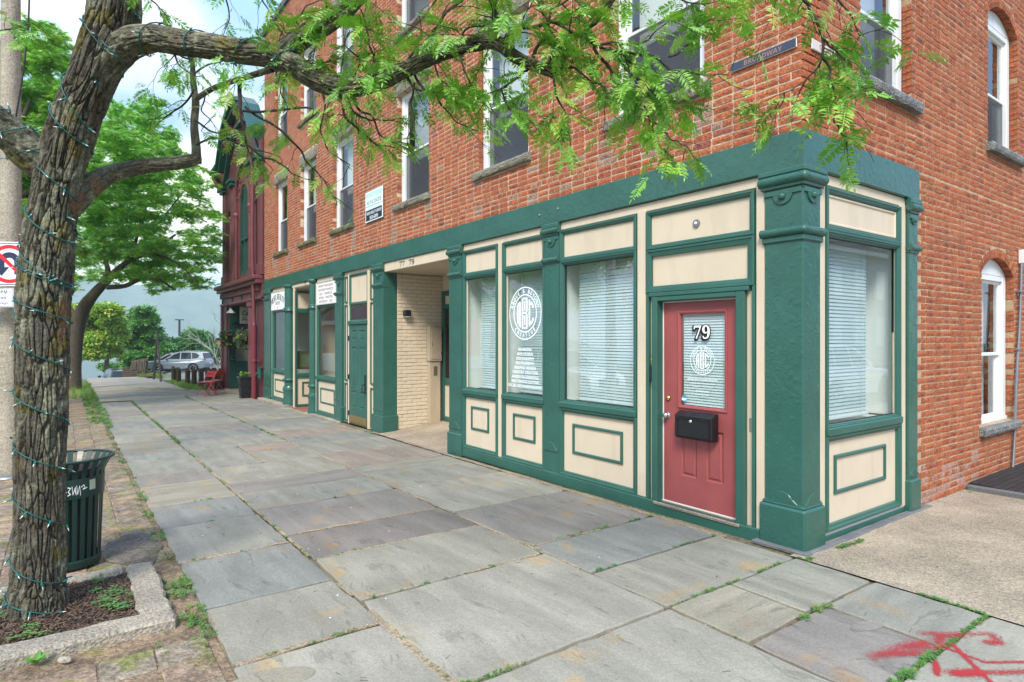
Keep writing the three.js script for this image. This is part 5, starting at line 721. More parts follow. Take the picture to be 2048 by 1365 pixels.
// ================================================================ LAMP POLE AND ITS SIGNS
{
  const b = at(21, 948, 7.9), y0 = gy(b[0]) - 0.01, t = thing('street_lamp_pole', 'tall pale concrete street pole behind the leaning tree', 'pole', [b[0], y0, b[2]]);
  mesh('shaft', [lathe([[0.124, 0], [0.122, 0.4], [0.100, 6.5], [0.09, 8.6]], 32)], std([0.47, 0.435, 0.37], { roughness: 0.85, map: T.concM, bumpMap: T.concB, bumpScale: 0.003 }), t);
  mesh('strap', [4.05, 4.4, 2.76].map((y) => lathe([[0.10, y], [0.124 - y * 0.0034, y], [0.124 - y * 0.0034, y + 0.02], [0.10, y + 0.02]], 28)), M.galv, t); mesh('base_plate', [lathe([[0.2, -0.005], [0.2, 0.02], [0.16, 0.04], [0.14, 0.04]], 24)], M.galv, t);
  mesh('lamp_arm', [tube([[0, 8.5, 0], [0.1, 9.1, 0.5], [0.2, 9.3, 1.6]], [0.05, 0.035], 10, 6).toNonIndexed()], M.galv, t); mesh('lamp_head', [new THREE.SphereGeometry(0.2, 16, 10).toNonIndexed().scale(0.7, 0.35, 1.6).translate(0.22, 9.28, 1.8)], M.galv, t);
  mesh('cable', [tube([at(60, -60, 7.6), at(55, 60, 7.62), at(42, 170, 7.65), at(30, 240, 7.68)].map((q) => [q[0] - b[0], q[1] - y0, q[2] - b[2]]), [0.010, 0.010], 8, 8).toNonIndexed(), tube([[0.0, 2.4, 0.146], [-0.14, 4.2, 0.05], [-0.13, 7.5, 0.05]], [0.012, 0.012], 8, 6).toNonIndexed()], M.blackRough, t);
  const yaw = Math.atan2(Math.cos(YAW), Math.sin(YAW)) - 0.0, face = Math.PI / 2 - YAW; // facing the camera
  const p1 = at(18.5, 528.5, 7.55), p2 = at(-12, 595, 7.56);
  sign('road_sign', 'square white road sign with a red ring and slash over a dark turn arrow', 0.55, 0.545, p1, face + 0.12, (x, w, h) => { x.fillStyle = 'rgb(228,231,236)'; x.fillRect(0, 0, w, h); x.fillStyle = 'rgb(25,32,52)'; x.fillRect(0, 10, w, 10); x.fillRect(0, h - 22, w, 10); x.save(); x.translate(w / 2, h / 2);
    x.strokeStyle = 'rgb(25,38,72)'; x.lineWidth = 66; x.beginPath(); x.moveTo(84, 120); x.lineTo(84, -20); x.arc(0, -20, 84, 0, Math.PI, true); x.lineTo(-84, 40); x.stroke(); x.fillStyle = 'rgb(25,38,72)'; x.beginPath(); x.moveTo(-168, 36); x.lineTo(0, 36); x.lineTo(-84, 140); x.fill();
    x.strokeStyle = 'rgb(215,25,38)'; x.lineWidth = 44; x.beginPath(); x.arc(0, 0, 200, 0, 7); x.stroke(); x.lineWidth = 42; x.beginPath(); x.moveTo(-140, -140); x.lineTo(140, 140); x.stroke(); x.restore(); });
  sign('road_sign', 'small white parking rules sign under the round red one', 0.46, 0.245, p2, face + 0.05, (x, w, h) => { x.fillStyle = 'rgb(230,232,236)'; x.fillRect(0, 0, w, h); x.strokeStyle = 'rgb(30,34,50)'; x.lineWidth = 6; x.strokeRect(8, 8, w - 16, h - 16); x.fillStyle = 'rgb(28,34,56)'; x.font = 'bold 66px sans-serif'; x.textAlign = 'right'; x.fillText('8AM-6PM \u2013', w - 24, 86, w - 60); x.fillText('Mon. \u2013', w - 24, 166); x.font = 'bold 52px sans-serif'; x.fillText('Except', w - 70, 236); });
}
// ================================================================ LEAVES
function leaflet(o, x, y, z, dx, dy, dz, L, w, sag) { // one leaflet as a folded diamond of four faces
  const sx = -dz, sz = dx, n = Math.hypot(sx, sz) || 1, ux = sx / n * w, uz = sz / n * w, P = (t, s, d) => [x + dx * L * t + ux * s, y + dy * L * t - d, z + dz * L * t + uz * s];
  const a = P(0, 0, 0), b = P(0.36, 1, sag * 0.1 - w * 0.25), c = P(1, 0, sag), d = P(0.36, -1, sag * 0.1 - w * 0.25), e = P(0.7, 0.72, sag * 0.5 - w * 0.2), f = P(0.7, -0.72, sag * 0.5 - w * 0.2), m = P(0.52, 0, sag * 0.25);
  o.push(...a, ...b, ...m, ...b, ...e, ...m, ...e, ...c, ...m, ...c, ...f, ...m, ...f, ...d, ...m, ...d, ...a, ...m);
}
function frondGeo(seed, pairs, L, ll, simple) { // a feathered locust leaf along +x, drooping
  const r = rngOf(seed), o = [], bend = rr(0.1, 0.5, r), P = (t) => [L * t * (1 - 0.12 * bend * t), -L * bend * t * t * 0.7, L * 0.12 * Math.sin(t * 2 + seed)];
  if (!simple) for (let i = 0; i < 5; i++) { const a = P(i / 5), b = P((i + 1) / 5); pushQuad(o, [a[0], a[1] + 0.0009, a[2] - 0.001], [b[0], b[1] + 0.0009, b[2] - 0.0008], [b[0], b[1], b[2] + 0.0008], [a[0], a[1], a[2] + 0.001]); }
  for (let i = 0; i < pairs; i++) { const t = 0.16 + 0.84 * i / pairs, p = P(t), sz = ll * (0.65 + 0.7 * Math.sin(Math.PI * (0.15 + 0.8 * i / pairs))) * rr(0.85, 1.12, r); for (const s of [-1, 1]) { const a = s * rr(1.0, 1.3, r), up = rr(-0.28, 0.30, r); const k = [Math.cos(a), up, Math.sin(a)];
    if (simple) { const w = sz * 0.2, q = [p[0] + k[0] * sz, p[1] + k[1] * sz - sz * 0.2, p[2] + k[2] * sz]; o.push(p[0] - w, p[1], p[2], p[0] + w, p[1], p[2], ...q); } else leaflet(o, p[0], p[1], p[2], ...k, sz, sz * rr(0.135, 0.165, r), sz * rr(0.03, 0.18, r)); } }
  const e = P(1); if (!simple) leaflet(o, e[0], e[1], e[2], 1, -0.3, 0, ll, ll * 0.18, 0.004);
  return soup(o);
}
const FROND = [1, 2, 3, 4, 5, 6].map((k) => frondGeo(k * 7, 10 + (k % 3) * 2, 0.125 + 0.018 * (k % 3), 0.027));
const FAR = [1, 2, 3].map((k) => frondGeo(k * 5, 8, 0.30, 0.085, true));
const sprayGeo = (seed, n, L, w) => { const r = rngOf(seed), o = []; for (let i = 0; i < n; i++) { const a = r() * 6.28, e = rr(-0.6, 0.9, r), d = [Math.cos(a) * Math.cos(e), Math.sin(e), Math.sin(a) * Math.cos(e)], q = rr(0.1, 0.6, r) * L; leaflet(o, d[0] * q, d[1] * q, d[2] * q, ...d, L * rr(0.4, 0.7, r), w * rr(0.7, 1.2, r), L * 0.12); } return soup(o); };
const SPRAY = [1, 2, 3].map((k) => sprayGeo(k, 12, 0.55, 0.10));
const GREENS = [[0.20, 0.47, 0.034], [0.25, 0.54, 0.040], [0.13, 0.34, 0.030], [0.33, 0.60, 0.048], [0.42, 0.56, 0.07]];

// ================================================================ THE LEANING LOCUST TREE IN FRONT
const treeA = thing('locust_tree', 'leaning lichen-covered locust tree wrapped with string lights at left', 'tree');
const lights = thing('string_lights', 'green string lights wound round the leaning trunk and its limb', 'string lights');
{
  const K = 1 / 1231, D0 = 3.82;
  const worley = (x, y, z) => { const xi = Math.floor(x), yi = Math.floor(y), zi = Math.floor(z); let f1 = 9, f2 = 9, id = 0; for (let a = -1; a < 2; a++) for (let b = -1; b < 2; b++) for (let c = -1; c < 2; c++) { const X = xi + a, Y = yi + b, Z = zi + c, k = Z * 131 + 7, px = X + hash(X, Y, k), py = Y + hash(X, Y, k + 1), pz = Z + hash(X, Y, k + 2), d = (px - x) ** 2 + (py - y) ** 2 + (pz - z) ** 2; if (d < f1) { f2 = f1; f1 = d; id = hash(X, Y, k + 3); } else if (d < f2) f2 = d; } return [Math.sqrt(f2) - Math.sqrt(f1), id]; };
  const bark = (amp, q) => (x, y, z, a, len, r, dx, dy) => {
    const w = 0.5 * pn(dx * 1.7 + 5, dy * 1.7, len * 3.2), sc = r / 0.165, Q = q * Math.max(0.55, sc), wl = worley(dx * Q + w, dy * Q + w, len * 5.2 + 0.6 * pn(dx * 3, dy * 3, len * 5)), big = pn(dx * 1.1, dy * 1.1, len * 1.6 + 9) + 0.6 * pn(dx * 1.6, dy * 1.6, len * 5 + 2);
    const crack = Math.pow(smooth(0.0, 0.15, wl[0]), 0.8), fine = 0.6 * pf(x * 42, y * 34, z * 42, 2) + 0.7 * pn(dx * 26 * sc, dy * 26 * sc, len * 9 + w * 3), plate = wl[1] - 0.5;
    const li = pf(x * 6.5 + 4, y * 5, z * 6.5, 4), l2 = pf(x * 17, y * 14, z * 17 + 8, 3), ye = pf(x * 5 - 9, y * 4, z * 5, 3), v = 0.9 + 0.5 * fine;
    let c = [0.215 * v, 0.205 * v, 0.155 * v].map((k) => k * (1 + 0.5 * plate)); const mix = (k, t) => { c = c.map((q2, i) => lerp(q2, k[i], t)); };
    mix([0.40, 0.41, 0.30], smooth(0.02, 0.14, li) * 0.8 * smooth(-0.22, 0.12, l2 + 0.3 * plate)); mix([0.115, 0.080, 0.055], smooth(0.10, 0.3, -li) * 0.6); mix([0.26, 0.215, 0.03], smooth(0.20, 0.32, ye) * 0.65);
    const bare = y > 1.35 && y < 2.75 ? smooth(0.16, 0.26, pf(x * 7 + 31, y * 3.2, z * 7, 2)) : 0; mix([0.30, 0.165, 0.085], bare * 0.85);
    return { d: amp * (1.0 * crack - 0.80 + 0.34 * plate + 0.22 * fine) * (1 - 0.7 * bare) + r * 0.09 * big, c };
  };
  const limb = (name, pts, amp, q, rad, per, parent = treeA) => { // pts: [px, py, width in px, distance]
    const P = pts.map(([x, y, w, d]) => at(x, y, d)), Rr = pts.map(([x, y, w, d]) => w / 2 * K * d * (name === 'trunk' ? 0.735 : 0.90));
    const m = mesh(name, tube(P, Rr, rad, per, bark(amp, q)), M.bark, parent); m.userData.path = undefined; return { P, R: Rr };
  };
  const trunkPts = [[66, 1275, 205, 3.80], [74, 1215, 142, 3.81], [77, 1150, 116, 3.82], [79, 1000, 107, 3.82], [82, 880, 110, 3.82], [84, 760, 114, 3.82], [86, 640, 118, 3.82], [90, 560, 120, 3.82], [97, 480, 112, 3.82], [110, 400, 106, 3.82], [128, 310, 108, 3.81], [152, 230, 108, 3.80], [186, 150, 108, 3.78], [214, 80, 118, 3.77], [230, 20, 122, 3.76], [232, -50, 108, 3.76], [244, -150, 96, 3.76], [262, -320, 84, 3.78], [270, -560, 60, 3.85]];
  const trunk = limb('trunk', trunkPts, 0.028, 5.8, 260, 44);
  const mainPts = [[160, 215, 50, 3.79], [190, 158, 70, 3.78], [226, 108, 74, 3.76], [266, 84, 62, 3.74], [310, 77, 55, 3.70], [360, 86, 55, 3.66], [420, 94, 52, 3.60], [480, 104, 50, 3.56], [540, 110, 52, 3.52], [585, 128, 48, 3.47], [625, 155, 44, 3.43], [665, 172, 42, 3.40], [705, 176, 38, 3.36], [755, 165, 35, 3.32], [805, 143, 33, 3.27], [855, 118, 32, 3.23], [905, 100, 30, 3.2], [955, 88, 28, 3.16], [990, 84, 27, 3.12], [1018, 105, 25, 3.09], [1045, 122, 23, 3.06], [1080, 136, 21, 3.03], [1108, 150, 14, 3.0]];
  const main = limb('limb', mainPts, 0.013, 5.8, 96, 20);
  const lifted = limb('limb', [[560, 112, 52, 3.50], [600, 78, 46, 3.46], [645, 52, 42, 3.42], [690, 20, 38, 3.38], [725, -15, 34, 3.34], [790, -60, 30, 3.25]], 0.012, 5.5, 64, 16);
  const leftL = limb('limb', [[95, 335, 80, 3.82], [60, 305, 78, 3.76], [25, 272, 72, 3.70], [-15, 240, 70, 3.62], [-80, 190, 62, 3.5], [-170, 140, 50, 3.4]], 0.014, 5.5, 64, 14);
  limb('limb', [[96, 470, 40, 3.83], [122, 432, 52, 3.85], [152, 398, 52, 3.89], [182, 370, 46, 3.95], [215, 350, 38, 4.02], [255, 339, 33, 4.08], [300, 331, 31, 4.13], [345, 327, 29, 4.18], [385, 320, 26, 4.22], [397, 312, 20, 4.24]], 0.009, 5, 52, 14);
  limb('limb', [[392, 326, 22, 4.24], [392, 296, 18, 4.24], [388, 250, 16, 4.25], [391, 205, 15, 4.26], [386, 160, 12, 4.27], [384, 118, 9, 4.28], [376, 70, 6, 4.3]], 0.003, 3, 28, 8);
  limb('limb', [[389, 200, 12, 4.26], [420, 180, 12, 4.2], [455, 166, 12, 4.1], [500, 152, 13, 3.95], [545, 138, 14, 3.75]], 0.003, 3, 24, 8);
  // ---- the visible branches, as they run in the crown: [width at start, at end, distance at start, at end, points]
  const B = [
    [8, 2, 4.1, 4.0, [480, 165], [480, 200], [478, 227], [486, 252], [492, 286], [503, 314], [511, 340]], [5, 2, 4.0, 3.9, [490, 214], [536, 244], [567, 266], [595, 294], [611, 322], [631, 341], [648, 361], [667, 394], [674, 411]], [4, 2, 4.0, 3.9, [492, 290], [520, 312], [545, 319], [573, 336], [595, 352], [631, 361]], [5, 2, 4.0, 3.8, [486, 222], [539, 222], [595, 216], [617, 216], [637, 227], [659, 233], [681, 230], [712, 224]],
    [4, 2, 4.2, 4.2, [388, 240], [420, 262], [455, 268], [486, 258]], [4, 2, 4.2, 4.3, [392, 290], [425, 276], [470, 285], [510, 300], [560, 315]], [4, 2, 4.2, 4.2, [388, 180], [360, 215], [330, 235], [296, 240]], [4, 1.5, 4.2, 4.2, [386, 150], [420, 128], [450, 120], [482, 96]], [4, 1.5, 4.2, 4.2, [384, 120], [352, 108], [330, 130]], [3, 1.5, 4.1, 4.1, [410, 186], [402, 220], [420, 240], [402, 262]],
    [6, 2, 3.4, 3.3, [690, 182], [706, 224], [720, 233], [742, 241], [762, 241], [795, 244]], [5, 2, 3.4, 3.3, [703, 186], [720, 222], [742, 230], [756, 264], [770, 277], [801, 291], [824, 306]], [5, 2, 3.4, 3.4, [676, 185], [690, 235], [720, 262], [752, 290], [790, 296], [818, 310]], [5, 2, 3.3, 3.2, [810, 145], [829, 177], [871, 190], [891, 219], [907, 239], [929, 251], [955, 262]], [5, 2, 3.3, 3.2, [829, 150], [842, 172], [862, 184], [894, 186], [932, 196], [960, 204]], [4, 2, 3.2, 3.1, [920, 108], [933, 151], [949, 180], [968, 193], [985, 222]], [5, 2, 3.05, 3.1, [1060, 134], [1049, 142], [1023, 164], [997, 180], [971, 190], [948, 205]], [4, 2, 3.1, 3.1, [1003, 180], [1016, 213], [1029, 232], [1049, 237], [1075, 232]], [4, 2, 3.3, 3.3, [829, 165], [822, 205], [826, 240], [815, 275], [818, 296]], [4, 1.5, 3.2, 3.2, [866, 118], [880, 160], [905, 178], [940, 172]],
    [8, 4, 3.25, 3.1, [868, 118], [866, 90], [866, 64], [891, 26], [926, 0], [960, -40]], [6, 3, 3.35, 3.3, [760, 160], [748, 118], [738, 90], [733, 58], [722, 20]], [10, 5, 3.12, 3.0, [991, 86], [991, 60], [991, 19], [981, 0], [975, -50]], [9, 4, 3.12, 3.0, [1000, 86], [1030, 64], [1062, 55], [1094, 45], [1104, 19], [1124, 8], [1160, -20]], [8, 4, 3.05, 3.0, [1064, 126], [1068, 108], [1082, 84], [1106, 72], [1128, 89]], [5, 2, 3.2, 3.1, [905, 98], [930, 60], [965, 52], [1000, 40]], [5, 2, 3.3, 3.2, [805, 140], [830, 100], [842, 70], [838, 30]],
    [10, 5, 3.0, 2.9, [1100, 148], [1101, 123], [1112, 110], [1128, 89], [1155, 74], [1165, 65], [1192, 46], [1217, 18], [1240, -15]], [7, 3, 3.0, 2.85, [1100, 43], [1131, 58], [1165, 74], [1192, 92], [1223, 102], [1248, 111], [1266, 129], [1290, 138]], [6, 2, 2.95, 2.8, [1186, 93], [1205, 120], [1223, 145], [1232, 166], [1254, 185], [1272, 191], [1288, 212], [1303, 234], [1325, 255], [1343, 280], [1362, 289], [1380, 302], [1398, 322]], [5, 2, 2.9, 2.75, [1223, 102], [1272, 108], [1315, 117], [1337, 138], [1377, 145], [1420, 152], [1457, 150]], [5, 2, 2.9, 2.75, [1200, 90], [1248, 89], [1297, 80], [1312, 62], [1340, 40]], [4, 1.5, 2.85, 2.75, [1337, 114], [1368, 95], [1388, 86], [1389, 65], [1420, 40], [1440, 30]], [4, 1.5, 2.85, 2.8, [1248, 135], [1285, 166], [1312, 191], [1328, 200], [1352, 172]], [5, 2, 3.0, 2.9, [1109, 136], [1146, 135], [1186, 166], [1208, 175], [1217, 203]], [5, 2, 3.0, 2.95, [1106, 150], [1112, 190], [1125, 215], [1131, 243], [1122, 262]], [4, 1.5, 2.85, 2.8, [1292, 218], [1297, 234], [1306, 261], [1321, 295], [1343, 316]], [4, 1.5, 2.8, 2.75, [1345, -20], [1365, 0], [1383, 6], [1423, 6], [1455, -6]],
    [7, 3, 2.65, 2.55, [1596, -40], [1608, 0], [1621, 28], [1637, 49], [1646, 77], [1646, 114], [1661, 138], [1665, 166], [1672, 212], [1668, 243], [1680, 265], [1694, 288]], [4, 1.5, 2.6, 2.6, [1645, 112], [1631, 141], [1609, 163], [1581, 181], [1552, 192]], [3, 1.5, 2.6, 2.6, [1569, 185], [1563, 209], [1548, 228]], [4, 1.5, 2.6, 2.55, [1649, 77], [1668, 98], [1689, 118], [1712, 128]], [4, 1.5, 2.6, 2.5, [1670, -25], [1677, 0], [1695, 21], [1711, 52], [1720, 71], [1756, 60], [1780, 48]], [3, 1.5, 2.7, 2.65, [1556, -30], [1552, 0], [1551, 25], [1535, 49]],
    [20, 8, 3.3, 2.7, [780, -55], [900, -90], [1040, -100], [1200, -85], [1380, -95], [1560, -70], [1720, -90]], [5, 2, 3.2, 3.2, [900, -90], [880, -40], [872, 0], [850, 30]], [4, 2, 2.9, 2.9, [1380, -95], [1400, -40], [1440, 0], [1480, 22]], [5, 2, 3.7, 3.6, [262, -60], [290, -20], [312, 8], [336, 34]], [4, 1.5, 3.66, 3.6, [345, 100], [356, 128], [382, 148], [405, 152]], [4, 1.5, 3.6, 3.7, [430, -50], [452, 0], [458, 40], [446, 72]], [4, 1.5, 3.5, 3.5, [520, -50], [524, 0], [545, 36], [560, 62]], [4, 2, 3.45, 3.4, [620, 70], [590, 40], [612, 12], [640, 0]], [3, 1.5, 3.9, 3.9, [-40, 60], [10, 60], [62, 46], [92, 66]], [4, 2, 3.4, 3.4, [640, 160], [650, 210], [640, 260], [655, 300], [700, 330]], [3, 1.5, 3.4, 3.4, [580, 130], [560, 180], [575, 215], [560, 250]], [4, 2, 3.4, 3.3, [700, 170], [720, 120], [690, 90], [700, 60]],
  ];
  const twigs = [], nodes = [], rt = rngOf(99);
  const wig = (pts, amp) => { const o = [pts[0]]; for (let i = 0; i + 1 < pts.length; i++) { const a = pts[i], b = pts[i + 1]; o.push([lerp(a[0], b[0], 0.5) + amp * (rt() - 0.5), lerp(a[1], b[1], 0.5) + amp * (rt() - 0.5), lerp(a[2], b[2], 0.5) + amp * (rt() - 0.5)], b); } return o; };
  const note = (pts, from, dens) => { for (let i = 0; i + 1 < pts.length; i++) { const a = new THREE.Vector3(...pts[i]), b = new THREE.Vector3(...pts[i + 1]), L = a.distanceTo(b), n = Math.max(1, Math.round(L / dens)); for (let k = 0; k < n; k++) { if ((i + k / n) / (pts.length - 1) < from) continue; nodes.push([a.clone().lerp(b, k / n), b.clone().sub(a).normalize()]); } } };
  const sub = (p, dir, L, w, depth) => { const n = 4, pts = [p.toArray()]; let q = p.clone(), d = dir.clone(); for (let i = 0; i < n; i++) { d.add(new THREE.Vector3(rr(-0.45, 0.45, rt), rr(-0.5, 0.18, rt), rr(-0.45, 0.45, rt))).normalize(); q = q.clone().addScaledVector(d, L / n); pts.push(q.toArray()); } twigs.push(tube(pts, [w, w * 0.45], 5, 3).toNonIndexed()); note(pts, 0.3, 0.045); if (depth > 0 && rt() < 0.6) sub(new THREE.Vector3(...pts[2]), d.clone().add(new THREE.Vector3(rr(-1, 1, rt), rr(-0.6, 0.5, rt), rr(-1, 1, rt))).normalize(), L * 0.6, w * 0.7, depth - 1); };
  for (const [w0, w1, d0, d1, ...px] of B) {
    const pts = wig(px.map(([x, y], i) => at(x, y, lerp(d0, d1, i / (px.length - 1)) + rr(-0.02, 0.02, rt))), 0.016), r0 = w0 / 2 * K * d0 * 1.05, r1 = w1 / 2 * K * d1;
    twigs.push(tube(pts, [r0, r1], 7, 3).toNonIndexed()); note(pts, w0 > 7 ? 0.35 : 0.12, w0 > 15 ? 0.05 : 0.036);
    const len = pts.length; for (let k = 1; k < len; k++) { const chance = w0 > 12 ? 0.95 : w0 > 5 ? 0.62 : 0.45; if (rt() < chance && px[0][1] > -60 || (w0 > 12)) { const a = new THREE.Vector3(...pts[k]), d = new THREE.Vector3(...pts[k]).sub(new THREE.Vector3(...pts[k - 1])).normalize(); d.add(new THREE.Vector3(rr(-1, 1, rt), rr(-0.9, 0.6, rt), rr(-1, 1, rt))).normalize(); sub(a, d, rr(0.10, 0.26, rt), Math.max(0.0016, r1 * 0.8), px[0][0] > 1500 ? 0 : 1); } }
  }
  // shoots all along the limbs that carry leaves
  for (const [L, a, b, n] of [[main, 6, 20, 46], [lifted, 2, 5, 14]]) for (let k = 0; k < n; k++) { const t = rr(a, b, rt), i = Math.min(L.P.length - 2, Math.floor(t)), p = new THREE.Vector3(...L.P[i]).lerp(new THREE.Vector3(...L.P[i + 1]), t - i), d = new THREE.Vector3(rr(-1, 1, rt), rr(-0.75, 1, rt), rr(-1, 1, rt)).normalize(); sub(p.addScaledVector(d, L.R[i] * 0.7), d, rr(0.14, 0.36, rt), 0.0028, 1); }
  mesh('branches', twigs, M.twig, treeA).userData.kind = 'stuff';
  const leaves = [];
  for (const [p, d] of nodes) { const pj = proj(p.x, p.y, p.z), thin = pj[0] < 1010 && pj[1] > 190 ? 0.70 : pj[0] < 1480 && pj[1] > 265 ? 0.4 : pj[0] < 1010 ? 0.24 : pj[0] < 1520 ? 0.08 : 0.46; const n = rt() < thin ? 0 : rt() < 0.66 ? 1 : 2; for (let k = 0; k < n; k++) { const v = d.clone().multiplyScalar(0.5).add(new THREE.Vector3(rr(-1, 1, rt), rr(-0.75, 0.35, rt), rr(-1, 1, rt))).normalize(); const yaw = Math.atan2(-v.z, v.x), pit = Math.asin(clamp(v.y, -1, 1)); const s = rr(0.62, 1.12, rt) * (pj[0] > 1500 ? 1.22 : 1); leaves.push({ m: M4(p.x, p.y, p.z, new THREE.Euler(rr(-0.7, 0.7, rt), yaw, pit * 0.8 - 0.15, 'YXZ'), s), s, p: proj(p.x, p.y, p.z), c: rt() }); } }
  leaves.sort((a, b) => { const f = (l) => (l.p[0] > -20 && l.p[0] < 2068 && l.p[1] > -20 ? 100 : 0) + l.s / l.p[2]; return f(b) - f(a); });
  const lm = GREENS.map((c) => { const m = M.leaf.clone(); m.color.setRGB(...c); return m; }), buckets = FROND.map(() => [[], []]);
  leaves.forEach((l, i) => { const k = l.c < 0.34 ? 0 : l.c < 0.62 ? 1 : l.c < 0.74 ? 2 : l.c < 0.92 ? 3 : 4, v = i % FROND.length; if (i < 300) { const o = mesh('leaf', FROND[v], lm[k], treeA); l.m.decompose(o.position, o.quaternion, o.scale); } else { buckets[v][0].push(l.m); const j = rr(0.85, 1.2, rt), c = GREENS[k]; buckets[v][1].push(C(c[0] * j, c[1] * j, c[2] * j)); } });
  buckets.forEach(([m, c], v) => inst('foliage', FROND[v], M.leaf, m, c, treeA));
  console.log('front tree leaves', leaves.length, 'twigs', twigs.length);

  // ---- string lights: a cord wound round trunk and limb, with small bulbs
  const curve = new THREE.CatmullRomCurve3(trunk.P.map((p) => new THREE.Vector3(...p)), false, 'centripetal'), mcurve = new THREE.CatmullRomCurve3(main.P.map((p) => new THREE.Vector3(...p)), false, 'centripetal');
  const radAt = (Rl, t) => { const k = t * (Rl.length - 1), i = Math.min(Rl.length - 2, Math.floor(k)); return lerp(Rl[i], Rl[i + 1], smooth(0, 1, k - i)); };
  const bulbG = (() => { const col = (g, c) => { g.deleteAttribute('uv'); const n = g.attributes.position.count; g.setAttribute('color', new THREE.Float32BufferAttribute(Array.from({ length: n * 3 }, (_, i) => c[i % 3]), 3)); return g; }; return mergeGeometries([col(cyl(0.0058, 0.0048, [0, 0, 0], [0, 0.026, 0], 7), [0.012, 0.16, 0.14]), col(cyl(0.0036, 0.0008, [0, 0.026, 0], [0, 0.046, 0], 6), [0.75, 0.78, 0.72])]); })();
  const bulbM = std([1, 1, 1], { vertexColors: true, roughness: 0.35 }), cordM = std([0.010, 0.085, 0.075], { roughness: 0.5 }), rb = rngOf(5);
  const wind = (c, Rl, t0, t1, turns, ph, jit, every) => { const pts = [], N = Math.round(turns * 22), q = []; for (let i = 0; i <= N; i++) { const t = lerp(t0, t1, i / N), a = ph - i / N * turns * Math.PI * 2, C0 = c.getPoint(t), Tn = c.getTangent(t), ref = Math.abs(Tn.y) > 0.7 ? new THREE.Vector3(RX, 0, RZ) : new THREE.Vector3(0, 1, 0); const n1 = ref.clone().sub(Tn.clone().multiplyScalar(ref.dot(Tn))).normalize(), n2 = new THREE.Vector3().crossVectors(Tn, n1); const r = radAt(Rl, t) + 0.013; const o = n1.multiplyScalar(Math.cos(a)).add(n2.multiplyScalar(Math.sin(a))); const P = C0.clone().addScaledVector(o, r).addScaledVector(Tn, -0.024 * Math.cos(a) + jit * pn(i * 0.12, ph, 3)); pts.push(P.toArray()); q.push([P, o]); }
    mesh('cord', tube(pts, [0.0042, 0.0042], 6, 1), cordM, lights); for (let i = 3; i < N; i += every) { const [P, o] = q[i]; const d = o.clone().multiplyScalar(0.5).add(new THREE.Vector3(rr(-1, 1, rb), rr(-1.1, 0.7, rb), rr(-1, 1, rb)).multiplyScalar(0.8)).normalize(); const m = mesh('light_bulb', bulbG, bulbM, lights); m.position.copy(P).addScaledVector(o, 0.004); m.quaternion.setFromUnitVectors(new THREE.Vector3(0, 1, 0), d); } };
  wind(curve, trunk.R, 0.055, 0.40, 7.4, 0.6, 0.012, 3); wind(curve, trunk.R, 0.36, 0.62, 4.0, 2.2, 0.06, 3); wind(curve, trunk.R, 0.34, 0.48, 1.8, 4.4, 0.09, 3); wind(curve, trunk.R, 0.60, 0.80, 2.3, 0.5, 0.05, 4); wind(mcurve, main.R, 0.03, 0.42, 5.2, 1.4, 0.06, 5);
  { const q = leftL.P.map((p) => new THREE.Vector3(...p)); wind(new THREE.CatmullRomCurve3(q, false, 'centripetal'), leftL.R, 0.12, 0.9, 3.2, 0.4, 0.05, 4); }
  const plug = mesh('plug', [cbox(-0.014, 0.014, -0.03, 0.03, -0.012, 0.012, 0.004)], M.blackRough, lights); plug.position.set(...at(64, 1226, 3.70)); plug.rotation.z = 0.3;
}

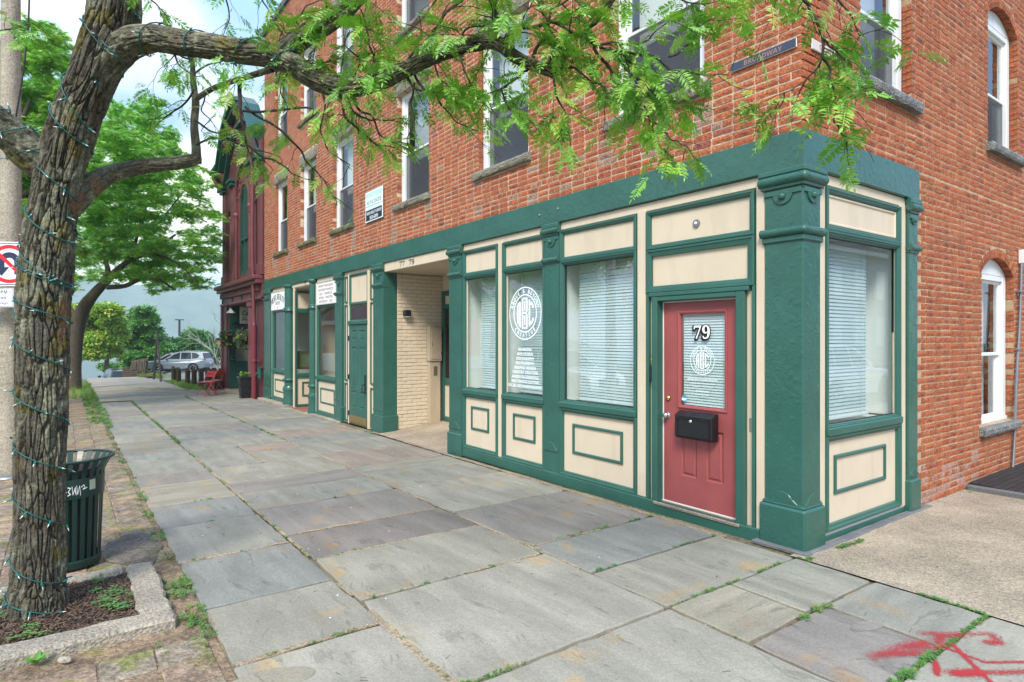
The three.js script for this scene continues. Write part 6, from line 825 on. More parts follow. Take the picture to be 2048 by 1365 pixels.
// ================================================================ TREE PIT, MULCH, WEEDS AND LITTER
{
  const pit = thing('tree_pit_kerb', 'rough pale concrete edging of the tree pit in front', 'kerb'), rag = (pts, y) => { const g = stone(pts, y, 0.12, 0.016); const p = g.attributes.position; for (let i = 0; i < p.count; i++) { const x = p.getX(i), z = p.getZ(i); p.setXYZ(i, x + 0.007 * pn(x * 9, z * 9, 1), p.getY(i) + 0.008 * pn(x * 6, z * 6, 4), z + 0.007 * pn(x * 9, z * 9, 7)); } g.computeVertexNormals(); return g; };
  mesh('front_bar', rag(ragged(-1.74, -1.55, 4.23, 6.4, 0.008, 0.07), 0.055), M.concGrey, pit); mesh('side_bar', rag(ragged(-2.78, -1.742, 4.235, 4.41, 0.010, 0.07), 0.050), M.concGrey, pit); mesh('rear_bar', rag(ragged(-2.80, -2.64, 4.413, 6.4, 0.010, 0.07), 0.045), M.concGrey, pit);
  { const o = [], N = 26, P = (i, j) => { const x = lerp(-2.65, -1.73, i / N), z = lerp(4.40, 6.4, j / N), d = Math.hypot(x + 2.2, z - 4.95); return [x, gy(x) + 0.018 + 0.04 * Math.exp(-d * d * 6) + 0.022 * pf(x * 6, z * 6, 2, 3), z]; }; for (let i = 0; i < N; i++) for (let j = 0; j < N; j++) pushQuad(o, P(i, j), P(i, j + 1), P(i + 1, j + 1), P(i + 1, j)); struct('soil', soup(o), std([0.085, 0.055, 0.038], { roughness: 1, map: T.dirtM, bumpMap: T.concB, bumpScale: 0.02 })); }
  const pitY = (x, z) => { const d = Math.hypot(x + 2.2, z - 4.95); return gy(x) + 0.02 + 0.04 * Math.exp(-d * d * 6) + 0.022 * pf(x * 6, z * 6, 2, 3); };
  const r = rngOf(17), chips = [], cc = []; for (let i = 0; i < 2600; i++) { const x = rr(-2.63, -1.75, r), z = 4.42 + Math.pow(r(), 1.3) * 1.6; chips.push(M4(x, pitY(x, z) + 0.006, z, new THREE.Euler(rr(-0.5, 0.5, r), r() * 6.3, rr(-0.5, 0.5, r)), new THREE.Vector3(rr(0.6, 1.8, r), 1, rr(0.5, 1.3, r)))); const k = rr(0.6, 1.5, r); cc.push(C(0.105 * k, 0.068 * k, 0.046 * k)); }
  const mul = inst('mulch', cbox(-0.013, 0.013, -0.003, 0.003, -0.0035, 0.0035, 0.001), std([1, 1, 1], { roughness: 1 }), chips, cc, scene); tag(mul, 'dark reddish brown bark mulch filling the tree pit', 'mulch');
  // grass tufts and small weeds in joints, along edges and in the pit
  const tuft = (seed, n, h, lean) => { const q = rngOf(seed), o = []; for (let i = 0; i < n; i++) { const a = q() * 6.28, b = q() * 6.28, hh = h * rr(0.5, 1.1, q), w = 0.0022, l = lean * rr(0.3, 1.2, q), bx = Math.cos(b) * 0.012, bz = Math.sin(b) * 0.012, dx = Math.cos(a), dz = Math.sin(a); const A = [bx - dz * w, 0, bz + dx * w], Bq = [bx + dz * w, 0, bz - dx * w], m1 = [bx + dx * l * 0.35 - dz * w, hh * 0.65, bz + dz * l * 0.35 + dx * w], m2 = [bx + dx * l * 0.35 + dz * w, hh * 0.65, bz + dz * l * 0.35 - dx * w], t = [bx + dx * l, hh, bz + dz * l]; pushQuad(o, A, Bq, m2, m1); o.push(...m1, ...m2, ...t); } return soup(o); };
  const tufts = [tuft(1, 14, 0.035, 0.03), tuft(2, 10, 0.028, 0.028), tuft(3, 18, 0.05, 0.05)];
  const weedG = [1, 2].map((k) => { const q = rngOf(k + 40), o = []; for (let i = 0; i < 16; i++) { const a = q() * 6.28, d = q() * 0.035; leaflet(o, Math.cos(a) * d, 0.008 + 0.022 * q(), Math.sin(a) * d, Math.cos(a + 0.4), 0.25, Math.sin(a + 0.4), rr(0.012, 0.026, q), rr(0.005, 0.009, q), 0.004); } return soup(o); });
  const gm = [[], [], []], gc = [[], [], []], wm = [[], []], wc = [[], []];
  const addT = (x, z, y, s) => { const k = Math.floor(r() * 3), j = rr(0.75, 1.3, r); gm[k].push(M4(x, y, z, new THREE.Euler(0, r() * 6.3, 0), s * rr(0.5, 1.15, r))); gc[k].push(r() < 0.2 ? C(0.20 * j, 0.24 * j, 0.04 * j) : C(0.10 * j, 0.27 * j, 0.03 * j)); };
  const addW = (x, z, y, s) => { const k = Math.floor(r() * 2), j = rr(0.75, 1.25, r); wm[k].push(M4(x, y, z, new THREE.Euler(0, r() * 6.3, 0), s * rr(0.6, 1.3, r))); wc[k].push(r() < 0.15 ? C(0.22 * j, 0.25 * j, 0.05 * j) : C(0.085 * j, 0.25 * j, 0.03 * j)); };
  const line = (x0, z0, x1, z1, n, s, jit, thr = -0.05) => { for (let i = 0; i < n; i++) { const t = r(), x = lerp(x0, x1, t), z = lerp(z0, z1, t); if (pn(x * 2.2, z * 2.2, s * 3) < thr) continue; (r() < 0.6 ? addT : addW)(x + rr(-jit, jit, r), z + rr(-jit, jit, r), gy(x) - 0.002, s); } };
  line(0.6, 4.09, -12, 4.10, 420, 0.72, 0.035, 0.02); line(-0.9, 4.11, -5, 4.12, 190, 0.8, 0.05, 0.08); line(-12, 4.06, -18.5, 4.04, 320, 1.2, 0.05, -0.1); line(-1.5, 4.17, -2.9, 4.17, 70, 0.8, 0.05, 0.05); line(1.4, 3.22, -9, 3.22, 300, 0.5, 0.008, 0.10); line(-9, 3.22, -18.3, 3.22, 420, 0.9, 0.02, -0.2); line(1.3, 1.67, -19, 1.68, 360, 0.48, 0.008, 0.12); line(-8, 1.70, -19, 1.72, 260, 0.9, 0.02, -0.1);
  line(0.03, 0.2, 0.03, 1.65, 110, 0.45, 0.008, -0.1); line(0.03, 1.7, 0.03, 3.2, 90, 0.6, 0.010, 0.05); line(1.267, 0.17, 1.267, 1.0, 110, 0.5, 0.007, -0.2); line(1.267, 1.0, 1.267, 1.67, 60, 0.8, 0.012, 0); line(0.62, 0.85, 0.62, 1.64, 60, 0.8, 0.012, 0); line(0.05, 0.16, 1.25, 0.16, 190, 0.55, 0.01, -0.1); line(0.15, -0.7, 0.11, 0.12, 150, 0.6, 0.015, -0.2); line(-0.685, 0.2, -0.685, 1.6, 60, 0.6, 0.01, 0); line(-1.405, 0.2, -1.405, 1.6, 50, 0.6, 0.01, 0); line(-8.0, 0.22, -8.5, 0.15, 14, 0.8, 0.02, -1); line(0.06, -2.2, 0.06, -3.4, 60, 0.6, 0.03, 0); line(-13.9, 0.2, -16.5, 0.22, 60, 0.6, 0.02, 0);
  for (const x of [-0.85, -1.69, -2.71, -3.8, -4.7, -5.82, -6.57, -7.82]) line(x, 3.3, x, 4.0, 10, 0.6, 0.008, 0.1); for (const x of [-1.22, -2.18, -2.92, -3.95, -4.77]) line(x, 1.75, x, 3.15, 16, 0.6, 0.008, 0.12);
  for (let i = 0; i < 160; i++) { const x = rr(-2.6, -1.76, r), z = rr(4.43, 5.9, r); if (pn(x * 3, z * 3, 9) > 0.16) { addW(x, z, pitY(x, z), 1.1); if (r() < 0.5) addW(x + rr(-0.03, 0.03, r), z + rr(-0.03, 0.03, r), pitY(x, z), 1.0); } } for (let i = 0; i < 34; i++) { const x = rr(-2.5, -2.0, r), z = rr(5.05, 5.6, r); addW(x, z, pitY(x, z), 1.2); }
  for (let i = 0; i < 200; i++) { const x = rr(-13, 1.5, r), z = rr(4.12, 4.5, r); if (pn(x * 1.7, z * 2, 6) > 0.1) addT(x, z, gy(x) - 0.01, 0.8); } for (let i = 0; i < 700; i++) { const x = rr(-30, -13, r), z = rr(3.95, 4.35, r); addT(x, z, gy(x) - 0.02, 1.8); }
  gm.forEach((m, k) => m.length && tag(inst('grass', tufts[k], M.grass, m, gc[k], scene), 'green grass and weeds growing in the joints of the pavement', 'grass')); wm.forEach((m, k) => m.length && tag(inst('weeds', weedG[k], M.grass, m, wc[k], scene), 'small leafy weeds along the pavement edge and in the tree pit', 'weeds'));
  { const t = thing('weed_plant', 'bright green leafy rosette weed at the foot of the concrete edging', 'plant', [-1.50, gy(-1.5), 4.90]), q = rngOf(3); for (let i = 0; i < 9; i++) { const o = [], a = i * 2.4; leaflet(o, 0, 0.004, 0, Math.cos(a), rr(0.5, 1.1, q), Math.sin(a), rr(0.05, 0.075, q), rr(0.011, 0.016, q), 0.012); const m = mesh('leaf', soup(o), (() => { const c = M.leaf.clone(); c.color.setRGB(0.12, 0.34, 0.025); return c; })(), t); } }
  // dry locust bits scattered on the flagstones
  const dm = [], dc = [], dg = tube([[-0.016, 0, 0], [-0.006, 0.001, 0.003], [0.006, 0, 0.001], [0.016, 0, 0.005]], [0.0011, 0.0009], 5, 3); for (let i = 0; i < 520; i++) { const x = rr(-9, 2.6, r), z = rr(0.3, 4.6, r); if (x > -1.6 && r() < 0.3) continue; dm.push(M4(x, gy(x) + 0.0065, z, new THREE.Euler(0, r() * 6.3, 0), rr(0.5, 1.5, r))); dc.push(r() < 0.5 ? C(0.14, 0.10, 0.06) : C(0.24, 0.19, 0.10)); } tag(inst('debris', dg, std([1, 1, 1], { roughness: 1 }), dm, dc, scene), 'dry brown catkins and twigs scattered over the flagstones', 'debris');
  const pm = [], pc = []; for (let i = 0; i < 70; i++) { const x = rr(-6, 2.2, r), z = rr(0.4, 4.8, r); pm.push(M4(x, gy(x) + 0.0075, z, new THREE.Euler(rr(-0.2, 0.2, r), r() * 6.3, 0), rr(0.4, 1.2, r))); pc.push(r() < 0.6 ? C(0.75, 0.75, 0.7) : C(0.06, 0.05, 0.045)); } tag(inst('crumbs', new THREE.IcosahedronGeometry(0.007, 1).toNonIndexed().scale(1, 0.3, 0.7), std([1, 1, 1], { roughness: 0.9 }), pm, pc, scene), 'white and dark crumbs of litter on the flagstones', 'debris');
  { const t = thing('loose_stone', 'flat grey loose stone at the foot of the concrete edging', 'stone', [-1.45, gy(-1.45), 4.78], 0.6); const g = new THREE.IcosahedronGeometry(0.045, 2); const p = g.attributes.position; for (let i = 0; i < p.count; i++) { const k = 1 + 0.25 * pn(p.getX(i) * 20, p.getY(i) * 20, p.getZ(i) * 20); p.setXYZ(i, p.getX(i) * k, p.getY(i) * k * 0.3 + 0.01, p.getZ(i) * k * 0.55); } g.computeVertexNormals(); mesh('pebble', boxUV(g), M.concGrey, t); }
  // red paint sprayed over the slabs at right, and pink marks on the pavers
  const gt = canvasTex(768, 640, (x, w, h) => { x.clearRect(0, 0, w, h); const rq = rngOf(8); const spray = (pts, rad, n, al) => { for (let i = 0; i < n; i++) { const t = rq() * (pts.length - 1), k = Math.floor(t), f = t - k, [a, b] = pts[k], [c, d] = pts[Math.min(k + 1, pts.length - 1)]; const g = rad * Math.sqrt(-2 * Math.log(rq() + 1e-6)) * 0.55, an = rq() * 6.28; x.fillStyle = `rgba(${158 + 22 * rq()},${26 + 22 * rq()},${34 + 20 * rq()},${al * 0.25})`; x.beginPath(); x.arc(lerp(a, c, f) + Math.cos(an) * g, lerp(b, d, f) + Math.sin(an) * g, 3 + 3 * rq(), 0, 7); x.fill(); } };
    spray([[0, 1], [0, 1]], 0, 0, 0); const S = (l) => l.map(([X, Z]) => [(X - 0.95) / 0.9 * w, (Z - 0.36) / 0.95 * h]);
    spray(S([[1.08, 1.32], [1.14, 1.0], [1.2, 0.86]]), 34, 1500, 0.5); spray(S([[1.15, 1.15], [1.26, 0.85], [1.2, 0.72], [1.28, 0.62]]), 26, 1300, 0.5); spray(S([[1.12, 0.78], [1.25, 0.62], [1.37, 0.46], [1.44, 0.55], [1.38, 0.60]]), 22, 1300, 0.45); spray(S([[1.1, 1.22], [1.22, 1.02]]), 26, 900, 0.3); spray(S([[1.27, 0.76], [1.42, 0.93], [1.56, 1.08]]), 10, 1100, 0.5); spray(S([[1.25, 0.85], [1.46, 0.86], [1.60, 0.66]]), 9, 900, 0.5); spray(S([[1.38, 1.14], [1.55, 0.9], [1.70, 0.66]]), 20, 1400, 0.5); spray(S([[1.30, 1.06], [1.36, 1.2]]), 12, 600, 0.5); spray(S([[1.40, 1.12], [1.48, 1.0]]), 26, 900, 0.5); });
  const paint = mesh('spray_paint', (() => { const g = card(0.9, 0.95); g.rotateX(-Math.PI / 2); g.translate(0.95 + 0.45, 0.0105, 0.36 + 0.475); return g; })(), M.decal(gt, 0.7)); tag(paint, 'red spray paint scrawled across the flagstones at right', 'paint');
}
// ================================================================ IN FRONT OF THE MAROON BUILDING
{
  const red = std([0.40, 0.030, 0.035], { roughness: 0.45 }), chair = thing('folding_chair', 'red slatted folding chair turned with its back to the pavement', 'chair', [-18.9, gy(-19), 1.12], 0.5, 'red folding chairs outside the cafe');
  const bar = (a, b, r = 0.012) => cyl(r, r, a, b, 7);
  for (const s of [-0.2, 0.2]) { mesh('leg', bar([s, 0, 0.24], [s, 0.82, -0.22]), red, chair); mesh('leg', bar([s * 0.9, 0, -0.25], [s * 0.9, 0.46, 0.2]), red, chair); }
  for (let i = 0; i < 5; i++) mesh('seat_slat', cbox(-0.2, 0.2, 0.445, 0.46, -0.17 + i * 0.08, -0.10 + i * 0.08, 0.004), red, chair); for (const y of [0.60, 0.70]) mesh('back_slat', cbox(-0.21, 0.21, y, y + 0.085, -0.225 + (0.82 - y) * 0.45, -0.205 + (0.82 - y) * 0.45, 0.005), red, chair);
  mesh('stretcher', [bar([-0.2, 0.1, 0.19], [0.2, 0.1, 0.19], 0.008), bar([-0.18, 0.1, -0.15], [0.18, 0.1, -0.15], 0.008)], red, chair);
  const c2 = chair.clone(); c2.name = numbered('folding_chair'); c2.position.set(-19.65, gy(-19.6), 0.72); c2.rotation.y = -0.9; c2.userData = { ...chair.userData, label: 'red folding chair nearer the wooden posts seen from its side' }; scene.add(c2);
}
{ const p = [-17.35, gy(-17.3), 0.34], t = thing('planter', 'tall black panelled planter with light green plant by the porch post', 'planter', p); const s = (a, b, y0, y1) => { const g = new THREE.CylinderGeometry(b * 1.414, a * 1.414, y1 - y0, 4).toNonIndexed(); g.rotateY(Math.PI / 4); g.computeVertexNormals(); return g.translate(0, (y0 + y1) / 2, 0); };
  mesh('body', [s(0.125, 0.175, 0, 0.62), s(0.14, 0.14, 0, 0.05)], M.black, t); mesh('rim', [cbox(-0.2, 0.2, 0.60, 0.66, -0.2, 0.2, 0.012)], M.black, t); for (const q of [0, 1]) for (const [y0, y1] of [[0.08, 0.32], [0.36, 0.56]]) { const o = 0.128 + 0.05 * (y0 / 0.62); const m = mesh('panel', mould(-0.095, 0.095, y0, y1, [[0, 0], [0.004, 0.012], [0.016, 0.012], [0.02, 0]], o), M.black, t); m.rotation.y = q * Math.PI / 2; m.rotation.x = 0; }
  const r = rngOf(44); mesh('foliage', Array.from({ length: 70 }, () => { const o = [], a = r() * 6.28; leaflet(o, rr(-0.12, 0.12, r), 0.66 + rr(0, 0.08, r), rr(-0.12, 0.12, r), Math.cos(a) * 0.7, rr(0.2, 1.1, r), Math.sin(a) * 0.7, rr(0.07, 0.14, r), 0.03, 0.02); return soup(o); }), (() => { const c = M.leaf.clone(); c.color.setRGB(0.22, 0.40, 0.05); return c; })(), t); }
for (const [p, hook, label, rad] of [[at(453, 676, 21.6), 2.9, 'hanging flower basket at the left corner of the maroon building', 0.24], [at(490, 676, 19.9), 2.9, 'hanging flower basket in front of the green porch door', 0.27]]) {
  const t = thing('hanging_basket', label, 'hanging basket', p, 0, 'hanging baskets on the maroon building'), r = rngOf(Math.round(p[0] * 10));
  mesh('basket', lathe([[0.02, -0.16], [0.12, -0.12], [0.19, 0.0], [0.2, 0.04], [0.18, 0.04], [0.1, -0.1], [0, -0.12]], 18), M.blackRough, t); mesh('chain', [0, 1, 2].map((k) => cyl(0.004, 0.004, [Math.cos(k * 2.1) * 0.19, 0.04, Math.sin(k * 2.1) * 0.19], [0, hook - p[1], -0.05], 5)), M.blackRough, t);
  const lm = [], lc = [], fm = [], fc = []; for (let i = 0; i < 420; i++) { const v = new THREE.Vector3(rr(-1, 1, r), rr(-1, 1, r), rr(-1, 1, r)); if (v.lengthSq() > 1) continue; v.multiplyScalar(rad * 1.25); v.y = v.y * 1.15 - 0.05; const j = rr(0.6, 1.3, r); (i % 4 ? lm : fm).push(M4(v.x, v.y, v.z, new THREE.Euler(r() * 6, r() * 6, r() * 6), rr(0.7, 1.3, r))); (i % 4 ? lc : fc).push(i % 4 ? (r() < 0.25 ? C(0.22 * j, 0.33 * j, 0.04) : C(0.05 * j, 0.13 * j, 0.025)) : (r() < 0.6 ? C(0.13 * j, 0.02, 0.12 * j) : C(0.28 * j, 0.035, 0.09 * j))); }
  const lg = (() => { const o = []; for (let i = 0; i < 3; i++) leaflet(o, 0, 0, 0, Math.cos(i * 2.1), 0.3, Math.sin(i * 2.1), 0.085, 0.026, 0.015); return soup(o); })(), fg = (() => { const o = []; for (let i = 0; i < 5; i++) leaflet(o, 0, 0, 0, Math.cos(i * 1.257), 0.35, Math.sin(i * 1.257), 0.04, 0.016, 0.004); return soup(o); })();
  inst('foliage', lg, M.leaf, lm, lc, t); inst('flowers', fg, M.grass, fm, fc, t);
}
// ================================================================ POSTS, STAKES AND THE TIMBER EDGE OF THE CAR PARK
{
  const post = (h, w, s) => { const y = h * 0.84; const g = soup((() => { const o = [], a = w / 2, A = [-a, -0.1, -a], B = [a, -0.1, -a], Cc = [a, -0.1, a], D = [-a, -0.1, a], A2 = [-a, h, -a], B2 = [a, y, -a], C2 = [a, y, a], D2 = [-a, h, a]; pushQuad(o, D, Cc, C2, D2); pushQuad(o, Cc, B, B2, C2); pushQuad(o, B, A, A2, B2); pushQuad(o, A, D, D2, A2); pushQuad(o, D2, C2, B2, A2); return o; })()); return boxUV(g, s * 0.37, s * 0.21); };
  const P = [[347, 763.5, 0.66], [357, 767, 0.66], [375, 771.2, 0.68], [388, 772.3, 0.70], [402, 776.5, 0.72], [417.6, 780, 0.80], [430.5, 781, 0.80], [444, 779, 0.76]];
  const where = ['tapered wooden post at the left end of the near row, by the car park entrance', 'pale split wooden post, second from the entrance in the near row', 'dark wooden post under the middle of the grey car, third of the near row', 'slanted-top wooden post below the rear wheel of the grey car', 'wooden post with a long slanted top left of the red chairs', 'broad wooden post directly behind the back of the red chair', 'broad wooden post behind the folding chairs, right of the first broad one', 'weathered wooden post beside the maroon building corner'];
  P.forEach(([px, py, h], i) => { let q = at(px, py, 24), d = (675 - py) / 1231; let x = -24, y = 0; for (let k = 0; k < 12; k++) { y = gy(x) - 0.01; const t = (y - 1.72) / d; q = at(px, py, t); x = q[0]; } const t = thing('wooden_post', where[i], 'post', [q[0], gy(q[0]), q[2]], 0.45 + rr(-0.15, 0.15), 'wooden posts along the car park'); mesh('post', post(h, i > 4 ? 0.17 : 0.135, i), std([0.15 + 0.06 * hash(i, 2, 3), 0.105 + 0.04 * hash(i, 2, 3), 0.072], { roughness: 0.95, map: T.woodM, bumpMap: T.barkB, bumpScale: 0.006 }), t); t.children[0].rotation.z = rr(-0.03, 0.03); });
  for (let i = 0; i < 8; i++) { const px = 265 + i * 3.7, D = 36 - i * 0.75, q = at(px, 747 - i * 0.15, D); const t = thing('wooden_post', ['first', 'second', 'third', 'fourth', 'fifth', 'sixth', 'seventh', 'eighth'][i] + ' weathered leaning post from the left in the far row above the timber edging', 'post', q, 0.4 + rr(-0.2, 0.2), 'weathered posts above the timber edging'); mesh('post', post(0.74, 0.11, i + 9), std([0.22, 0.18, 0.14], { roughness: 0.95, map: T.woodM }), t); t.children[0].rotation.z = -0.05 - i * 0.02; }
  const t = thing('timber_edging', 'mossy dark timber retaining edge beside the pavement leading to the car park', 'retaining wall'), a = at(248, 753, 36), b = at(301, 758, 29.5), n = 5; for (let k = 0; k < n; k++) { const u = k / n, v = (k + 1) / n, h0 = lerp(0.56, 0.05, u); for (let s = 0; s < 3; s++) { const A = [lerp(a[0], b[0], u), lerp(a[1], b[1], u) - 0.25, lerp(a[2], b[2], u)], B2 = [lerp(a[0], b[0], v), lerp(a[1], b[1], v) - 0.25, lerp(a[2], b[2], v)], L = Math.hypot(B2[0] - A[0], B2[2] - A[2]), top = h0 + 0.22 - s * 0.2; if (top < 0.1) continue; const m = mesh('timber', cbox(0, L - 0.02, -0.2, 0, -0.09, 0.09, 0.015), std([0.13 + 0.03 * s, 0.105, 0.06], { roughness: 1, map: T.woodM, bumpMap: T.barkB, bumpScale: 0.01 }), t); m.position.set(A[0], A[1] + top, A[2]); m.rotation.y = -Math.atan2(B2[2] - A[2], B2[0] - A[0]); m.rotation.z = Math.atan2(B2[1] - A[1], L); } }
  const stake = (p0, p1, D, label, r, c) => { const A = at(...p0, D), B2 = at(...p1, D + 0.3), o = thing('leaning_stake', label, 'stake', B2); mesh('pole', [cyl(r, r * 0.75, [0, -0.1, 0], [A[0] - B2[0], A[1] - B2[1], A[2] - B2[2]], 8)], std(c, { roughness: 0.9, map: T.woodM }), o); };
  stake([315.5, 662], [307, 757], 28.5, 'brown leaning stake, left leg of the pair at the car park entrance', 0.058, [0.22, 0.19, 0.16]); stake([314, 668], [321.5, 763], 26.6, 'pale leaning stake, right leg of the pair at the car park entrance', 0.052, [0.42, 0.39, 0.36]);
  { const rg = rngOf(23), gm = [], gc = [], g = (() => { const o = []; for (let i = 0; i < 10; i++) { const a = rg() * 6.28, h = rr(0.12, 0.28, rg), l = rr(0.03, 0.12, rg), x = rr(-0.06, 0.06, rg), z = rr(-0.06, 0.06, rg); o.push(x - 0.008, 0, z, x + 0.008, 0, z, x + Math.cos(a) * l, h, z + Math.sin(a) * l); } return soup(o); })(); for (let i = 0; i < 2600; i++) { const x = rr(-28.4, -21.8, rg), z = lerp(0.3, 1.45, rg()) + (x < -26.5 ? 0.0 : 0) ; if (z > 1.2 + 0.10 * pn(x, 3, 3) - (x > -22.4 ? 0.2 : 0)) continue; gm.push(M4(x, gy(x) - 0.02, z, new THREE.Euler(0, rg() * 6.3, 0), rr(0.28, 0.6, rg))); const j = rr(0.8, 1.3, rg); gc.push(C(0.22 * j, 0.36 * j, 0.035 * j)); } for (let i = 0; i < 900; i++) { const p = at(rr(260, 305, rg), 752, rr(30, 36, rg)); gm.push(M4(p[0], p[1] - 0.15, p[2] - 0.4, new THREE.Euler(0, rg() * 6.3, 0), rr(0.6, 1.3, rg))); gc.push(C(0.2, 0.30, 0.04)); } for (let i = 0; i < 500; i++) { const x = rr(-36, -20, rg); gm.push(M4(x, groundY(x, 4.6) + 0.04, rr(3.95, 5.6, rg), new THREE.Euler(0, rg() * 6.3, 0), rr(0.5, 1.0, rg))); gc.push(C(0.19, 0.33, 0.04)); } tag(inst('grass', g, M.grass, gm, gc, scene), 'bright green grass verge along the wooden posts', 'grass'); }
}
// ================================================================ CARS
function makeCar(name, label, paint, pos, turn, o = {}) { // along +x, nose at +x; 4.65 m
  const t = thing(name, label, 'car', pos, turn, undefined), h = o.h ?? 1;
  const pm = new THREE.MeshPhysicalMaterial({ color: C(...paint), roughness: 0.32, metalness: o.metal ?? 0.5, clearcoat: 1, clearcoatRoughness: 0.06 }), gl = std([0.018, 0.026, 0.030], { roughness: 0.05 }), wheelX = [-1.36, 1.36];
  const prof = (x) => x; // outline of the lower body with wheel arches
  const s = new THREE.Shape(); s.moveTo(-2.28, 0.42); s.lineTo(-2.32, 0.62); s.bezierCurveTo(-2.34, 0.85, -2.28, 1.0, -2.22, 1.06 * h); s.lineTo(0.75, 1.0 * h); s.bezierCurveTo(1.3, 0.98 * h, 1.9, 0.93 * h, 2.2, 0.78 * h); s.bezierCurveTo(2.34, 0.68, 2.36, 0.5, 2.3, 0.34); s.lineTo(1.78, 0.26); for (let i = 0; i <= 12; i++) { const a = i / 12 * Math.PI; s.lineTo(1.36 + Math.cos(a) * 0.40, 0.34 + Math.sin(a) * 0.40); } s.lineTo(0.9, 0.24); s.lineTo(-0.94, 0.24); for (let i = 0; i <= 12; i++) { const a = i / 12 * Math.PI; s.lineTo(-1.36 + Math.cos(a) * 0.40, 0.34 + Math.sin(a) * 0.40); } s.lineTo(-1.80, 0.28); s.closePath();
  const body = new THREE.ExtrudeGeometry(s, { depth: 1.60, bevelEnabled: true, bevelThickness: 0.10, bevelSize: 0.07, bevelOffset: -0.07, bevelSegments: 4, curveSegments: 16 }); body.translate(0, 0, -0.80);
  { const p = body.attributes.position; for (let i = 0; i < p.count; i++) { const x = p.getX(i), z = p.getZ(i), k = 1 - 0.12 * smooth(1.5, 2.36, Math.abs(x)); p.setZ(i, z * k); } body.computeVertexNormals(); }
  mesh('body', boxUV(body), pm, t);
  const cab = (pts, w0, w1, inset) => { const n = pts.length, o2 = [], yb = 1.0, yt = 1.66; const W2 = (y) => lerp(w0, w1, clamp((y - yb) / (yt - yb))); for (let i = 0; i < n; i++) { const a = pts[i], b = pts[(i + 1) % n]; pushQuad(o2, [a[0], a[1], -W2(a[1])], [b[0], b[1], -W2(b[1])], [b[0], b[1], W2(b[1])], [a[0], a[1], W2(a[1])]); } const c = [pts.reduce((q, p) => q + p[0], 0) / n, pts.reduce((q, p) => q + p[1], 0) / n]; for (let i = 0; i < n; i++) { const a = pts[i], b = pts[(i + 1) % n]; o2.push(a[0], a[1], W2(a[1]), c[0], c[1], W2(c[1]), b[0], b[1], W2(b[1])); o2.push(a[0], a[1], -W2(a[1]), b[0], b[1], -W2(b[1]), c[0], c[1], -W2(c[1])); } return soup(o2); };
  const rk = o.rear ?? -2.16;
  mesh('cabin', cab([[1.02, 0.97 * h], [0.42, 1.36 * h], [0.12, 1.54 * h], [-0.3, 1.63 * h], [-1.1, 1.655 * h], [-1.75, 1.61 * h], [-1.98, 1.55 * h], [rk, 1.05 * h], [rk, 0.97]], 0.82, 0.62), pm, t);
  for (const sd of [1, -1]) { const side = (pts) => { const W2 = (y) => lerp(0.82, 0.62, clamp((y - 1.0) / 0.66)) + 0.006, o2 = [], n = pts.length; for (let i = 1; i + 1 < n; i++) for (const q of [pts[0], pts[i], pts[i + 1]]) o2.push(q[0], q[1] * h, sd * W2(q[1])); return soup(o2); };
    mesh('side_window', side([[0.72, 1.06], [0.16, 1.44], [-0.12, 1.545], [-0.28, 1.57], [-0.28, 1.06]]), gl, t); mesh('side_window', side([[-0.36, 1.06], [-0.36, 1.575], [-1.1, 1.57], [-1.18, 1.08]]), gl, t); mesh('side_window', side([[-1.25, 1.09], [-1.16, 1.565], [-1.5, 1.53], [-1.78, 1.36], [-1.66, 1.15]]), gl, t);
    mesh('mirror', [new THREE.SphereGeometry(0.1, 10, 8).toNonIndexed().scale(0.7, 0.75, 1).translate(0.62, 1.07, sd * 0.98)], M.blackRough, t); mesh('sill_trim', cbox(-0.94, 0.94, 0.22, 0.36, sd > 0 ? 0.84 : -0.90, sd > 0 ? 0.90 : -0.84, 0.02), M.blackRough, t); mesh('door_handle', [cbox(-0.2, -0.02, 0.90, 0.93, sd > 0 ? 0.89 : -0.92, sd > 0 ? 0.92 : -0.89, 0.01), cbox(-1.15, -0.97, 0.92, 0.95, sd > 0 ? 0.89 : -0.92, sd > 0 ? 0.92 : -0.89, 0.01)], pm, t);
    mesh('headlight', [new THREE.SphereGeometry(0.2, 12, 8).toNonIndexed().scale(1.0, 0.42, 0.7).translate(2.02, 0.78 * h, sd * 0.58)], std([0.7, 0.72, 0.75], { roughness: 0.1, metalness: 0.3 }), t); mesh('tail_light', [cbox(-2.27, -1.95, 0.98 * h, 1.13 * h, sd > 0 ? 0.60 : -0.80, sd > 0 ? 0.80 : -0.60, 0.05)], std([0.35, 0.012, 0.015], { roughness: 0.15 }), t);
    for (const x of wheelX) { const w = grp('wheel', t); w.position.set(x, 0.345, sd * 0.80); mesh('tyre', [lathe([[0.235, -0.1], [0.32, -0.1], [0.345, -0.07], [0.345, 0.07], [0.32, 0.1], [0.235, 0.1]], 28).rotateX(Math.PI / 2)], M.blackRough, w); const spokes = [lathe([[0.21, 0.06], [0.24, 0.085], [0.24, 0.1], [0.2, 0.09]], 26).rotateX(sd * Math.PI / 2), lathe([[0, 0.085], [0.05, 0.085], [0.06, 0.05]], 14).rotateX(sd * Math.PI / 2)]; for (let i = 0; i < 10; i++) spokes.push(cbox(-0.016, 0.016, 0.04, 0.22, 0.05, 0.08, 0.006).scale(1, 1, sd).rotateZ(i / 10 * 6.283)); mesh('rim', spokes, M.steel, w); mesh('brake_disc', [lathe([[0, 0.02], [0.2, 0.02]], 20).rotateX(sd * Math.PI / 2)], M.blackRough, w); } }
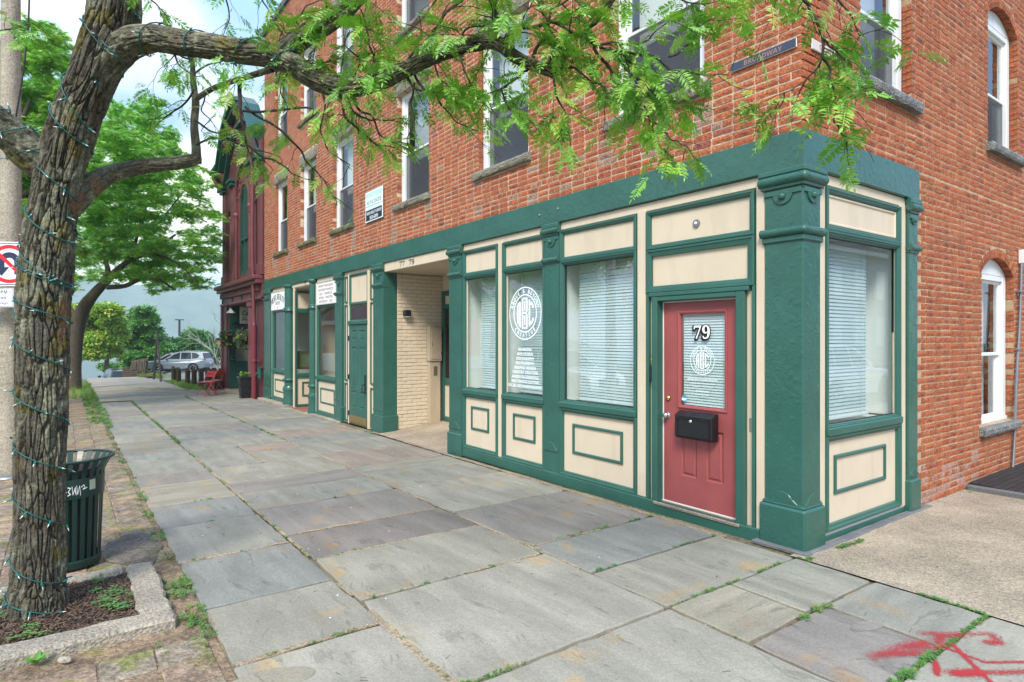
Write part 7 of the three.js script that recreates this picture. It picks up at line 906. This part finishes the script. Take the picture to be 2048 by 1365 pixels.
  mesh('windscreen', soup([0.97, 1.02 * h, -0.72, 0.97, 1.02 * h, 0.72, 0.18, 1.515 * h, 0.60, 0.97, 1.02 * h, -0.72, 0.18, 1.515 * h, 0.60, 0.18, 1.515 * h, -0.60].map((v, i) => i % 3 === 1 ? v + 0.012 : i % 3 === 0 ? v + 0.012 : v)), gl, t); mesh('rear_window', soup([-1.99, 1.52 * h, -0.58, -1.99, 1.52 * h, 0.58, rk + 0.03, 1.14 * h, 0.70, -1.99, 1.52 * h, -0.58, rk + 0.03, 1.14 * h, 0.70, rk + 0.03, 1.14 * h, -0.70].map((v, i) => i % 3 === 0 ? v - 0.02 : v)), gl, t);
  mesh('grille', cbox(2.24, 2.34, 0.42, 0.70, -0.45, 0.45, 0.03), M.blackRough, t); mesh('number_plate', cbox(-2.36, -2.335, 0.70, 0.82, -0.16, 0.16, 0.005), M.white, t); mesh('roof_rail', [-0.56, 0.56].map((z) => cbox(-1.6, -0.1, 1.645 * h, 1.69 * h, z - 0.02, z + 0.02, 0.012)), M.galv, t);
  return t;
}
const faceLeft = Math.PI + 0.0;
{
  const q = at(361, 745, 49.6), a = Math.atan2(RZ, -RX) ; // broadside on: the nose points left across the view
  makeCar('parked_car', 'grey compact SUV parked broadside behind the wooden posts', [0.20, 0.235, 0.27], q, Math.atan2(RZ, -RX) + 0.06, { h: 1.02 });
  const q2 = at(343, 744.5, 52.6); makeCar('parked_car', 'silver-grey car mostly hidden behind the grey SUV, nose showing at left', [0.24, 0.27, 0.31], q2, Math.atan2(RZ, -RX) + 0.06, { h: 0.99 });
  const q3 = at(236, 753, 41.5); makeCar('parked_car', 'dark car half below the crest at the end of the pavement', [0.05, 0.06, 0.075], [q3[0], groundY(q3[0], q3[2]) + 0.08, q3[2]], Math.PI + 0.1, { h: 0.98 });
}
// ================================================================ FAR TREES, LAMP AND HOUSE
function crown(parent, clumps, n, geos, cols, seed, size = 1, flat = 0.5, mat = M.leaf) { // leaf sprays through the clumps' volumes, thinner where the noise opens gaps
  const r = rngOf(seed), ms = geos.map(() => []), cs = geos.map(() => []), vol = clumps.map((c) => c[3] * c[4] * (c[5] ?? c[3])), tot = vol.reduce((a, b) => a + b, 0);
  clumps.forEach((c, ci) => { const k = Math.max(8, Math.round(n * Math.cbrt(vol[ci] / tot) * Math.cbrt(vol[ci] / tot) / clumps.reduce((s, _, j) => s + Math.cbrt(vol[j] / tot) ** 2, 0))); for (let i = 0; i < k; i++) { const a = r() * 6.283, u = rr(-1, 1, r), q = Math.pow(r(), 0.42), s = Math.sqrt(1 - u * u); const x = c[0] + Math.cos(a) * s * q * c[3], y = c[1] + u * q * c[4], z = c[2] + Math.sin(a) * s * q * (c[5] ?? c[3]); if (pf(x * 0.9 / size, y * 1.3 / size, z * 0.9 / size, 2) < -0.16) continue; const v = Math.floor(r() * geos.length); ms[v].push(M4(x, y, z, new THREE.Euler(rr(-0.6, 0.6, r) * (1 - flat) * 2, r() * 6.283, rr(-0.7, 0.4, r) * (1.2 - flat), 'YXZ'), size * rr(0.65, 1.25, r))); const g = cols[Math.floor(r() * cols.length)], j = rr(0.75, 1.25, r); cs[v].push(C(g[0] * j, g[1] * j, g[2] * j)); } });
  ms.forEach((m, v) => m.length && inst('crown', geos[v], mat, m, cs[v], parent));
}
const px2 = (px, py, d, rx, ry, rz) => { const p = at(px, py, d); return [...p, rx / 1231 * d, ry / 1231 * d, (rz ?? rx) / 1231 * d]; };
function limbs(parent, list, name = 'trunk') { list.forEach(([m, ...pts]) => mesh(name, [tube(pts.map(([x, y, w, d]) => at(x, y, d)), pts.map(([x, y, w, d]) => w / 2 / 1231 * d), 12, 6)], M.barkFar, parent)); }
const LOC = [[0.28, 0.60, 0.055], [0.34, 0.66, 0.07], [0.20, 0.47, 0.05], [0.46, 0.70, 0.10]], DK = [[0.08, 0.30, 0.045], [0.12, 0.38, 0.055], [0.055, 0.22, 0.04], [0.18, 0.45, 0.08]], YL = [[0.48, 0.66, 0.07], [0.36, 0.58, 0.07], [0.56, 0.62, 0.09], [0.24, 0.45, 0.05]];
{
  const t = thing('locust_tree', 'second locust tree forking over the far pavement with a wide airy crown', 'tree'), d = 22.8;
  limbs(t, [[0, [146, 790, 40, d], [147, 779, 27, d], [149, 730, 23, d], [152, 680, 24, d], [158, 640, 27, d], [170, 612, 24, d], [190, 586, 19, d], [212, 563, 16, d], [235, 540, 13, d], [262, 520, 9, d - 0.5], [300, 505, 6, d - 1], [350, 470, 4, d - 1.5]], [0, [205, 566, 14, d], [215, 545, 10, d], [210, 520, 8, d + 0.3], [200, 490, 6, d + 0.6], [196, 440, 4, d + 1]], [0, [215, 575, 10, d], [250, 572, 9, d - 0.5], [290, 555, 7, d - 1], [320, 562, 5, d - 1.6], [350, 580, 3, d - 2]], [0, [158, 640, 14, d], [148, 628, 12, d], [138, 618, 10, d], [110, 600, 8, d - 0.4], [70, 560, 6, d - 0.8]], [0, [240, 538, 7, d], [265, 500, 6, d], [280, 450, 5, d + 0.6], [300, 390, 3, d + 0.8]], [0, [290, 506, 5, d - 1], [330, 515, 4, d - 1.4], [370, 540, 3, d - 2], [400, 580, 2, d - 2.4]], [0, [262, 520, 5, d], [290, 480, 4, d + 0.6], [330, 430, 3, d + 1], [370, 380, 2, d + 1.3]]], 'limb');
  const cl = []; const r = rngOf(31); for (const [x, y, rx, ry] of [[180, 400, 60, 26], [230, 360, 60, 28], [290, 340, 55, 26], [340, 370, 60, 22], [390, 400, 48, 20], [410, 450, 34, 20], [330, 430, 66, 22], [260, 430, 60, 24], [200, 470, 50, 20], [250, 490, 55, 18], [320, 480, 60, 18], [385, 500, 50, 18], [425, 520, 18, 16], [350, 535, 55, 14], [280, 540, 40, 12], [240, 300, 60, 26], [190, 320, 55, 30], [300, 290, 45, 22], [350, 310, 40, 20], [200, 250, 55, 26], [250, 230, 50, 22], [300, 230, 36, 18], [390, 560, 40, 10], [330, 575, 30, 8], [400, 350, 30, 14], [160, 540, 30, 14], [120, 480, 60, 28], [90, 560, 60, 20]]) for (let k = 0; k < 12; k++) cl.push(px2(x + rr(-rx, rx, r), y + rr(-ry, ry, r) * 1.5, d + rr(-3, 2.6, r), rx * rr(0.25, 0.5, r), ry * rr(0.25, 0.5, r)));
  for (let k = 0; k < 120; k++) cl.push(px2(rr(150, 345, r), rr(215, 560, r), d + rr(-2, 3, r), rr(16, 30, r), rr(9, 16, r)));
  crown(t, cl, 56000, FAR, LOC, 71, 0.66, 0.3, M.leafFar);
}
{
  const t = thing('locust_tree', 'pale green locust tree behind the pole at the left edge', 'tree'), d = 15; limbs(t, [[0, [-95, 850, 46, d], [-92, 700, 40, d], [-80, 560, 36, d], [-40, 420, 26, d], [20, 300, 14, d], [60, 200, 7, d]], [0, [-84, 560, 26, d], [-120, 400, 20, d], [-160, 250, 12, d]], [0, [-50, 440, 16, d], [30, 400, 10, d - 0.5], [90, 360, 5, d - 0.6]]], 'limb');
  const r = rngOf(37), cl = []; for (const [x, y, rx, ry] of [[20, 230, 70, 40], [70, 320, 60, 40], [10, 400, 60, 40], [90, 420, 55, 36], [60, 130, 60, 34], [100, 220, 50, 30], [-40, 300, 90, 60], [-60, 150, 90, 60], [-20, 520, 60, 30], [60, 500, 50, 26], [110, 90, 34, 22], [40, 590, 50, 20], [130, 320, 30, 22], [80, 60, 34, 16]]) for (let k = 0; k < 6; k++) cl.push(px2(x + rr(-rx, rx, r) * 0.8, y + rr(-ry, ry, r), d + rr(-1.5, 2.5, r), rx * rr(0.25, 0.5, r), ry * rr(0.25, 0.5, r))); for (let k = 0; k < 120; k++) cl.push(px2(rr(-20, 150, r), rr(90, 580, r), d + rr(-1, 3, r), rr(16, 34, r), rr(10, 20, r)));
  crown(t, cl, 34000, FAR, [...LOC, [0.22, 0.40, 0.05]], 72, 0.72, 0.4, M.leafFar);
}
{
  const t = thing('yellow_green_tree', 'yellow-green broadleaf tree left of the dark evergreen', 'tree'), d = 46; limbs(t, [[0, [212, 765, 9, d], [214, 715, 8, d], [222, 670, 6, d], [240, 640, 4, d]], [0, [216, 700, 5, d], [190, 670, 4, d], [170, 640, 3, d]]]);
  const r = rngOf(41), cl = []; for (const [x, y, rx, ry] of [[190, 640, 40, 22], [225, 645, 24, 18], [170, 670, 36, 22], [205, 680, 38, 20], [235, 668, 20, 16], [185, 705, 36, 14], [222, 702, 20, 12], [165, 625, 28, 18], [215, 622, 26, 14]]) cl.push(px2(x, y, d + rr(-2, 2, r), rx, ry * 0.85)); crown(t, cl, 9000, SPRAY, YL, 73, 0.62, 0.4);
}
{
  const t = thing('evergreen_tree', 'dark green layered evergreen rising behind the far posts', 'tree'), d = 58; limbs(t, [[0, [284, 760, 9, d], [284, 690, 7, d], [283, 625, 2, d]]]);
  const r = rngOf(43), cl = []; for (let i = 0; i < 46; i++) { const u = i / 46, y = lerp(622, 748, u), w = lerp(8, 66, Math.pow(u, 0.8)); for (let k = 0; k < 2; k++) { const x = Math.max(i > 36 ? 262 : 0, 284 + rr(-w, w, r) * (i > 30 && k ? 1.15 : 1)); cl.push(px2(x, y + rr(-3, 3, r), d + rr(-2.5, 2.5, r), rr(10, 22, r), rr(3.5, 6.5, r))); } }  for (const [x, y] of [[214, 735], [226, 738]]) cl.push(px2(x, y, d + 6, 16, 8)); crown(t, cl, 11000, SPRAY, [[0.13, 0.38, 0.05], [0.18, 0.46, 0.06], [0.08, 0.27, 0.04], [0.27, 0.54, 0.08]], 74, 0.7, 0.8);
}
{
  const t = thing('round_bush', 'dense round dark green bush behind the grey SUV', 'bush'), d = 63; limbs(t, [[0, [392, 735, 10, d], [392, 690, 6, d]]]);
  const r = rngOf(47), cl = []; for (const [x, y, rx, ry] of [[392, 690, 38, 28], [365, 705, 22, 20], [418, 705, 20, 22], [388, 672, 24, 12], [405, 680, 22, 16], [350, 712, 14, 14], [430, 722, 14, 14], [390, 722, 36, 14]]) cl.push(px2(x, y, d + rr(-1, 1, r), rx * 0.92, ry * 0.92)); crown(t, cl, 7000, SPRAY, DK, 75, 0.7, 0.2);
  const t2 = thing('shrub', 'mid green shrubs between the evergreen and the round bush', 'shrub'); const c2 = []; for (const [x, y, rx, ry] of [[325, 700, 24, 22], [340, 715, 20, 16], [310, 725, 20, 16], [345, 690, 12, 10]]) c2.push(px2(x, y, 66, rx, ry)); crown(t2, c2, 2000, SPRAY, [[0.06, 0.20, 0.04], [0.09, 0.25, 0.06], [0.14, 0.27, 0.10]], 76, 0.85, 0.2);
}
{
  const t = thing('bare_tree', 'leafless grey tree beside the maroon building', 'tree'), d = 56, r = rngOf(53), g = []; const grow = (x, y, a, L, w, n) => { const x1 = x + Math.cos(a) * L, y1 = y - Math.sin(a) * L; const A = at(x, y, d + rr(-0.3, 0.3, r)), B = at(x1, y1, d + rr(-0.5, 0.5, r)); g.push(cyl(w / 2 / 1231 * d, w * 0.7 / 2 / 1231 * d, A, B, 6)); if (n > 0) for (let k = 0; k < (n > 3 ? 3 : 2); k++) grow(x1, y1, a + rr(-0.6, 0.6, r), L * rr(0.65, 0.9, r), w * 0.66, n - 1); }; grow(441, 762, 1.62, 36, 4.2, 5); grow(439, 740, 1.9, 26, 2.6, 4); mesh('trunk', g, std([0.30, 0.27, 0.25], { roughness: 0.9 }), t);
}
{ const b = at(358.5, 745, 66), top = at(358.5, 640, 66), t = thing('car_park_lamp', 'tall dark twin-headed lamp post in the car park', 'lamp post', [b[0], b[1], b[2]], Math.PI / 2 - YAW), h = top[1] - b[1], m = std([0.02, 0.035, 0.045], { roughness: 0.5 }); mesh('post', [cyl(0.13, 0.10, [0, -0.3, 0], [0, h, 0], 10)], m, t); for (const s of [-1, 1]) mesh('lamp_head', cbox(s > 0 ? 0.08 : -0.42, s > 0 ? 0.42 : -0.08, h - 0.05, h + 0.05, -0.16, 0.16, 0.02), m, t); }
{ const p = at(446, 760, 84), t = thing('house', 'pale house with an orange roof glimpsed behind the bare tree', 'house', [p[0], p[1], p[2]], Math.PI / 2 - YAW); mesh('wall', cbox(-1.9, 6, -1, 3.5, -6, 0, 0.02), std([0.62, 0.56, 0.48], { roughness: 0.9, map: T.creamM }), t); mesh('roof', extrude(poly([[-2.4, 3.4], [6.4, 3.4], [6.2, 5.6], [-0.9, 5.6]]), 6.6).translate(0, 0, -6.3), std([0.55, 0.20, 0.10], { roughness: 0.9, map: T.brickM }), t); mesh('window', [cbox(-0.9, 0.0, 1.2, 2.6, 0.0, 0.03)], std([0.05, 0.06, 0.07], { roughness: 0.1 }), t); }
{ const t = thing('rail_fence', 'low pale rail fence at the back of the car park', 'fence'); const a = at(412, 722, 66), b = at(452, 722, 64); mesh('rail', [cyl(0.07, 0.07, a, b, 6)], M.whitePaint, t); for (const u of [0.05, 0.5, 0.95]) { const q = [lerp(a[0], b[0], u), lerp(a[1], b[1], u), lerp(a[2], b[2], u)]; mesh('post', [cyl(0.06, 0.06, [q[0], q[1] - 1.2, q[2]], q, 6)], M.whitePaint, t); } }

// ================================================================ ACROSS THE STREETS: what the shop windows mirror
{
  const t = thing('row_building', 'red brick row with cream bands across the street, mirrored in the far shop windows', 'building', [-64, -0.2, 21]); mesh('wall', cbox(-14, 13, 0, 9.5, 0, 9, 0.02), std([0.42, 0.12, 0.07], { roughness: 0.9, map: T.brickM }), t); mesh('string_course', [3.4, 5.6, 8.9].map((y) => cbox(-14.1, 13.1, y, y + 0.5, -0.12, 0.1, 0.02)), M.cream, t); for (let i = 0; i < 7; i++) for (const y of [1.0, 4.1, 6.5]) mesh('window', cbox(-12.6 + i * 3.6, -11.0 + i * 3.6, y, y + 1.6, -0.05, 0.1, 0.02), std([0.10, 0.16, 0.18], { roughness: 0.05 }), t); mesh('roof', cbox(-14.2, 13.2, 9.5, 9.8, -0.3, 9.2, 0.02), M.roomDark, t);
  const h = thing('mansard_house', 'grey clapboard house with a mansard roof across the side street, mirrored in the corner window', 'house', [17, 0, -36]); mesh('wall', cbox(0, 9, 0, 7.2, -7, 6, 0.02), std([0.30, 0.32, 0.35], { roughness: 0.8, map: T.creamM }), h); for (let i = 0; i < 24; i++) mesh('clapboard', cbox(-0.03, 0.0, i * 0.3, i * 0.3 + 0.28, -7.02, 6.02, 0.004), std([0.30, 0.32, 0.35], { roughness: 0.8 }), h); const mr = new THREE.CylinderGeometry(5.6, 7.3, 3, 4).toNonIndexed(); mr.rotateY(Math.PI / 4); mr.scale(0.9, 1, 1.28); mr.computeVertexNormals(); mesh('mansard_roof', boxUV(mr.translate(4.5, 8.9, -0.5)), std([0.13, 0.13, 0.15], { roughness: 0.8 }), h); mesh('eaves', cbox(-0.4, 9.4, 7.2, 7.5, -7.4, 6.4, 0.03), M.white, h); for (const z of [-5, -2, 1, 4]) for (const y of [1.2, 4.4, 8.0]) mesh('window', [cbox(-0.2 + (y > 7 ? 0.2 : 0), 0.3 + (y > 7 ? 0.2 : 0), y - 0.1, y + 1.9, z - 0.6, z + 0.6, 0.02)], y > 7 ? M.white : std([0.55, 0.60, 0.63], { roughness: 0.15 }), h);
  makeCar('parked_car', 'white SUV parked at the kerb opposite the shops, mirrored in their windows', [0.75, 0.76, 0.78], [-13.5, -0.27, 8.9], 0, { metal: 0 }); makeCar('parked_car', 'white car parked on the side street, mirrored in the corner window', [0.72, 0.74, 0.76], [6.0, -0.12, -12.5], Math.PI / 2, { metal: 0 }); makeCar('parked_car', 'silver car parked further down the street, mirrored in the estate agent window', [0.5, 0.52, 0.54], [-31, -0.27, 9.0], 0, {});
  for (const [x, z, s, label] of [[-24, 22, 1.3, 'street tree across the street mirrored beside the wide blind'], [-40, 24, 1.1, 'street tree across the street mirrored in the narrow windows'], [15.5, -24, 0.9, 'street tree on the far corner of the side street']]) { const q = thing('street_tree', label, 'tree', [x, -0.1, z]); mesh('trunk', [tube([[0, -0.2, 0], [0.1, 1.5, 0], [0, 3, 0.1], [0.2, 4.6, 0]], [0.22, 0.15, 0.07], 10, 6)], M.barkFar, q); const r = rngOf(60 + Math.round(x)), cl = []; for (let i = 0; i < 12; i++) cl.push([rr(-2.2, 2.2, r) * s, 4.6 + rr(-1.2, 2.6, r) * s, rr(-2.2, 2.2, r) * s, 1.3 * s, 0.9 * s]); crown(q, cl, 1500, SPRAY, LOC, 80 + Math.round(x), 0.8, 0.4); }
}
renderer.render(scene, camera);
